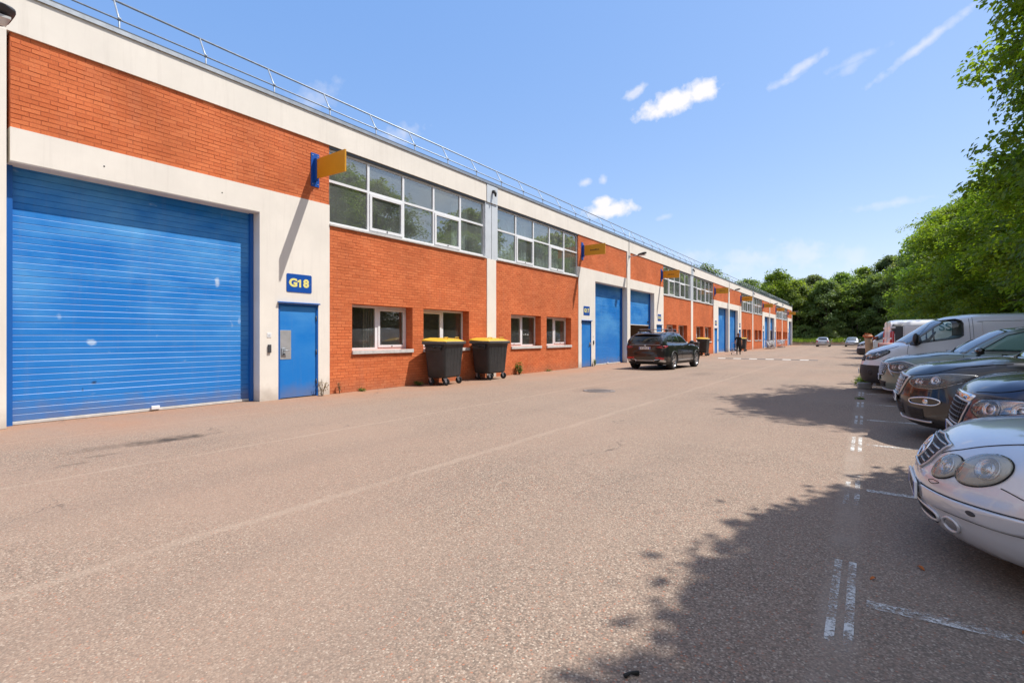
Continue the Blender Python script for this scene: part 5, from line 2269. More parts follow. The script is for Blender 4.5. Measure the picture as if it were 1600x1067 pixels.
# ---- generic tall hatch / crossover -----------------------------------------------------------
def crossover(name, label, loc, paint_col, kind, metal=0.3, rough=0.3, rotz=0.0, group='cars parked nose out in the bays'):
    root = thing(name, label, 'car', loc, rotz, group)
    if kind == 'navy':
        L, W = 4.35, 1.82
        nose = [(0.18, 0.14), (0.3, 0.04), (0.46, 0.0), (0.6, 0.005), (0.7, 0.03), (0.8, 0.06), (0.9, 0.10), (1.0, 0.2)]
        top = [(0, 0.84), (0.1, 0.925), (0.3, 1.0), (0.6, 1.055), (1.1, 1.11), (2.0, 1.1), (4.0, 1.08), (4.35, 1.05)]
        sweep, ax = (0.42, 2.9), (0.86, 3.48)
    elif kind == 'black':
        L, W = 4.45, 1.86
        nose = [(0.2, 0.16), (0.28, 0.07), (0.42, 0.015), (0.58, 0.0), (0.72, 0.02), (0.85, 0.06), (0.93, 0.11), (1.0, 0.2)]
        top = [(0, 0.86), (0.1, 0.945), (0.3, 1.02), (0.7, 1.09), (1.15, 1.15), (2.0, 1.13), (4.0, 1.12), (4.45, 1.08)]
        sweep, ax = (0.46, 2.7), (0.9, 3.57)
    else:
        L, W = 4.5, 1.84
        nose = [(0.2, 0.13), (0.3, 0.05), (0.45, 0.0), (0.65, 0.0), (0.78, 0.02), (0.88, 0.05), (0.95, 0.1), (1.05, 0.22)]
        top = [(0, 0.84), (0.1, 0.91), (0.3, 0.98), (0.7, 1.05), (1.1, 1.11), (2.0, 1.1), (4.0, 1.08), (4.5, 1.05)]
        sweep, ax = (0.42, 2.8), (0.9, 3.58)
    H = 1.62
    roof = [(0.9, 0.85), (1.15, 1.06), (1.6, 1.38), (2.0, 1.575), (2.5, H), (3.3, H - 0.02), (3.8, H - 0.1), (4.15, 1.32), (L - 0.08, 1.02)]
    sh = CarShape(L, W, nose=nose, tail=[(0.2, L - 0.15), (0.45, L - 0.01), (0.6, L), (0.8, L - 0.03), (1.0, L - 0.08), (1.15, L - 0.12)], top=top,
                  side=[(0.15, 0.92), (0.32, 0.98), (0.55, 1.0), (0.78, 0.985), (0.95, 0.96), (1.1, 0.92), (1.2, 0.88)], roof=roof,
                  cab=[(0.9, 0.83), (1.08, 0.80), (1.35, 0.71), (1.6, 0.60)], sweep=sweep, rsweep=(0.28, 2.8), crown=0.07, zb=0.20, kf=0.13, kt=0.075, bonnet_line=0.012,
                  flare=[(ax[0], 0.35, 0.03), (ax[1], 0.35, 0.03)])
    pt = car_paint(name + '_paint', paint_col, metal, rough)
    sw = [(1.55, 1.13), (1.98, 1.44), (2.25, 1.51), (2.62, 1.53), (2.62, 1.12)]
    sw2 = [(2.68, 1.12), (2.68, 1.53), (3.3, 1.50), (3.62, 1.40), (3.75, 1.22), (3.55, 1.13)]
    see = kind == 'green'
    cuts = [(sw, -1.3, 1.3), (sw2, -1.3, 1.3)] if see else []
    body = car_body(root, sh, pt, ax, 0.375, cuts=cuts, z_axle=0.345)
    add_wheels(root, ax, sh.W, 0.345, 0.225, 'five')
    under_tray(root, L, sh.W, 0.23)
    bands = [(-0.1, L + 0.1, 0.0, 0.30, M['plastic'])]
    paint_band(body, bands)
    arch_trim(root, sh, ax, 0.375, M['plastic'] if kind != 'navy' else pt, 0.05, z_axle=0.345, a0=-0.15)
    glass_top(root, sh, 'windscreen', [(1.30, -0.70, 1.17), (1.14, 0, 1.12), (1.30, 0.70, 1.17), (2.0, 0.57, 1.50), (1.92, 0, 1.54), (2.0, -0.57, 1.50)], 'windscreen')
    glass_top(root, sh, 'rear_window', [(4.28, -0.6, 1.18), (4.3, 0, 1.18), (4.28, 0.6, 1.18), (3.98, 0.54, 1.46), (3.96, 0, 1.48), (3.98, -0.54, 1.46)])
    gm = 'teal_glass_open' if see else 'car_glass'
    side_items(root, sh, [sw, sw2], gm, doors=[[(1.32, 1.05), (1.28, 0.7), (1.36, 0.35)], [(2.65, 1.08), (2.65, 0.7), (2.55, 0.35)], [(3.62, 1.05), (3.5, 0.75), (3.2, 0.45)]],
               handles=[(2.42, 0.95), (3.4, 0.95)], sill=(1.3, 3.1, 0.30, 0.40, 'plastic'), belt=[(1.45, 1.105), (2.6, 1.11), (3.7, 1.13)], belt_mat='chrome' if kind != 'navy' else 'gloss_black')
    mirror_pair(root, 1.52, 0.86, 1.08, M['gloss_black'] if kind == 'green' else pt, 1.05)
    for sgn in (-1, 1):
        mb = MB()
        surf_line(mb, sh, [(2.1, sgn * 0.56, 1.58), (2.6, sgn * 0.57, 1.62), (3.3, sgn * 0.56, 1.60), (3.7, sgn * 0.54, 1.55)], 0.013, M['satin'] if kind != 'navy' else M['gloss_black'], None, 0.02)
        mb.build('roof_rail', root)
        mb = MB()
        surf_patch(mb, sh, [(L - 0.05, sgn * 0.5, 0.98), (L - 0.15, sgn * 0.82, 0.97), (L - 0.4, sgn * 0.9, 0.93), (L - 0.2, sgn * 0.85, 0.84), (L - 0.05, sgn * 0.5, 0.86)], M['red_lens'], None, 0.006, 0.01, 5, 40, smooth=False)
        mb.build('tail_light', root)
        fl = (lambda P: P) if sgn < 0 else flip_y
        # bonnet shut line
        mb = MB()
        surf_line(mb, sh, fl([(0.10, -0.42, 0.90), (0.22, -0.66, 0.93), (0.40, -0.77, 0.955), (0.7, -0.80, 0.985), (1.1, -0.80, 1.03)]), 0.004, M['seam'], None, 0.0, n=50)
        mb.build('bonnet_gap', root)
    mb = MB()                      # wiper arms
    for y0 in (-0.45, 0.25):
        surf_line(mb, sh, [(1.17, y0, 1.10), (1.22, y0 + 0.2, 1.13), (1.30, y0 + 0.42, 1.17)], 0.008, M['black'], None, 0.014)
    mb.build('wiper', root)
    plate(root, L + 0.012, 0.78, 1)
    if kind == 'navy':
        out = [(0.05, -0.40, 0.775), (0.03, 0.0, 0.79), (0.05, 0.40, 0.775), (0.04, 0.36, 0.60), (0.02, 0.30, 0.545), (0.02, -0.30, 0.545), (0.04, -0.36, 0.60)]
        grille_bars(root, sh, out, 0.03, None, [(0.575 + 0.042 * k, -0.31 - 0.018 * k, 0.31 + 0.018 * k) for k in range(5)], 0.008, 'rim_dark', 'black', trim=(0.011, 'satin'),
                    vert=[(y, 0.56, 0.77) for y in (-0.28, -0.21, -0.14, -0.07, 0, 0.07, 0.14, 0.21, 0.28)])
        mb = MB()
        surf_patch(mb, sh, [(0.08, -0.45, 0.865), (0.05, 0, 0.88), (0.08, 0.45, 0.865), (0.06, 0.41, 0.79), (0.03, 0, 0.80), (0.06, -0.41, 0.79)], M['chrome'], None, 0.012, 0.012, 5, 50, smooth=False)
        mb.build('chrome_bar', root)
        headlight(root, sh, [(0.09, -0.46, 0.72), (0.14, -0.56, 0.655), (0.26, -0.70, 0.635), (0.42, -0.82, 0.66), (0.66, -0.90, 0.775), (0.50, -0.85, 0.84), (0.28, -0.71, 0.845), (0.13, -0.54, 0.815)], None, 'lamp_clear', 'reflector',
                  [(0.22, -0.64, 0.74, 0.075), (0.40, -0.79, 0.745, 0.07)], off=0.012, bulge=0.022, trim=(0.006, 'seam', 0.006))
        mb = MB()
        for sgn in (-1, 1):
            fl = (lambda P: P) if sgn < 0 else flip_y
            surf_line(mb, sh, fl([(0.09, -0.45, 0.60), (0.16, -0.60, 0.585), (0.30, -0.74, 0.585), (0.46, -0.85, 0.61)]), 0.010, M['plastic'], None, 0.002, n=30)
        mb.build('bumper_groove', root)
        mb = MB()
        surf_patch(mb, sh, [(0.03, -0.55, 0.40), (0, 0, 0.42), (0.03, 0.55, 0.40), (0.05, 0.5, 0.27), (0.03, 0, 0.26), (0.05, -0.5, 0.27)], M['black'], None, 0.003, 0, 5, 50, smooth=False)
        mb.build('intake', root)
        plate(root, -0.02, 0.47, -1)
    elif kind == 'black':
        out = [(0.08, -0.47, 0.86), (0.05, 0.0, 0.885), (0.08, 0.47, 0.86), (0.05, 0.36, 0.64), (0.02, 0.30, 0.60), (0.02, -0.30, 0.60), (0.05, -0.36, 0.64)]
        grille_bars(root, sh, out, 0.04, None, [(0.635 + 0.044 * k, -0.32 - 0.026 * k, 0.32 + 0.026 * k) for k in range(6)], 0.008, 'satin', 'black', trim=(0.016, 'satin'),
                    vert=[(y, 0.62, 0.86) for y in (-0.33, -0.26, -0.195, -0.13, -0.065, 0, 0.065, 0.13, 0.195, 0.26, 0.33)])
        headlight(root, sh, [(0.13, -0.50, 0.80), (0.19, -0.60, 0.735), (0.30, -0.72, 0.725), (0.44, -0.83, 0.75), (0.78, -0.915, 0.905), (0.55, -0.87, 0.93), (0.32, -0.74, 0.905), (0.18, -0.58, 0.87)], None, 'lamp_clear', 'lamp_black',
                  [(0.24, -0.645, 0.80, 0.055), (0.40, -0.785, 0.83, 0.055)], off=0.012, bulge=0.02, trim=(0.006, 'satin', 0.006))
        for sgn in (-1, 1):
            fl = (lambda P: P) if sgn < 0 else flip_y
            f = holder('fog_lamp', root)
            O = fl([(0.14, -0.56, 0.565), (0.22, -0.66, 0.60), (0.36, -0.78, 0.61), (0.44, -0.84, 0.575), (0.38, -0.80, 0.525), (0.22, -0.68, 0.515), (0.15, -0.58, 0.525)])
            mb = MB()
            surf_patch(mb, sh, O, M['gloss_black'], None, 0.003, 0, 5, 42)
            mb.build('recess', f)
            mb = MB()
            surf_line(mb, sh, O, 0.011, M['chrome'], None, 0.008, n=56, closed=True)
            mb.build('surround', f)
            mb = MB()
            surf_patch(mb, sh, ellipse_on(sh, fl([(0.30, -0.735, 0.56)])[0], 0.04, 0.036), M['reflector'], None, 0.006, 0.008, 4, 24)
            mb.build('reflector', f)
            mb = MB()
            surf_patch(mb, sh, fl([(0.10, -0.50, 0.47), (0.26, -0.72, 0.46), (0.26, -0.72, 0.33), (0.12, -0.52, 0.32)]), M['black'], None, 0.003, 0, 5, 40, smooth=False)
            for k in range(5):
                z = 0.345 + 0.026 * k
                surf_line(mb, sh, fl([(0.11, -0.51, z), (0.18, -0.62, z), (0.26, -0.71, z)]), 0.006, M['plastic'], None, 0.006)
            mb.build('side_vent', root)
        mb = MB()
        surf_patch(mb, sh, [(0.03, -0.42, 0.50), (0, 0, 0.52), (0.03, 0.42, 0.50), (0.04, 0.42, 0.33), (0.02, 0, 0.32), (0.04, -0.42, 0.33)], M['black'], None, 0.003, 0, 5, 50, smooth=False)
        mb.build('intake', root)
        mb = MB()
        for k in range(4):
            z = 0.355 + 0.035 * k
            surf_line(mb, sh, [(0.03, -0.41, z), (0, 0, z), (0.03, 0.41, z)], 0.006, M['plastic'], 'x', 0.007)
        mb.build('intake_bar', root)
        mb = MB()
        surf_line(mb, sh, [(0.32, -0.80, 0.285), (0.17, -0.62, 0.265), (0.06, -0.35, 0.255), (0.05, 0, 0.255), (0.06, 0.35, 0.255), (0.17, 0.62, 0.265), (0.32, 0.80, 0.285)], 0.017, M['satin'], None, 0.006, n=60)
        mb.build('skid_trim', root)
        plate(root, -0.022, 0.56, -1)
    else:
        out = [(0.06, -0.60, 0.83), (0.03, 0.0, 0.85), (0.06, 0.60, 0.83), (0.04, 0.46, 0.60), (0.02, 0.0, 0.57), (0.04, -0.46, 0.60)]
        g = grille_bars(root, sh, out, 0.03, None, [(0.845, -0.58, 0.58)], 0.03, 'satin', 'black', trim=(0.010, 'satin'))
        mb = MB()                   # studded honeycomb
        for r in range(7):
            z = 0.60 + 0.035 * r
            hw = 0.42 + 0.02 * r
            n = int(hw / 0.034)
            ys = [(k + (0.5 if r % 2 else 0)) * 0.068 for k in range(-n // 2, n // 2 + 1)]
            P = sh.project(np.array([(0.04, y, z) for y in ys]), 'x')
            for p in P:
                mb.lathe([(0.021, 0.0), (0.019, -0.012), (0.006, -0.014)], M['satin'], 6, 'x', (p[0] - 0.002, p[1], p[2]))
        mb.build('mesh_studs', g)['kind'] = 'stuff'
        headlight(root, sh, [(0.17, -0.58, 0.815), (0.20, -0.64, 0.70), (0.34, -0.77, 0.665), (0.44, -0.83, 0.72), (0.62, -0.88, 0.80), (0.42, -0.80, 0.865), (0.24, -0.66, 0.855)], None, 'lamp_clear', 'lamp_black',
                  [(0.27, -0.70, 0.77, 0.05), (0.38, -0.785, 0.775, 0.05)], off=0.012, bulge=0.02, trim=(0.012, 'satin', 0.010))
        for sgn in (-1, 1):
            fl = (lambda P: P) if sgn < 0 else flip_y
            mb = MB()               # chrome blade beside the grille
            surf_line(mb, sh, fl([(0.18, -0.60, 0.83), (0.17, -0.60, 0.72), (0.26, -0.71, 0.58)]), 0.013, M['satin'], None, 0.008, n=20, smooth=False)
            mb.build('lamp_blade', root)
        mb = MB()
        surf_patch(mb, sh, [(0.05, -0.58, 0.46), (0, 0, 0.48), (0.05, 0.58, 0.46), (0.06, 0.5, 0.33), (0.02, 0, 0.32), (0.06, -0.5, 0.33)], M['black'], None, 0.003, 0, 5, 50, smooth=False)
        mb.build('intake', root)
        mb = MB()
        surf_line(mb, sh, [(0.36, -0.82, 0.30), (0.18, -0.62, 0.275), (0.06, -0.35, 0.265), (0.05, 0, 0.265), (0.06, 0.35, 0.265), (0.18, 0.62, 0.275), (0.36, 0.82, 0.30)], 0.015, M['satin'], None, 0.005, n=60)
        mb.build('skid_trim', root)
        plate(root, -0.02, 0.53, -1)
    return root


# ---- panel vans -----------------------------------------------------------------------------------
VAN_SW = [(1.05, 1.235), (1.24, 1.50), (1.42, 1.73), (1.54, 1.795), (1.86, 1.83), (1.95, 1.79), (1.98, 1.72), (1.98, 1.44), (1.90, 1.385)]


def panel_van(name, label, loc, paint_col, see=True, rotz=0.0, detail=True, lettering=None, group='white vans in the bays'):
    root = thing(name, label, 'van', loc, rotz, group)
    L, W = 5.05, 1.96
    sh = CarShape(L, W, nose=[(0.25, 0.10), (0.36, 0.02), (0.5, 0.0), (0.66, 0.015), (0.8, 0.05), (0.95, 0.11), (1.06, 0.2), (1.2, 0.5)],
                  tail=[(0.2, L - 0.05), (0.5, L), (1.2, L - 0.01), (1.9, L - 0.06), (2.0, L - 0.1)],
                  top=[(0, 0.93), (0.1, 1.02), (0.35, 1.13), (0.7, 1.235), (1.0, 1.27), (2, 1.30), (5.05, 1.30)],
                  side=[(0.2, 0.95), (0.45, 0.995), (0.8, 1.0), (1.1, 0.985), (1.3, 0.97)],
                  roof=[(0.5, 1.05), (0.7, 1.235), (1.1, 1.54), (1.45, 1.79), (1.8, 1.915), (2.3, 1.965), (3.5, 1.97), (4.85, 1.95), (5.0, 1.90)],
                  cab=[(0.9, 0.965), (1.25, 0.955), (1.6, 0.905), (1.85, 0.83), (2.0, 0.78)], sweep=(0.42, 2.8), rsweep=(0.04, 4), crown=0.07, zb=0.24, kf=0.11, kt=0.07, kc=0.08, ws_curve=0.16,
                  flare=[(0.93, 0.34, 0.02), (3.95, 0.34, 0.02)])
    # the load box ends in a flat tail
    f0 = sh.f
    sh.f = lambda P, f0=f0: smax(f0(P), P[..., 0] - (L - 0.04 * np.clip(P[..., 2] - 1.0, 0, 2)), 0.05)
    pt = car_paint(name + '_paint', paint_col, 0.0, 0.35)
    body = car_body(root, sh, pt, (0.93, 3.95), 0.37, cuts=[(VAN_SW, -1.3, 1.3)] if see else [], z_axle=0.335)
    add_wheels(root, (0.93, 3.95), sh.W, 0.335, 0.22, 'steel')
    under_tray(root, L, sh.W, 0.27)
    paint_band(body, [(-0.1, 0.58, 0.0, 0.70, M['plastic']), (1.27, 3.6, 0.0, 0.40, M['plastic']), (4.8, 5.2, 0.0, 0.52, M['plastic'])])
    glass_top(root, sh, 'windscreen', [(0.94, -0.82, 1.31), (0.72, 0, 1.25), (0.94, 0.82, 1.31), (1.62, 0.70, 1.80), (1.55, 0, 1.83), (1.62, -0.70, 1.80)], 'windscreen')
    side_items(root, sh, [VAN_SW], 'clear_glass_open' if see else 'car_glass',
               doors=[[(0.98, 1.22), (0.97, 0.9), (1.22, 0.42)], [(2.08, 1.84), (2.1, 1.3), (2.1, 0.42)], [(2.14, 1.86), (2.16, 1.3), (2.16, 0.42)]], handles=[(1.92, 1.15)])
    for sgn in (-1, 1):
        fl = (lambda P: P) if sgn < 0 else flip_y
        mb = MB()                   # stamped load panel and the sliding door rail
        surf_line(mb, sh, fl([(2.32, -0.9, 1.74), (2.30, -0.95, 1.68), (2.36, -0.98, 1.12), (2.45, -0.98, 1.08), (4.6, -0.98, 1.08), (4.66, -0.98, 1.14), (4.66, -0.9, 1.70), (4.6, -0.9, 1.76), (2.4, -0.9, 1.77)]), 0.006, M['satin'], 'y', 0.0, n=110, closed=True)
        mb.build('stamped_panel', root)
        mb = MB()
        surf_line(mb, sh, fl([(1.47, -0.9, 1.75), (1.44, -0.94, 1.55), (1.46, -0.95, 1.30)]), 0.018, M['gloss_black'], 'y', -0.004, n=20, smooth=False)
        mb.build('quarter_pillar', root)
        mb = MB()
        surf_line(mb, sh, fl([(2.1, -0.98, 0.78), (3.4, -0.98, 0.78), (4.9, -0.98, 0.78)]), 0.014, M['plastic'], 'y', 0.0)
        mb.build('side_moulding', root)
        mb = MB()                   # black corner patch under the mirror
        surf_patch(mb, sh, fl([(1.0, -0.95, 1.22), (1.06, -0.95, 1.30), (1.20, -0.94, 1.46), (1.24, -0.95, 1.26), (1.12, -0.96, 1.19)]), M['plastic'], 'y', 0.006, 0, 4, 30, smooth=False)
        mb.build('mirror_base', root)
        mb = MB()
        surf_line(mb, sh, fl([(0.16, -0.50, 1.01), (0.30, -0.72, 1.05), (0.50, -0.86, 1.12), (0.75, -0.90, 1.20)]), 0.005, M['seam'], None, 0.0, n=40)
        mb.build('bonnet_gap', root)
        # tall red tail lamps with a dark strip beside them
        mb = MB()
        surf_patch(mb, sh, fl([(L - 0.02, -0.95, 1.60), (L + 0.0, -0.80, 1.60), (L, -0.80, 0.98), (L - 0.01, -0.95, 0.98)]), M['red_lens'], None, 0.012, 0.012, 4, 40, smooth=False)
        surf_patch(mb, sh, fl([(L - 0.14, -0.97, 1.60), (L - 0.03, -0.97, 1.60), (L - 0.02, -0.97, 0.98), (L - 0.11, -0.97, 0.98)]), M['red_lens'], None, 0.008, 0.0, 4, 40, smooth=False)
        mb.build('tail_light', root)
        mb = MB()
        surf_patch(mb, sh, fl([(L - 0.36, -0.95, 1.80), (L - 0.10, -0.92, 1.80), (L - 0.06, -0.97, 1.64), (L - 0.15, -0.97, 1.62), (L - 0.15, -0.97, 0.9), (L - 0.32, -0.97, 0.9)]), M['dark_grey'], 'y', 0.005, 0, 5, 50, smooth=False)
        mb.build('corner_panel', root)
    # wing mirrors: tall, black, on stout feet
    for sgn in (1, -1):
        h = holder('wing_mirror', root, (1.10, sgn * 1.0, 1.30))
        mb = MB()
        n = 14
        G = []
        for i in range(9):
            t = i / 8
            e = (1 - (2 * t - 1) ** 4) ** 0.5
            G.append([((0.055 * e + 0.004) * math.cos(a), sgn * (0.05 + 0.24 * t), (0.135 * e + 0.005) * math.sin(a) + 0.06) for a in [2 * PI * k / n for k in range(n)]])
        mb.grid(G, M['plastic'], wrap=True)
        mb.build('shell', h)
        mb = MB()
        mb.tube([(0.05, -sgn * 0.05, -0.03), (0.01, sgn * 0.08, 0.02), (0.0, sgn * 0.13, 0.05)], [0.06, 0.05, 0.03], M['plastic'], 8)
        mb.build('foot', h)
        mb = MB()
        mb.cbox(0.045, 0.062, *sorted((sgn * 0.08, sgn * 0.26)), -0.04, 0.17, M['car_glass'], 0.008)
        mb.build('glass', h)
    if see:
        mb = MB()                   # steering wheel and dashboard, seen through the side window
        mb.tube([(1.42 + 0.10 * math.sin(a), -0.42 + 0.19 * math.cos(a), 1.36 + 0.165 * math.sin(a)) for a in [k * 2 * PI / 28 for k in range(28)]], 0.016, M['seat'], 8, closed=True)
        mb.tube([(1.42, -0.60, 1.36), (1.40, -0.42, 1.35), (1.42, -0.24, 1.36)], 0.018, M['seat'], 6)
        mb.tube([(1.40, -0.42, 1.35), (1.27, -0.42, 1.28)], 0.03, M['seat'], 6)
        mb.build('steering_wheel', root)
    out = [(0.10, -0.46, 0.93), (0.06, 0.0, 0.95), (0.10, 0.46, 0.93), (0.08, 0.52, 0.80), (0.03, 0, 0.77), (0.08, -0.52, 0.80)]
    grille_bars(root, sh, out, 0.05, None, [(0.83, -0.5, 0.5), (0.885, -0.48, 0.48)], 0.016, 'dark_grey', 'black')
    headlight(root, sh, [(0.14, -0.48, 0.94), (0.15, -0.54, 0.845), (0.24, -0.70, 0.83), (0.40, -0.84, 0.865), (0.62, -0.93, 1.02), (0.56, -0.90, 1.10), (0.36, -0.76, 1.03), (0.20, -0.58, 0.975)], None, 'lamp_clear', 'lamp_black',
              [(0.25, -0.67, 0.91, 0.065), (0.42, -0.82, 0.96, 0.055)], off=0.012, bulge=0.018, trim=(0.006, 'seam', 0.005))
    for sgn in (-1, 1):
        fl = (lambda P: P) if sgn < 0 else flip_y
        mb = MB()
        surf_patch(mb, sh, ellipse_on(sh, fl([(0.25, -0.74, 0.52)])[0], 0.085, 0.07), M['black'], None, 0.004, -0.0, 4, 30)
        mb.build('fog_recess', root)
    plate(root, -0.02, 0.52, -1)
    plate(root, L + 0.012, 0.62, 1)
    # rear doors
    mb = MB()
    surf_line(mb, sh, [(L, 0, 0.5), (L, 0, 1.0), (L - 0.02, 0, 1.85)], 0.006, M['seam'], 'x', 0.0)
    mb.build('rear_door_gap', root)
    for sgn in (-1, 1):
        for z in (0.75, 1.36, 1.7):
            mb = MB()
            p = sh.project(np.array([[L, sgn * 0.93, z]]), None)[0]
            mb.cbox(p[0] - 0.10, p[0] + 0.03, *sorted((p[1] - sgn * 0.13, p[1] + sgn * 0.02)), z - 0.035, z + 0.035, pt, 0.012)
            mb.build('rear_hinge', root)
    if lettering:
        txt, size, xc, zc, mat_ = lettering
        for sgn in (-1, 1):
            me = text_mesh(txt, size, mat_, bold=size * 0.02, depth=0.0015)
            p = sh.project(np.array([[xc, sgn * 0.95, zc]]), 'y')[0]
            pu = sh.project(np.array([[xc, sgn * 0.95, zc + 0.15]]), 'y')[0]
            lean = math.atan2((pu[1] - p[1]) * -sgn, pu[2] - p[2])
            link('lettering', me, root, (xc, p[1] + sgn * 0.012, zc), (R(90) - lean, 0, 0 if sgn < 0 else PI))
    return root


# ---- black SUV seen from behind --------------------------------------------------------------------
def black_suv():
    root = thing('black_suv', 'black SUV with roof bars standing before the half open shutter', 'car', (-7.58, 26.05, 0), R(-90) - 0.06)
    L, W, H = 4.72, 1.90, 1.66
    ax = (0.88, 3.75)
    sh = CarShape(L, W, nose=[(0.22, 0.14), (0.35, 0.03), (0.5, 0.0), (0.75, 0.02), (0.9, 0.07), (1.0, 0.15)],
                  tail=[(0.25, L - 0.14), (0.42, L - 0.02), (0.60, L), (0.72, L - 0.02), (0.80, L - 0.06), (0.95, L - 0.09), (1.10, L - 0.13), (1.2, L - 0.2)],
                  top=[(0, 0.88), (0.1, 0.95), (0.4, 1.03), (0.9, 1.10), (1.4, 1.14), (2.4, 1.14), (4.2, 1.16), (L, 1.12)],
                  side=[(0.2, 0.92), (0.38, 0.975), (0.6, 1.0), (0.8, 0.99), (1.0, 0.965), (1.14, 0.93), (1.25, 0.88)],
                  roof=[(1.0, 0.88), (1.35, 1.11), (1.9, 1.46), (2.25, 1.615), (2.7, H), (3.5, H - 0.015), (4.1, H - 0.07), (4.42, 1.45), (4.60, 1.14), (4.66, 1.0)],
                  cab=[(0.95, 0.86), (1.12, 0.835), (1.4, 0.735), (1.64, 0.63)], sweep=(0.4, 2.8), rsweep=(0.26, 2.7), crown=0.06, zb=0.23, kf=0.13, kt=0.07, kc=0.08,
                  flare=[(ax[0], 0.37, 0.035), (ax[1], 0.37, 0.035)])
    pt = car_paint('black_suv_paint', (0.010, 0.010, 0.011), 0.2, 0.3)
    body = car_body(root, sh, pt, ax, 0.405, z_axle=0.37)
    paint_band(body, [(-0.1, L + 0.1, 0.0, 0.36, M['plastic'])])
    add_wheels(root, ax, sh.W + 0.01, 0.37, 0.25, 'five')
    under_tray(root, L, sh.W, 0.27)
    arch_trim(root, sh, ax, 0.405, M['plastic'], 0.04, z_axle=0.37)
    glass_top(root, sh, 'windscreen', [(1.50, -0.72, 1.20), (1.36, 0, 1.15), (1.50, 0.72, 1.20), (2.22, 0.58, 1.545), (2.15, 0, 1.58), (2.22, -0.58, 1.545)], 'windscreen')
    glass_top(root, sh, 'rear_window', [(4.585, -0.66, 1.20), (4.61, 0, 1.19), (4.585, 0.66, 1.20), (4.42, 0.58, 1.46), (4.42, 0, 1.48), (4.42, -0.58, 1.46)])
    sw = [(1.75, 1.16), (2.18, 1.44), (2.45, 1.52), (2.78, 1.545), (2.78, 1.155)]
    sw2 = [(2.83, 1.155), (2.83, 1.545), (3.5, 1.53), (3.62, 1.16)]
    sw3 = [(3.67, 1.17), (3.56, 1.52), (4.0, 1.46), (4.22, 1.28), (4.05, 1.19)]
    side_items(root, sh, [sw, sw2, sw3], 'car_glass', doors=[[(1.5, 1.08), (1.45, 0.7), (1.52, 0.4)], [(2.8, 1.1), (2.8, 0.7), (2.7, 0.4)], [(3.8, 1.1), (3.62, 0.85), (3.3, 0.5)]],
               handles=[(2.6, 0.98), (3.6, 1.0)], sill=(1.35, 3.3, 0.36, 0.43, 'satin'), belt=[(1.65, 1.135), (2.8, 1.14), (4.2, 1.19)], belt_mat='satin')
    mirror_pair(root, 1.72, 0.89, 1.12, pt, 1.1)
    for sgn in (-1, 1):
        fl = (lambda P: P) if sgn < 0 else flip_y
        mb = MB()
        surf_patch(mb, sh, fl([(L - 0.11, -0.52, 1.0), (L - 0.2, -0.78, 1.04), (L - 0.40, -0.92, 1.03), (L - 0.28, -0.87, 0.95), (L - 0.13, -0.70, 0.94), (L - 0.09, -0.52, 0.965)]), M['red_lens'], None, 0.008, 0.012, 5, 50, smooth=False)
        mb.build('tail_light', root)
        mb = MB()
        surf_line(mb, sh, fl([(L - 0.10, -0.46, 0.975), (L - 0.17, -0.74, 0.99), (L - 0.30, -0.88, 0.99)]), 0.012, M['lamp_black'], None, 0.012, n=20)
        mb.build('tail_light_bar', root)
        mb = MB()
        surf_patch(mb, sh, fl([(L - 0.02, -0.48, 0.545), (L - 0.16, -0.82, 0.56), (L - 0.16, -0.82, 0.50), (L - 0.02, -0.48, 0.49)]), M['red_lens'], None, 0.004, 0, 4, 40, smooth=False)
        mb.build('reflector', root)
        mb = MB()
        surf_patch(mb, sh, fl([(L - 0.02, -0.40, 0.42), (L - 0.05, -0.66, 0.45), (L - 0.20, -0.86, 0.43), (L - 0.25, -0.86, 0.33), (L - 0.10, -0.72, 0.29), (L - 0.05, -0.42, 0.30)]), M['satin'], None, 0.010, 0.012, 5, 50)
        mb.build('exhaust_trim', root)
        mb = MB()
        surf_patch(mb, sh, fl([(L - 0.02, -0.46, 0.395), (L - 0.05, -0.66, 0.405), (L - 0.06, -0.66, 0.33), (L - 0.05, -0.46, 0.325)]), M['black'], None, 0.028, 0, 4, 40)
        mb.build('exhaust_mouth', root)
        mb = MB()
        P = [(2.35, sgn * 0.60, 1.60), (2.5, sgn * 0.61, 1.63), (3.4, sgn * 0.61, 1.64), (3.95, sgn * 0.585, 1.60), (4.08, sgn * 0.57, 1.56)]
        surf_line(mb, sh, P, 0.014, M['satin'], None, 0.035)
        for x in (2.4, 3.2, 4.02):
            q = sh.project(np.array([[x, sgn * 0.60, 1.6]]))[0]
            mb.tube([tuple(q), (q[0], q[1], q[2] + 0.04)], 0.014, M['satin'], 6)
        mb.build('roof_rail', root)
    mb = MB()
    surf_patch(mb, sh, [(L - 0.02, -0.40, 0.415), (L, 0, 0.415), (L - 0.02, 0.40, 0.415), (L - 0.04, 0.40, 0.36), (L - 0.02, 0, 0.36), (L - 0.04, -0.40, 0.36)], M['satin'], None, 0.008, 0, 4, 50, smooth=False)
    mb.build('skid_trim', root)
    for x in (2.75, 3.75):
        b = holder('roof_bar', root)
        mb = MB()
        mb.cbox(x - 0.04, x + 0.04, -0.64, 0.64, 1.735, 1.762, M['satin'], 0.010)
        mb.build('bar', b)
        for sgn in (-1, 1):
            mb = MB()
            mb.cbox(x - 0.05, x + 0.05, *sorted((sgn * 0.56, sgn * 0.67)), 1.645, 1.734, M['plastic'], 0.014)
            mb.build('foot', b)
    mb = MB()                       # roof spoiler and its shadow gap
    G = []
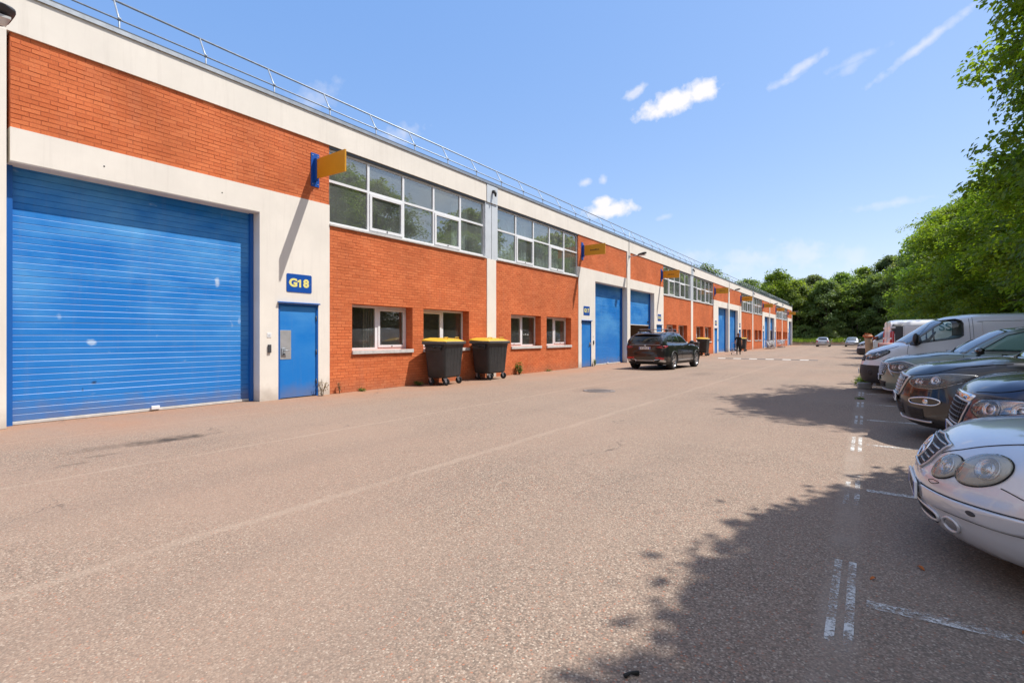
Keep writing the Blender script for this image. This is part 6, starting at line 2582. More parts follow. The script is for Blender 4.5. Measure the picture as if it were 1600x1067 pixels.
    for k in range(13):
        y = -0.60 + 1.2 * k / 12
        e = 0.05 * (y / 0.6) ** 2
        G.append([(4.05 - e, y, 1.605 - e * 0.9), (4.28 - e, y, 1.585 - e * 0.9), (4.47 - e, y, 1.545 - e * 0.9), (4.48 - e, y, 1.525 - e * 0.9), (4.30 - e, y, 1.52 - e * 0.9)])
    mb.grid(G, pt)
    mb.build('spoiler', root)
    mb = MB()
    surf_line(mb, sh, [(L - 0.08, -0.70, 1.075), (L - 0.08, 0, 1.09), (L - 0.08, 0.70, 1.075)], 0.008, M['satin'], None, 0.003)
    surf_line(mb, sh, [(L, -0.72, 0.66), (L, 0, 0.655), (L, 0.72, 0.66)], 0.006, M['seam'], 'x', 0.0)
    mb.build('tailgate_gap', root)
    mb = MB()
    p = sh.project(np.array([[L, 0, 1.045]]), 'x')[0]
    mb.lathe([(0.042, 0.0), (0.040, 0.010), (0.001, 0.012)], M['satin'], 20, 'x', (p[0], 0, 1.045))
    mb.build('emblem', root)
    mb = MB()
    surf_line(mb, sh, [(4.60, 0.10, 1.22), (4.58, -0.1, 1.23), (4.57, -0.35, 1.25)], 0.010, M['black'], None, 0.016)
    mb.build('rear_wiper', root)
    mb = MB()                       # antenna fin
    mb.prism([(3.9, 1.62), (4.12, 1.60), (4.10, 1.665)], -0.018, 0.018, 'y', pt)
    mb.build('antenna_fin', root)
    p = sh.project(np.array([[L, 0, 0.93]]), 'x')[0]
    plate(root, p[0] + 0.012, 0.935, 1)
    # front lamps and grille for the far side
    headlight(root, sh, [(0.12, -0.50, 0.86), (0.14, -0.56, 0.77), (0.34, -0.76, 0.77), (0.62, -0.90, 0.88), (0.36, -0.78, 0.90)], None, 'lamp_clear', 'lamp_black', [(0.25, -0.68, 0.82, 0.05)])
    grille_bars(root, sh, [(0.08, -0.40, 0.88), (0.06, 0, 0.89), (0.08, 0.40, 0.88), (0.04, 0.38, 0.62), (0.04, -0.38, 0.62)], 0.04, None, [(0.68, -0.36, 0.36), (0.76, -0.37, 0.37), (0.84, -0.38, 0.38)], 0.012, 'satin', 'black')
    return root


# ---- far silver cars -------------------------------------------------------------------------------
def far_car(name, label, loc, rotz, col):
    root = thing(name, label, 'car', loc, rotz, 'silver cars at the far end of the yard')
    L, W = 4.2, 1.76
    ax = (0.82, 3.35)
    sh = CarShape(L, W, nose=[(0.2, 0.12), (0.4, 0.0), (0.6, 0.02), (0.75, 0.1), (0.85, 0.25)], tail=[(0.2, L - 0.1), (0.45, L), (0.7, L - 0.03), (0.95, L - 0.12)],
                  top=[(0, 0.68), (0.2, 0.78), (0.7, 0.87), (1.1, 0.93), (2, 0.95), (L, 0.95)], side=[(0.15, 0.93), (0.5, 1.0), (0.8, 0.97), (1.0, 0.9)],
                  roof=[(0.8, 0.75), (1.1, 0.93), (1.8, 1.36), (2.3, 1.45), (3.2, 1.42), (3.8, 1.15), (4.0, 0.95), (4.1, 0.85)], cab=[(0.8, 0.8), (0.95, 0.77), (1.42, 0.58)],
                  sweep=(0.4, 2.7), rsweep=(0.3, 2.7), zb=0.18)
    pt = car_paint(name + '_paint', col, 0.6, 0.35)
    V, F = None, None
    body = car_body(root, sh, pt, ax, 0.33, z_axle=0.31)
    add_wheels(root, ax, sh.W, 0.31, 0.2, 'five')
    under_tray(root, L, sh.W)
    glass_top(root, sh, 'windscreen', [(1.2, -0.64, 1.0), (1.1, 0, 0.97), (1.2, 0.64, 1.0), (1.82, 0.52, 1.32), (1.78, 0, 1.34), (1.82, -0.52, 1.32)], 'windscreen')
    glass_top(root, sh, 'rear_window', [(3.95, -0.58, 1.02), (3.97, 0, 1.02), (3.95, 0.58, 1.02), (3.55, 0.5, 1.29), (3.52, 0, 1.31), (3.55, -0.5, 1.29)])
    side_items(root, sh, [[(1.45, 1.0), (1.95, 1.32), (2.35, 1.37), (2.35, 1.0)], [(2.42, 1.0), (2.42, 1.37), (3.2, 1.34), (3.5, 1.06)]], 'car_glass', doors=[[(2.38, 0.95), (2.38, 0.35)]])
    mirror_pair(root, 1.4, 0.84, 0.98, pt, 1.0)
    for sgn in (-1, 1):
        mb = MB()
        surf_patch(mb, sh, [(L - 0.08, sgn * 0.6, 0.92), (L - 0.2, sgn * 0.8, 0.9), (L - 0.2, sgn * 0.8, 0.68), (L - 0.05, sgn * 0.6, 0.7)], M['red_lens'], None, 0.006, 0.0, 4, 30, smooth=False)
        mb.build('tail_light', root)
    headlight(root, sh, ellipse_on(sh, (0.25, -0.62, 0.68), 0.15, 0.08, -15), None, 'lamp_clear', 'reflector')
    mb = MB()
    surf_patch(mb, sh, [(0.05, -0.3, 0.68), (0.05, 0.3, 0.68), (0.02, 0.28, 0.58), (0.02, -0.28, 0.58)], M['black'], None, 0.004, 0, 4, 30, smooth=False)
    mb.build('grille', root)
    plate(root, -0.015, 0.45, -1)
    plate(root, L + 0.012, 0.72, 1)
    return root


silver_coupe()
crossover('navy_crossover', 'dark blue crossover with chrome grille bar beside the silver coupe', (0.73, 6.95, 0), (0.012, 0.018, 0.050), 'navy', 0.4, 0.3)
crossover('black_crossover', 'near black crossover with chequered chrome grille and chrome-rimmed fog lamps', (0.36, 9.35, 0), (0.012, 0.013, 0.018), 'black', 0.3, 0.28)
crossover('green_crossover', 'grey green crossover with studded grille parked next to the big white van', (0.24, 14.10, 0), (0.17, 0.215, 0.185), 'green', 0.35, 0.35)
panel_van('panel_van', 'pale grey white van with black bumper and large mirror, nose out', (-0.15, 16.50, 0), (0.66, 0.67, 0.70))
M['teal_letter'] = principled('teal_letter', (0.012, 0.10, 0.11), 0.5)
panel_van('panel_van', 'white van parked tail out showing tall red lamps, teal letters on its side', (0.50 + 5.03, 20.88, 0), (0.74, 0.74, 0.76), see=False, rotz=PI + R(4.4), lettering=('SSI', 0.34, 3.66, 1.70, M['teal_letter']))
panel_van('panel_van', 'farthest white van poking its black bumper out behind the upright roll', (-0.55, 41.0, 0), (0.64, 0.65, 0.66), see=False)
black_suv()
far_car('silver_hatchback', 'small silver car seen from behind at the earth bank', (-5.35, 92.5, 0), R(-90), (0.42, 0.44, 0.47))
far_car('silver_saloon', 'grey silver car facing the camera at the earth bank', (-1.75, 89.6, 0), R(90), (0.36, 0.37, 0.40))

# ------------------------------------------------------------------ trees and plants


def leaf_material(name, dark, light, trans=0.35, hue_noise=0.25):
    m = bpy.data.materials.new(name)
    m.use_nodes = True
    N, L = m.node_tree.nodes, m.node_tree.links
    b = N['Principled BSDF']
    at = N.new('ShaderNodeAttribute')
    at.attribute_name = 'tone'
    cr = N.new('ShaderNodeValToRGB')
    cr.color_ramp.elements[0].color = (*dark, 1)
    cr.color_ramp.elements[1].color = (*light, 1)
    mid = cr.color_ramp.elements.new(0.55)
    mid.color = (*[(a * 0.55 + c * 0.45) for a, c in zip(dark, light)], 1)
    L.new(at.outputs['Fac'], cr.inputs[0])
    oi = N.new('ShaderNodeObjectInfo')
    hs = N.new('ShaderNodeHueSaturation')
    mr = N.new('ShaderNodeMapRange')
    mr.inputs['To Min'].default_value = 0.485
    mr.inputs['To Max'].default_value = 0.515
    L.new(oi.outputs['Random'], mr.inputs['Value'])
    L.new(mr.outputs[0], hs.inputs['Hue'])
    L.new(cr.outputs[0], hs.inputs['Color'])
    L.new(hs.outputs[0], b.inputs['Base Color'])
    b.inputs['Roughness'].default_value = 0.5
    b.inputs['Specular IOR Level'].default_value = 0.35
    tl = N.new('ShaderNodeBsdfTranslucent')
    mu = N.new('ShaderNodeMixRGB')
    mu.blend_type = 'MULTIPLY'
    mu.inputs['Fac'].default_value = 1
    mu.inputs['Color2'].default_value = (2.3, 2.1, 0.8, 1)
    L.new(hs.outputs[0], mu.inputs['Color1'])
    L.new(mu.outputs[0], tl.inputs['Color'])
    mx = N.new('ShaderNodeMixShader')
    mx.inputs[0].default_value = trans
    L.new(b.outputs[0], mx.inputs[1])
    L.new(tl.outputs[0], mx.inputs[2])
    L.new(mx.outputs[0], N['Material Output'].inputs['Surface'])
    return m


M['leaf_lime'] = leaf_material('lime_leaves', (0.050, 0.110, 0.016), (0.21, 0.30, 0.032), 0.52)
M['leaf_mid'] = leaf_material('mid_green_leaves', (0.075, 0.140, 0.034), (0.20, 0.285, 0.060), 0.52)
M['leaf_dark'] = leaf_material('dark_leaves', (0.095, 0.150, 0.058), (0.235, 0.300, 0.105), 0.5)
M['leaf_grey'] = leaf_material('grey_green_leaves', (0.075, 0.115, 0.060), (0.20, 0.25, 0.12), 0.5)
M['leaf_yellow'] = leaf_material('yellow_green_leaves', (0.16, 0.21, 0.018), (0.36, 0.38, 0.03), 0.5)
M['bark'] = noise_tint(principled('bark', (0.10, 0.075, 0.055), 0.95), 6, 0.5, 8, bump=0.8, bump_scale=30, stretch=(1, 1, 0.25))
M['bark_pale'] = noise_tint(principled('pale_bark', (0.30, 0.27, 0.22), 0.9), 6, 0.4, 8, bump=0.5, bump_scale=30, stretch=(1, 1, 0.25))


def crown_points(rng, H, zb, R, n, lobes=24, prof=None, tiers=True):
    """cluster centres gathered into boughs over a lumpy crown, with gaps between the boughs"""
    prof = prof or [(0, 0.62), (0.12, 0.9), (0.35, 1.0), (0.6, 0.9), (0.8, 0.66), (0.93, 0.36), (1, 0.10)]
    la, lt, ls = rng.uniform(0, 2 * PI, lobes), rng.uniform(0, 1, lobes), rng.uniform(0.08, 0.22, lobes)

    def on_crown(m, lo):
        ang = rng.uniform(0, 2 * PI, m)
        t = rng.uniform(0, 1, m) ** 0.9
        pr = np.interp(t, *zip(*prof))
        lump = np.zeros(m)
        for a, tt, s_ in zip(la, lt, ls):
            da = np.angle(np.exp(1j * (ang - a)))
            lump = np.maximum(lump, s_ * np.exp(-(da / 0.42) ** 2 - ((t - tt) / 0.13) ** 2))
        r = R * pr * (0.84 + lump) * rng.uniform(lo, 1.0, m) ** 0.28
        P = np.stack([r * np.cos(ang), r * np.sin(ang), zb + t * (H - zb)], 1)
        out = np.stack([np.cos(ang), np.sin(ang), (t - 0.35) * 1.3], 1)
        return P, out / np.linalg.norm(out, axis=1, keepdims=True)

    nb = max(14, n // 8)
    if not tiers:
        P, out = on_crown(n, 0.25)
        return P, out, rng.uniform(0, 1, n)
    B, Bo = on_crown(nb, 0.7)
    n1 = int(n * (0.80 if tiers is True else tiers))
    idx = rng.integers(0, nb, n1)
    sz = R * 0.14 * rng.uniform(0.7, 1.35, nb)[idx]
    J = rng.normal(0, 1, (n1, 3)) * np.array([0.62, 0.62, 0.26])
    # a bough reaches outwards and its tip hangs
    along = rng.uniform(-1.5, 0.75, n1)
    P1 = B[idx] + J * sz[:, None] + Bo[idx] * (along * sz)[:, None]
    P1[:, 2] -= 0.28 * sz * np.maximum(along, 0) ** 2
    P2, O2 = on_crown(n - n1, 0.05)
    P = np.concatenate([P1, P2])
    out = np.concatenate([Bo[idx], O2])
    tone = np.concatenate([np.clip(rng.uniform(0.1, 0.9, nb)[idx] + rng.normal(0, 0.12, n1), 0, 1), rng.uniform(0, 0.6, n - n1)])
    P[:, 2] = np.maximum(P[:, 2], zb * 0.6)
    return P, out, tone


def leaves(rng, P, out, per, leaf, spread, droop=0.5, flat=0.22, tone_c=None):
    """flat drooping sprays of leaf-sized diamonds round every cluster centre"""
    n = len(P)
    up = np.array([0, 0, 1.0])
    Nc = out * 0.45 + up * 0.9 + rng.normal(0, 0.22, (n, 3))
    Nc /= np.linalg.norm(Nc, axis=1, keepdims=True)
    U = np.cross(Nc, rng.normal(0, 1, (n, 3)))
    U /= np.linalg.norm(U, axis=1, keepdims=True)
    W = np.cross(Nc, U)
    idx = np.repeat(np.arange(n), per)
    m = len(idx)
    rr = np.sqrt(rng.uniform(0, 1, m))
    aa = rng.uniform(0, 2 * PI, m)
    sc = (spread * rng.uniform(0.6, 1.25, n))[idx]
    d = U[idx] * (rr * np.cos(aa))[:, None] + W[idx] * (rr * np.sin(aa))[:, None]
    C = P[idx] + d * sc[:, None] + Nc[idx] * (rng.normal(0, flat, m) * sc)[:, None]
    C[:, 2] -= droop * rr ** 2 * sc * 0.6
    # leaf axis points outwards along the spray and hangs a little
    ax = d / np.maximum(np.linalg.norm(d, axis=1, keepdims=True), 1e-6) + rng.normal(0, 0.5, (m, 3)) - up * 0.35
    ax /= np.linalg.norm(ax, axis=1, keepdims=True)
    nn = Nc[idx] + rng.normal(0, 0.38, (m, 3))
    side = np.cross(ax, nn)
    side /= np.maximum(np.linalg.norm(side, axis=1, keepdims=True), 1e-6)
    ln = (leaf * rng.uniform(0.7, 1.3, m))[:, None]
    bend = np.cross(side, ax)
    v0 = C - ax * ln * 0.5
    v1 = C + side * ln * 0.36 + bend * ln * 0.06
    v2 = C + ax * ln * 0.55 - bend * ln * 0.05
    v3 = C - side * ln * 0.36 + bend * ln * 0.06
    V = np.stack([v0, v1, v2, v3], 1).reshape(-1, 3)
    F = np.arange(4 * m).reshape(-1, 4)
    tc = (tone_c if tone_c is not None else rng.uniform(0, 1, n))[idx]
    tone = np.clip(tc * 0.6 + rng.uniform(0, 0.4, m) + 0.0, 0, 1)
    return V, F, np.repeat(tone, 4)


TREE_CACHE = {}


def tree_meshes(key, seed, H, zb, R, ncl, per, leaf, spread, mat, bark='bark', stems=1, prof=None, tiers=True):
    if key in TREE_CACHE:
        return TREE_CACHE[key]
    rng = np.random.default_rng(seed)
    P, out, rel = crown_points(rng, H, zb, R, ncl, prof=prof, tiers=tiers)
    V, F, T = leaves(rng, P, out, per, leaf, spread, tone_c=rel)
    crown = quads_mesh('crown', V, F, M[mat], T)
    mb = MB()
    r0 = 0.022 * H + 0.03
    for st in range(stems):
        a0 = 2 * PI * st / max(1, stems) + 0.5
        off = 0.0 if stems == 1 else 0.25
        tip = Vector((math.cos(a0) * off * 4, math.sin(a0) * off * 4, H * 0.86))
        base = Vector((math.cos(a0) * off, math.sin(a0) * off, -0.15))
        path, rad = [], []
        for k in range(9):
            t = k / 8
            p = base.lerp(tip, t) + Vector((math.sin(t * 4 + seed + st) * 0.14, math.cos(t * 3.3 + seed * 2 + st) * 0.14, 0)) * t
            path.append(tuple(p))
            rad.append(r0 / (stems ** 0.6) * (1.25 if k == 0 else 1.0) * (1 - 0.88 * t) + 0.012)
        mb.tube(path, rad, M[bark], 9)
        sel = rng.choice(ncl, size=min(ncl, int(22 / stems) + 3), replace=False)
        for i in sel:
            q = Vector(P[i])
            t = min(0.95, max(0.18, (q.z * 0.75) / (H * 0.9)))
            k = t * 8
            i0 = int(k)
            b0 = Vector(path[i0]).lerp(Vector(path[min(8, i0 + 1)]), k - i0)
            if q.z < b0.z:
                b0 = Vector(path[max(1, i0 - 1)])
            midp = b0.lerp(q, 0.5) + Vector((0, 0, 0.10 * (q - b0).length))
            rb = rad[i0] * 0.5
            mb.tube([tuple(b0), tuple(midp), tuple(q)], [rb, rb * 0.6, 0.012], M[bark], 6)
    trunk = mb.mesh('trunk')
    TREE_CACHE[key] = (trunk, crown)
    return trunk, crown


def plant_tree(name, label, cat, key_args, loc, rotz=0.0, scale=1.0, group=None, sz=None):
    tr, cr = tree_meshes(*key_args[0], **key_args[1])
    t = thing(name, label, cat, loc, rotz, group)
    t.scale = (scale, scale, sz or scale)
    link('trunk', tr, t)
    link('crown', cr, t)
    return t


BIG_A = (('big_a', 21, 15.5, 1.7, 4.3, 1500, 78, 0.125, 0.58, 'leaf_lime'), {})
BIG_C = (('big_c', 88, 15.5, 1.5, 5.0, 2900, 74, 0.135, 0.54, 'leaf_lime'), {'tiers': 0.55, 'prof': [(0, 0.62), (0.10, 0.84), (0.25, 1.0), (0.46, 1.0), (0.60, 0.92), (0.76, 0.70), (0.90, 0.40), (1, 0.14)]})
BIG_S = (('big_s', 91, 12.0, 2.1, 4.1, 2300, 88, 0.15, 0.62, 'leaf_lime'), {'tiers': False})
BIG_B = (('big_b', 34, 13.5, 1.3, 4.1, 1200, 72, 0.13, 0.58, 'leaf_lime'), {})
MID_C = (('mid_c', 55, 13.5, 1.0, 4.4, 900, 40, 0.24, 0.78, 'leaf_mid'), {})
FAR_LIGHT = (('far_light', 61, 14.0, 4.5, 4.6, 420, 34, 0.33, 0.95, 'leaf_lime'), {})
FAR_DARK = (('far_dark', 62, 13.0, 1.2, 4.4, 620, 36, 0.34, 0.95, 'leaf_dark'), {})
FAR_MID = (('far_mid', 63, 13.5, 1.5, 4.2, 600, 36, 0.33, 0.95, 'leaf_mid'), {})
FAR_GREY = (('far_grey', 64, 14.5, 2.0, 3.9, 560, 36, 0.32, 0.9, 'leaf_grey'), {})
FAR_STEMS = (('far_stems', 65, 11.0, 4.5, 3.4, 330, 34, 0.32, 0.85, 'leaf_mid', 'bark_pale'), {'stems': 3})
SHRUB_D = (('shrub_d', 71, 2.6, 0.15, 1.7, 230, 34, 0.14, 0.42, 'leaf_mid'), {'prof': [(0, 0.9), (0.3, 1.0), (0.7, 0.8), (1, 0.3)]})
SHRUB_Y = (('shrub_y', 72, 3.4, 0.2, 1.7, 260, 36, 0.13, 0.42, 'leaf_yellow'), {'prof': [(0, 0.8), (0.3, 1.0), (0.7, 0.8), (1, 0.3)]})
SHRUB_F = (('shrub_f', 73, 3.0, 0.1, 2.4, 240, 30, 0.26, 0.6, 'leaf_dark'), {'prof': [(0, 0.95), (0.3, 1.0), (0.7, 0.8), (1, 0.3)]})

GR = 'tall trees along the right side of the yard'
row = [  # x, y, variant, rot, scale across, scale up, label
    (7.8, -5.0, BIG_B, 0.4, 0.95, 0.85, None),
    (6.5, 6.2, BIG_S, 2.0, 1.06, 1.0, None),
    (7.1, 17.0, BIG_C, 0.2, 1.0, 1.0, 'tallest lime green tree, cut by the photo\'s right edge'),
    (7.7, 25.2, BIG_B, 2.3, 1.10, 0.92, 'bushy lime green tree next beyond the tallest one'),
    (7.2, 34.0, BIG_B, 4.1, 1.14, 0.76, 'lime green tree above the roof of the tail out white van'),
    (6.9, 45.0, BIG_A, 3.0, 1.05, 0.74, 'round crowned lime green tree above the yellow shrubs'),
    (6.8, 56.5, MID_C, 0.9, 1.06, 0.94, 'mid green tree stepping down towards the dark wood'),
    (6.4, 68.5, MID_C, 2.6, 1.08, 1.0, 'last tree of the right row before the dark wood'),
]
for (x, y, var, rz, s, sz, lab) in row:
    plant_tree('lime_tree', lab or 'lime tree standing outside the photo behind the parked cars', 'tree', var, (x, y, 0.12), rz, s, GR, sz=sz)

# undergrowth behind the cars
shr = [(6.9, 3.0, SHRUB_D, 0.0, 0.8), (7.0, 11.5, SHRUB_D, 1.0, 0.8), (7.2, 20.5, SHRUB_D, 1.5, 0.95), (7.3, 24.5, SHRUB_D, 2.2, 1.1), (7.0, 28.5, SHRUB_D, 0.3, 1.0), (7.2, 32.5, SHRUB_Y, 1.2, 0.95),
       (6.8, 37.0, SHRUB_D, 2.8, 1.15), (6.6, 42.0, SHRUB_Y, 0.5, 1.0), (6.4, 47.5, SHRUB_Y, 2.0, 1.2), (6.6, 53.0, SHRUB_D, 1.7, 1.3), (6.7, 60.0, SHRUB_D, 0.7, 1.4), (6.9, 67.0, SHRUB_D, 2.9, 1.5), (7.0, 76.0, SHRUB_D, 0.9, 1.5)]
for i, (x, y, var, rz, s) in enumerate(shr):
    yel = var is SHRUB_Y
    plant_tree('yellow_shrub' if yel else 'green_shrub', ('nearest yellow green shrub, mostly hidden behind the white vans', 'middle yellow green shrub behind the white vans', 'farthest and biggest yellow green shrub behind the white vans')[0 if y < 35 else 1 if y < 45 else 2] if yel else 'dense green shrub under the right row of trees', 'shrub', var, (x, y, 0.12), rz, s,
               'yellow shrubs behind the vans' if yel else 'green shrubs under the right row of trees')

# the wood that closes the yard
GW = 'trees of the wood at the far end'
lab_far = {
    'far_light': 'light green tree with an open crown over the far end of the terrace',
    'far_dark': 'dark green tree in the shaded wood at the far end',
    'far_mid': 'mid green tree with a sunlit top in the wood at the far end',
    'far_grey': 'greyish green tree in the wood at the far end',
    'far_stems': 'small tree with three pale bare stems between the two far silver cars',
}
far = [(-21.0, 118.0, FAR_DARK, 0.2, 1.0), (-15.0, 114.5, FAR_LIGHT, 1.0, 1.0), (-14.5, 122, FAR_DARK, 3.0, 1.02), (-11.0, 113.5, FAR_MID, 2.0, 0.86), (-8.6, 120, FAR_GREY, 0.4, 0.92), (-6.2, 113.0, FAR_DARK, 4.0, 0.88),
       (-4.0, 119.0, FAR_MID, 0.5, 0.98), (-1.6, 113.5, FAR_STEMS, 0.6, 1.0), (-0.2, 121, FAR_MID, 2.5, 1.05), (1.8, 114.0, FAR_DARK, 1.6, 0.93), (3.6, 119.5, FAR_GREY, 2.6, 1.10), (6.0, 112.0, FAR_GREY, 5.0, 1.02),
       (8.4, 106.0, FAR_DARK, 3.3, 1.0), (8.6, 95.0, FAR_MID, 0.1, 1.0), (8.2, 84.0, FAR_DARK, 1.9, 0.95), (12.5, 116.0, FAR_MID, 4.4, 1.1), (16, 100, FAR_DARK, 0.3, 1.1), (15, 82, FAR_MID, 1.3, 1.1),
       (-27, 116, FAR_MID, 2.2, 1.0), (14, 62, FAR_DARK, 2.2, 1.15), (15, 45, FAR_DARK, 0.7, 1.15), (15, 28, FAR_MID, 3.7, 1.1), (14.5, 10, FAR_DARK, 5.1, 1.1)]
own = {(-11.0, 113.5): 'mid green tree at the wood edge just right of the terrace end', (-8.6, 120): 'greyish green tree behind the left half of the far wood',
       (-6.2, 113.0): 'dark green tree above the small silver hatchback', (-4.0, 119.0): 'sunlit mid green top right of the silver hatchback in the wood',
       (-0.2, 121): 'taller mid green tree behind the pale bare stems', (1.8, 114.0): 'dark green tree above the grey silver saloon',
       (3.6, 119.5): 'tallest greyish tree of the wood, right of the saloon', (6.0, 112.0): 'greyish green tree above the farthest white van',
       (8.4, 106.0): 'dark green tree where the wood meets the right row', (8.6, 95.0): 'mid green tree between the wood and the right row of trees'}
for (x, y, var, rz, s) in far:
    k = var[0][0]
    plant_tree({'far_light': 'ash_tree', 'far_stems': 'slender_tree'}.get(k, 'woodland_tree'), own.get((x, y), lab_far[k]), 'tree', var, (x, y, 0.5), rz, s, GW if k not in ('far_light', 'far_stems') else None)
far_back = [(-18, 130), (-11.5, 129), (-5.0, 131), (1.5, 130), (8.0, 129), (14, 128)]
for i, (x, y) in enumerate(far_back):
    plant_tree('woodland_tree', lab_far['far_dark'], 'tree', FAR_DARK, (x, y, 0.3), 0.9 * i, 1.05, GW)
for i, (x, y, s) in enumerate([(-9.5, 110.0, 0.9), (-5.5, 109.6, 0.8), (-3.2, 110.5, 0.7), (1.6, 109.8, 0.8), (4.6, 108.8, 1.0), (-13.0, 111.5, 1.1), (8.0, 101, 1.1), (7.6, 90, 1.0), (-1.0, 116.5, 1.3), (2.5, 117, 1.3), (-7.5, 116, 1.3)]):
    plant_tree('dark_shrub', 'dark shrub at the foot of the wood on the far bank', 'shrub', SHRUB_F, (x, y, 0.9), i * 1.3, s, 'dark shrubs on the far bank')
plant_tree('distant_tree', 'crown of a distant tree just showing above the roof railing', 'tree', FAR_LIGHT, (-35.5, 139, 0), 1.4, 1.42)

# short grass on the far bank
rng = np.random.default_rng(5)
n = 5000
gx, gy = rng.uniform(-12, 9, n), rng.uniform(105.2, 109.5, n)
gz = 0.72 + np.clip((gy - 105.8) * 0.17, -0.25, 0.5)
hh = rng.uniform(0.12, 0.38, n)
aa = rng.uniform(0, PI, n)
dx, dy = np.cos(aa) * 0.05, np.sin(aa) * 0.05
V = np.stack([np.stack([gx - dx, gy - dy, gz - 0.1], 1), np.stack([gx + dx, gy + dy, gz - 0.1], 1), np.stack([gx + dx * 0.3 + rng.normal(0, 0.06, n), gy, gz + hh], 1), np.stack([gx - dx * 0.3, gy, gz + hh * 0.9], 1)], 1).reshape(-1, 3)
tag(link('grass', quads_mesh('grass', V, np.arange(4 * n).reshape(-1, 4), M['leaf_mid'], np.repeat(rng.uniform(0, 1, n), 4))), kind='stuff')

# weeds along the foot of the facade and by the bays
M['leaf_weed'] = leaf_material('weed_leaves', (0.06, 0.11, 0.02), (0.17, 0.23, 0.05))
M['leaf_dry'] = leaf_material('dry_weed', (0.14, 0.09, 0.05), (0.30, 0.24, 0.16))


def weed(label, loc, h, r, n, leaf, mat, stems=6, seed=1, group=None):
    rng = np.random.default_rng(seed)
    t = thing('weed', label, 'plant', loc, 0, group)
    mb = MB()
    tips = []
    for k in range(stems):
        a = rng.uniform(0, 2 * PI)
        tip = (math.cos(a) * r * rng.uniform(0.2, 0.9), math.sin(a) * r * rng.uniform(0.2, 0.9), h * rng.uniform(0.6, 1.0))
        tips.append(tip)
        mb.tube([(tip[0] * 0.1, tip[1] * 0.1, -0.02), (tip[0] * 0.5, tip[1] * 0.5, tip[2] * 0.6), tip], [0.006, 0.005, 0.002], M[mat], 5)
    mb.build('stem', t)
    P = np.array([np.array(tips[rng.integers(stems)]) * rng.uniform(0.25, 1.0) for _ in range(n)])
    out = P / np.maximum(np.linalg.norm(P, axis=1, keepdims=True), 1e-6)
    V, F, T = leaves(rng, P, out, 6, leaf, r * 0.35)
    V[:, 2] = np.maximum(V[:, 2], 0.004)
    link('foliage', quads_mesh('foliage', V, F, M[mat], T), t)


weed('bushy green weed growing at the wall under the second pair of windows', (XF + 0.16, 15.95, 0), 0.52, 0.20, 60, 0.055, 'leaf_weed', 9, 2)
weed('dry pale weed beside the hinge of the nearest blue door', (XF + 0.12, 7.52, 0), 0.42, 0.20, 26, 0.03, 'leaf_dry', 9, 3)
weed('thin reddish weed stem at the nearest corner of the brick wall', (XF + 0.08, 8.05, 0), 0.36, 0.07, 16, 0.03, 'leaf_dry', 3, 4)
weed('low green tuft on the wall foot left of the bins', (XF + 0.10, 8.7, 0), 0.10, 0.16, 24, 0.035, 'leaf_weed', 6, 5)
weed('low green tuft in the shadow of the first bin', (XF + 0.14, 10.7, 0), 0.14, 0.20, 30, 0.04, 'leaf_weed', 6, 6)
weed('row of small yellowish weeds at the wall foot before the second blue door', (XF + 0.08, 18.2, 0), 0.10, 0.30, 24, 0.03, 'leaf_weed', 6, 7)
weed('green weed at the corner of the second big shutter', (XF + 0.10, 22.55, 0), 0.45, 0.12, 30, 0.05, 'leaf_weed', 6, 8)
weed('bright green tuft beside the concrete block near the pale van', (-0.12, 17.9, 0), 0.30, 0.26, 60, 0.07, 'leaf_weed', 10, 9)
weed('yellowish weeds in the crack of the bay line', (-0.10, 14.0, 0), 0.05, 0.14, 20, 0.03, 'leaf_weed', 5, 10)
t = thing('concrete_block', 'small grey concrete block beside the bright green tuft', 'block', (-0.05, 17.0, 0), 0.1)
mb = MB()
mb.cbox(-0.16, 0.16, -0.12, 0.12, 0, 0.16, M['kerb'], 0.02)
mb.build('block', t)

# ------------------------------------------------------------------ painted markings
mb = MB()
bays = [3.27 + 2.42 * k for k in range(9)]
for i, y in enumerate(bays):
    e = 0.55
    mb.add([(-0.165, y - e, 0.004), (-0.125, y - e, 0.004), (-0.125, y + e, 0.004), (-0.165, y + e, 0.004)], [(0, 1, 2, 3)], M['road_paint'])
    mb.add([(-0.09, y - e, 0.004), (-0.05, y - e, 0.004), (-0.05, y + e, 0.004), (-0.09, y + e, 0.004)], [(0, 1, 2, 3)], M['road_paint'])
    d = 0.05 if i == 0 else 0.0
    mb.add([(-0.0, y - 0.045, 0.004), (5.2, y - 0.045 + d * 5, 0.004), (5.2, y + 0.045 + d * 5, 0.004), (-0.0, y + 0.045, 0.004)], [(0, 1, 2, 3)], M['road_paint'])
tag(mb.build('bay_markings'), kind='structure')

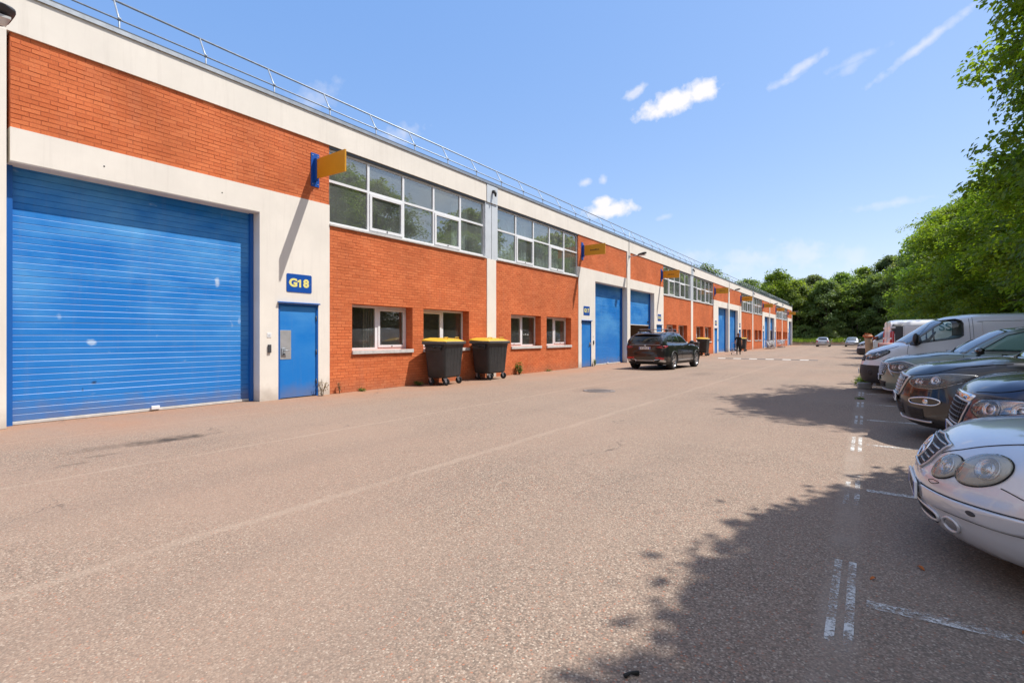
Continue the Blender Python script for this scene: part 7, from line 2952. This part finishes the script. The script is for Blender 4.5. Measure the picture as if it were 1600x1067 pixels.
# speed bump of white and dark segments
t = thing('speed_bump', 'low striped speed bump of white and dark blocks across the yard', 'speed bump', (-8.1, 35.75, 0))
nseg = 12
M['bump_pale'] = principled('bump_pale', (0.52, 0.50, 0.47), 0.8)
M['bump_dark'] = principled('bump_dark', (0.13, 0.12, 0.115), 0.8)
w = 5.7 / nseg
me = {}
for k in range(nseg):
    mt = M['bump_pale'] if k % 2 == 0 else M['bump_dark']
    if k % 2 not in me:
        m_ = MB()
        G = [[(u, v, 0.005 + 0.035 * (1 - (v / 0.16) ** 2) ** 0.7) for u in (0.01, w - 0.01)] for v in np.linspace(-0.16, 0.16, 9)]
        m_.grid(G, mt)
        m_.add([(0.01, v, 0.005 + 0.035 * (1 - (v / 0.16) ** 2) ** 0.7) for v in np.linspace(-0.16, 0.16, 9)], [tuple(range(9))], mt)
        m_.add([(w - 0.01, v, 0.005 + 0.035 * (1 - (v / 0.16) ** 2) ** 0.7) for v in np.linspace(-0.16, 0.16, 9)], [tuple(range(9))[::-1]], mt)
        me[k % 2] = m_.mesh('segment')
    link('segment', me[k % 2], t, (k * w, 0, 0))

# manhole cover
t = thing('manhole_cover', 'round iron manhole cover in the asphalt before the second shutter', 'manhole cover', (-5.75, 12.3, 0.003))
mb = MB()
iron = noise_tint(principled('cast_iron', (0.25, 0.21, 0.19), 0.7, 0.3), 20, 0.4)
mb.lathe([(0.42, 0.0), (0.42, 0.006), (0.36, 0.008), (0.355, 0.002), (0.34, 0.002), (0.335, 0.006), (0.001, 0.006)], iron, 36, 'z')
mb.build('cover', t)
mb = MB()
for a in range(-4, 5):
    for b_ in range(-4, 5):
        x, y = a * 0.07, b_ * 0.07
        if x * x + y * y < 0.30 ** 2:
            mb.box(x - 0.02, x + 0.02, y - 0.02, y + 0.02, 0.0065, 0.011, iron, 'b')
o = mb.build('studs', t)
o['kind'] = 'stuff'

# ------------------------------------------------------------------ wheeled bins
M['bin'] = noise_tint(principled('bin_plastic', (0.030, 0.031, 0.033), 0.5), 2.5, 0.35, 6, bump=0.06, bump_scale=25, rough_var=0.15)
M['bin_worn'] = noise_tint(principled('worn_bin_rim', (0.085, 0.087, 0.09), 0.6), 4, 0.3)
M['lid'] = noise_tint(principled('yellow_lid', (0.66, 0.40, 0.035), 0.45), 3, 0.18, 6)


def make_bin():
    root = thing('wheeled_bin', '', 'bin', (0, 0, 0))
    # local: front face towards +x, long side along y
    def ring(z, hx, hy, r=0.07, n=6, dx=0.0):
        P = []
        for (cx, cy, a0) in ((hx - r, hy - r, 0), (-hx + r, hy - r, 90), (-hx + r, -hy + r, 180), (hx - r, -hy + r, 270)):
            for k in range(n):
                a = R(a0 + 90 * k / (n - 1))
                P.append((cx + r * math.cos(a) + dx, cy + r * math.sin(a), z))
        return P
    mb = MB()
    G = [ring(0.20, 0.26, 0.46), ring(0.24, 0.30, 0.50), ring(0.50, 0.315, 0.53), ring(1.04, 0.35, 0.585), ring(1.06, 0.352, 0.588), ring(1.09, 0.365, 0.61), ring(1.14, 0.37, 0.615)]
    mb.grid(G, M['bin'], wrap=True)
    mb.add(ring(0.20, 0.26, 0.46), [tuple(range(24))[::-1]], M['bin'])
    for y in (-0.40, -0.20, 0.0, 0.20, 0.40):      # shallow upright ribs
        mb.add([(0.300, y - 0.02, 0.28), (0.305, y, 0.28), (0.300, y + 0.02, 0.28), (0.352, y + 0.02, 1.0), (0.359, y, 1.0), (0.352, y - 0.02, 1.0)], [(0, 1, 4, 5), (1, 2, 3, 4)], M['bin'])
    mb.build('body', root, sharp=40)
    mb = MB()
    G = [ring(1.10, 0.375, 0.62), ring(1.10, 0.405, 0.65), ring(1.115, 0.415, 0.66), ring(1.165, 0.415, 0.66), ring(1.18, 0.40, 0.645), ring(1.18, 0.34, 0.59)]
    mb.grid(G, M['bin_worn'], wrap=True)
    mb.build('rim', root, sharp=40)
    # lid: two raised panels, rolled edge
    mb = MB()
    G = []
    for i in range(15):
        u = -1 + 2 * i / 14
        rowp = []
        for k in range(23):
            v = -1 + 2 * k / 22
            e = max(abs(u), abs(v))
            z = 1.245 - 0.055 * max(0, (e - 0.72) / 0.28) ** 2 + 0.018 * (1 if (abs(u) < 0.62 and 0.12 < abs(v) < 0.80) else 0) - 0.03 * u
            rowp.append((0.40 * u, 0.645 * v, z))
        G.append(rowp)
    mb.grid(G, M['lid'], smooth=False)
    G2 = [G[0][k] for k in range(23)] + [G[i][22] for i in range(1, 15)] + [G[14][k] for k in range(21, -1, -1)] + [G[i][0] for i in range(13, 0, -1)]
    n = len(G2)
    mb.add(G2 + [(p[0], p[1], 1.182) for p in G2], [(k, (k + 1) % n, n + (k + 1) % n, n + k) for k in range(n)], M['lid'])
    mb.build('lid', root)
    for y in (-0.34, 0.34):
        mb = MB()
        mb.tube([(0.22, y - 0.12, 1.25), (0.24, y - 0.10, 1.285), (0.24, y + 0.10, 1.285), (0.22, y + 0.12, 1.25)], 0.012, M['lid'], 8)
        mb.build('lid_grip', root)
    for sg in (-1, 1):                           # lifting pins and side brackets
        mb = MB()
        mb.tube([(0.02, sg * 0.60, 1.02), (0.02, sg * 0.70, 1.02)], 0.025, M['black'], 10)
        mb.cbox(-0.20, 0.22, *sorted((sg * 0.605, sg * 0.64)), 0.93, 1.09, M['bin'], 0.012)
        mb.tube([(-0.28, sg * 0.60, 1.05), (-0.28, sg * 0.68, 1.04), (0.28, sg * 0.68, 1.04), (0.28, sg * 0.60, 1.05)], 0.014, M['black'], 8)
        mb.build('side_bracket', root)
    for (x, y) in ((0.24, 0.40), (0.24, -0.40), (-0.24, 0.40), (-0.24, -0.40)):
        h = holder('castor', root, (x, y, 0), (0, 0, 0.5 * (1 if x > 0 else -0.4)))
        mb = MB()
        mb.lathe([(0.03, -0.026), (0.095, -0.026), (0.10, -0.018), (0.10, 0.018), (0.095, 0.026), (0.03, 0.026)], M['tyre'], 20, 'y', (0.03, 0, 0.10), closed=True)
        mb.lathe([(0.001, -0.02), (0.05, -0.022), (0.05, 0.022), (0.001, 0.02)], M['galv'], 14, 'y', (0.03, 0, 0.10))
        mb.build('wheel', h)
        mb = MB()
        for sg in (-1, 1):
            mb.prism([(0.045, 0.085), (0.015, 0.085), (-0.045, 0.19), (0.045, 0.19)], sg * 0.034 - 0.003, sg * 0.034 + 0.003, 'y', M['galv'])
        mb.box(-0.05, 0.05, -0.045, 0.045, 0.185, 0.199, M['galv'])
        mb.build('fork', h)
    return root


bin0 = make_bin()
bin_spots = [(-10.36, 11.42, 0.24, 'first yellow-lidded black bin, under the window left of its twin'), (-10.40, 13.72, 0.05, 'second yellow-lidded black bin standing before the white column'),
             (-10.2, 40.3, 0.05, 'yellow-lidded bin right of the black SUV, by the small windows'), (-10.25, 55.4, 0.04, 'yellow-lidded bin right behind the walking person')]
for i, (x, y, rz, lab) in enumerate(bin_spots):
    o = bin0 if i == 0 else copy_tree(bin0)
    o.location, o.rotation_euler = (x, y, 0), (0, 0, rz)
    o.scale = (1, 1, 1.085)
    tag(o, lab, 'bin', 'yellow-lidded wheeled bins')

t = thing('black_bin', 'plain dark lower bin half hidden behind the black SUV', 'bin', (-10.3, 38.2, 0), 0.05)
mb = MB()
mb.prism([(-0.26, 0.12), (0.26, 0.12), (0.30, 1.0), (-0.30, 1.0)], -0.28, 0.28, 'y', M['bin'])
mb.build('body', t)
mb = MB()
mb.prism([(-0.34, 1.005), (0.33, 1.005), (0.33, 1.03), (0.0, 1.08), (-0.34, 1.06)], -0.31, 0.31, 'y', M['bin_worn'])
mb.build('lid', t)
for sg in (-1, 1):
    mb = MB()
    mb.lathe([(0.02, -0.025), (0.10, -0.025), (0.10, 0.025), (0.02, 0.025)], M['tyre'], 18, 'y', (-0.22, sg * 0.30, 0.10), closed=True)
    mb.build('wheel', t)

# ------------------------------------------------------------------ shopping trolleys
M['wire'] = principled('trolley_wire', (0.55, 0.57, 0.60), 0.35, 0.8)


def make_trolley():
    root = thing('shopping_trolley', '', 'trolley', (0, 0, 0))
    # pushes towards +y ; handle at -y
    mb = MB()
    zt, zb = 1.0, 0.50
    def rect(z, hw, y0, y1):
        return [(-hw, y0, z), (hw, y0, z), (hw, y1, z), (-hw, y1, z)]
    for k in range(6):
        t = k / 5
        mb.tube(rect(zb + (zt - zb) * t - 0.0, 0.21 + 0.06 * t, -0.36 - 0.04 * t, 0.30 + 0.16 * t), 0.006 if 0 < k < 5 else 0.010, M['wire'], 5, closed=True)
    for k in range(9):
        u = -1 + 2 * k / 8
        mb.tube([(0.27 * u, 0.46, zt), (0.21 * u, 0.30, zb), (0.21 * u, -0.36, zb), (0.27 * u, -0.40, zt)], 0.005, M['wire'], 5)
    for k in range(10):
        v = k / 9
        yb, yt = -0.36 + 0.66 * v, -0.40 + 0.86 * v
        mb.tube([(-0.27, yt, zt), (-0.21, yb, zb), (0.21, yb, zb), (0.27, yt, zt)], 0.005, M['wire'], 5)
    mb.build('basket', root)
    mb = MB()
    for sg in (-1, 1):
        mb.tube([(sg * 0.27, -0.40, 1.0), (sg * 0.26, -0.34, 0.55), (sg * 0.25, -0.30, 0.16), (sg * 0.20, 0.50, 0.15)], 0.014, M['wire'], 8)
        mb.tube([(sg * 0.27, -0.40, 1.0), (sg * 0.27, -0.52, 1.05)], 0.014, M['wire'], 8)
    mb.tube([(-0.20, 0.50, 0.15), (0.20, 0.50, 0.15)], 0.014, M['wire'], 8)
    mb.build('chassis', root)
    mb = MB()
    mb.tube([(-0.28, -0.52, 1.05), (0.28, -0.52, 1.05)], 0.02, M['dark_grey'], 8)
    mb.build('handle', root)
    for (x, y) in ((0.22, 0.46), (-0.22, 0.46), (0.25, -0.28), (-0.25, -0.28)):
        mb = MB()
        mb.lathe([(0.015, -0.018), (0.065, -0.018), (0.065, 0.018), (0.015, 0.018)], M['tyre'], 14, 'x', (x, y, 0.065), closed=True)
        mb.build('wheel', root)
    return root


tro0 = make_trolley()
k = 0
for (x, y0, n_, rz, lab, grp) in ((-9.7, 68.0, 5, 0.12, 'wire shopping trolley nested in the nearer row by the pillar', 'trolleys of the nearer row'),
                                  (-9.6, 76.8, 5, 0.10, 'wire shopping trolley nested in the farther row by the last windows', 'trolleys of the farther row')):
    for i in range(n_):
        o = tro0 if k == 0 else copy_tree(tro0)
        o.location = (x + 0.04 * i, y0 + 0.55 * i, 0)
        o.rotation_euler = (0, 0, rz)
        tag(o, lab, 'trolley', grp)
        k += 1

# ------------------------------------------------------------------ upright roll and pink rolls by the vans
M['roll_tan'] = noise_tint(principled('tan_roll_back', (0.46, 0.31, 0.19), 0.9), 8, 0.2)
M['roll_red'] = noise_tint(principled('orange_red_pile', (0.52, 0.13, 0.05), 0.95), 20, 0.3)
M['roll_pink'] = noise_tint(principled('pink_roll', (0.62, 0.33, 0.28), 0.9), 6, 0.2)
t = thing('carpet_roll', 'upright tan roll with an orange red end between the two white vans', 'roll', (0.06, 18.75, 0), 0.3)
mb = MB()
mb.tube([(0.0, 0, 0.0), (0.02, 0, 0.6), (0.0, 0, 1.2), (-0.03, 0.0, 1.47)], [0.10, 0.095, 0.10, 0.10], M['roll_tan'], 20)
mb.build('roll_back', t)
mb = MB()
sp = []
for k in range(70):
    a = k * 0.32
    r = 0.015 + 0.0036 * k * 0.32
    sp.append((-0.03 + r * math.cos(a), r * math.sin(a), 1.485 + 0.02 * math.sin(a * 0.5)))
mb.tube(sp, 0.011, M['roll_red'], 6)
mb.tube([(-0.03 + 0.10 * math.cos(a), 0.10 * math.sin(a), 1.43 + 0.02 * math.sin(a)) for a in [k * 2 * PI / 24 for k in range(24)]], 0.03, M['roll_red'], 8, closed=True)
mb.build('roll_end', t)
mb = MB()
mb.grid([[(0.09 + 0.13 * u, -0.05 + 0.03 * v, 1.44 - 0.05 * u - 0.08 * v * (1 - u)) for v in range(3)] for u in np.linspace(0, 1, 6)], M['roll_red'])
mb.build('loose_flap', t)

t = thing('pallet_stack', 'stack of wooden pallets under the pink rolls between the vans', 'pallet stack', (0.75, 18.75, 0))
wood = noise_tint(principled('pallet_wood', (0.30, 0.21, 0.13), 0.9), 6, 0.4, stretch=(1, 6, 1))
pal_me = MB()
for yy in np.linspace(-0.36, 0.36, 5):
    pal_me.box(-0.5, 0.5, yy - 0.05, yy + 0.05, 0.122, 0.144, wood)
for xx in (-0.45, 0, 0.45):
    for yy in (-0.35, 0, 0.35):
        pal_me.box(xx - 0.05, xx + 0.05, yy - 0.06, yy + 0.06, 0.023, 0.121, wood)
    pal_me.box(xx - 0.05, xx + 0.05, -0.4, 0.4, 0.0, 0.022, wood)
pm = pal_me.mesh('pallet')
for k in range(7):
    link('pallet', pm, t, (random.uniform(-0.02, 0.02), random.uniform(-0.02, 0.02), 0.146 * k))
for i, (y, z, lab) in enumerate(((-0.17, 1.13, 'front pink roll with a dark coiled end lying on the pallet stack'), (0.15, 1.13, 'rear pink roll lying on the pallet stack'))):
    t = thing('pink_roll', lab, 'roll', (0.72, 18.75 + y, z), 0, 'pink rolls on the pallet stack')
    mb = MB()
    mb.tube([(-0.42, 0, 0), (0, 0, 0.0), (0.45, 0, 0.0)], 0.105, M['roll_pink'], 18)
    mb.build('roll_back', t)
    mb = MB()
    mb.tube([(-0.43, 0.006 + 0.0046 * a * math.cos(a), 0.0046 * a * math.sin(a)) for a in [k * 0.33 for k in range(62)]], 0.010, M['roll_red'], 6)
    mb.build('roll_end', t)

# ------------------------------------------------------------------ the walking person
def skin_mesh(name, joints, edges, mat_fn, sub=2):
    me = bpy.data.meshes.new(name)
    me.from_pydata([j[0] for j in joints], edges, [])
    o = bpy.data.objects.new(name, me)
    COL.objects.link(o)
    md = o.modifiers.new('skin', 'SKIN')
    for i, j in enumerate(joints):
        r = j[1] if hasattr(j[1], '__len__') else (j[1], j[1])
        me.skin_vertices[0].data[i].radius = r
        me.skin_vertices[0].data[i].use_root = (i == 0)
    md.use_smooth_shade = True
    ss = o.modifiers.new('sub', 'SUBSURF')
    ss.levels = ss.render_levels = sub
    dg = bpy.context.evaluated_depsgraph_get()
    out = bpy.data.meshes.new_from_object(o.evaluated_get(dg))
    out.name = name
    bpy.data.objects.remove(o)
    out.materials.clear()
    mats = []
    for p in out.polygons:
        m = mat_fn(p.center)
        if m not in mats:
            mats.append(m)
            out.materials.append(m)
        p.material_index = mats.index(m)
        p.use_smooth = True
    return out


M['skin'] = principled('skin', (0.50, 0.28, 0.19), 0.55)
M['hair'] = principled('brown_hair', (0.09, 0.045, 0.025), 0.7)
M['cloth_black'] = noise_tint(principled('black_cloth', (0.012, 0.012, 0.014), 0.9), 20, 0.3)
M['shoe'] = principled('dark_shoe', (0.03, 0.03, 0.03), 0.6)
person = thing('person', 'person in black walking away along the shutters', 'person', (-8.35, 43.6, 0), R(8))
# faces +y, mid-stride
J = [((0, 0, 0.92), (0.135, 0.10)), ((0, 0.01, 1.08), (0.125, 0.09)), ((0, 0.0, 1.26), (0.15, 0.105)), ((0, -0.01, 1.38), (0.13, 0.08)), ((0, 0.0, 1.46), 0.05),           # 0-4 trunk, neck
     ((0, 0.015, 1.56), (0.075, 0.088)), ((0, 0.02, 1.645), (0.072, 0.085)), ((0, 0.01, 1.70), (0.045, 0.05)),                                                     # 5-7 head
     ((0.17, -0.01, 1.37), 0.062), ((0.23, -0.10, 1.12), 0.047), ((0.24, 0.02, 0.90), 0.034), ((0.24, 0.05, 0.82), (0.02, 0.036)),                                    # 8-11 right arm
     ((-0.17, -0.01, 1.37), 0.062), ((-0.24, 0.02, 1.12), 0.047), ((-0.25, 0.20, 0.96), 0.034), ((-0.25, 0.27, 0.93), (0.02, 0.036)),                               # 12-15 left arm
     ((0.09, 0.0, 0.86), 0.098), ((0.10, 0.20, 0.49), 0.064), ((0.10, 0.30, 0.11), 0.042), ((0.10, 0.34, 0.05), 0.04), ((0.11, 0.45, 0.045), 0.036),                    # 16-20 right leg
     ((-0.09, 0.0, 0.86), 0.098), ((-0.09, -0.04, 0.49), 0.064), ((-0.09, -0.36, 0.20), 0.042), ((-0.09, -0.40, 0.13), 0.04), ((-0.09, -0.33, 0.05), 0.036)]           # 21-25 left leg
E = [(0, 1), (1, 2), (2, 3), (3, 4), (4, 5), (5, 6), (6, 7), (3, 8), (8, 9), (9, 10), (10, 11), (3, 12), (12, 13), (13, 14), (14, 15), (0, 16), (16, 17), (17, 18), (18, 19), (19, 20), (0, 21), (21, 22), (22, 23), (23, 24), (24, 25)]


def person_mat(c):
    if c.z > 1.45:
        return M['skin']
    if abs(c.x) > 0.19 and c.z < 1.18:
        return M['skin']
    if c.z < 0.13:
        return M['shoe']
    return M['cloth_black']


link('body', skin_mesh('body', J, E, person_mat), person)
mb = MB()
G = []
for i in range(9):
    t_ = i / 8
    a = t_ * PI * 0.62
    G.append([(0.105 * math.sin(a) * math.cos(b), -0.01 + 0.118 * math.sin(a) * math.sin(b) - 0.02 * t_, 1.64 + 0.115 * math.cos(a) - (0.05 * t_ if math.sin(b) < 0.3 else 0)) for b in [k * 2 * PI / 20 for k in range(20)]])
mb.grid(G, M['hair'], wrap=True)
mb.build('hair', person)
for sg in (-1, 1):
    mb = MB()
    mb.lathe([(0.001, -0.012), (0.028, -0.006), (0.03, 0.004), (0.001, 0.012)], M['skin'], 10, 'x', (sg * 0.105, 0.015, 1.59))
    mb.build('ear', person)
    # five fingers that hang from the palm
    hx, hy, hz = (0.24, 0.05, 0.82) if sg > 0 else (-0.25, 0.27, 0.93)
    mb = MB()
    for q, ln in enumerate((0.075, 0.085, 0.08, 0.065)):
        oy = -0.03 + 0.02 * q
        mb.tube([(hx, hy + oy, hz - 0.01), (hx - sg * 0.004, hy + oy + 0.01, hz - 0.03 - ln * 0.5), (hx - sg * 0.018, hy + oy + 0.02, hz - 0.03 - ln)], [0.009, 0.008, 0.006], M['skin'], 6)
    mb.tube([(hx, hy + 0.035, hz + 0.02), (hx - sg * 0.02, hy + 0.055, hz - 0.01), (hx - sg * 0.025, hy + 0.06, hz - 0.04)], [0.010, 0.009, 0.007], M['skin'], 6)
    mb.build('fingers', person)
# the little barrow held in front
t = thing('hand_truck', 'small hand truck pushed by the walking person', 'hand truck', (-8.75, 44.05, 0), R(8))
mb = MB()
for sg in (-1, 1):
    mb.tube([(sg * 0.17, -0.28, 0.94), (sg * 0.17, 0.0, 0.5), (sg * 0.17, 0.14, 0.12)], 0.014, M['wire'], 8)
for z, y in ((0.94, -0.28), (0.5, 0.0), (0.2, 0.12)):
    mb.tube([(-0.17, y, z), (0.17, y, z)], 0.012, M['wire'], 8)
mb.build('frame', t)
mb = MB()
mb.box(-0.17, 0.17, 0.14, 0.36, 0.05, 0.062, M['wire'])
mb.build('toe_plate', t)
for sg in (-1, 1):
    mb = MB()
    mb.lathe([(0.02, -0.02), (0.09, -0.02), (0.09, 0.02), (0.02, 0.02)], M['tyre'], 16, 'x', (sg * 0.21, 0.08, 0.09), closed=True)
    mb.build('wheel', t)

# ------------------------------------------------------------------ fallen leaves and litter
M['leaf_orange'] = principled('fallen_orange_leaf', (0.40, 0.11, 0.02), 0.8)
M['leaf_black'] = principled('dark_litter', (0.015, 0.014, 0.013), 0.8)
fall = [(0.27, 3.95, 0.05, 'orange', 'orange fallen leaf on the asphalt below the silver bumper'), (0.62, 3.36, 0.05, 'orange', 'orange fallen leaf lying by the nearest bay line'),
        (0.93, 3.2, 0.06, 'orange', 'rusty fallen leaf at the right edge near the bay line'), (0.03, 3.62, 0.04, 'orange', 'small pale fallen leaf right of the worn double line')]
for (x, y, s, c, lab) in fall:
    mb = MB()
    G = [[(s * (u - 0.5), s * 0.55 * w_ * math.sin(PI * min(max(u, 0.05), 0.95)), 0.006 + 0.012 * abs(w_) + 0.006 * math.sin(u * 5)) for w_ in (-0.5, 0, 0.5)] for u in np.linspace(0, 1, 6)]
    mb.grid(G, M['leaf_orange'])
    o = mb.build('fallen_leaf', None, (x, y, 0), (0, 0, random.uniform(0, 6)))
    tag(o, lab, 'leaf', 'fallen leaves')
mb = MB()
mb.tube([(-0.03, 0, 0.008), (0.0, 0.006, 0.012), (0.035, 0.0, 0.008)], [0.010, 0.006, 0.010], M['leaf_black'], 7)
tag(mb.build('litter', None, (-0.80, 2.02, 0), (0, 0, 0.9)), 'small dark scrap lying on the shaded asphalt in front', 'litter')
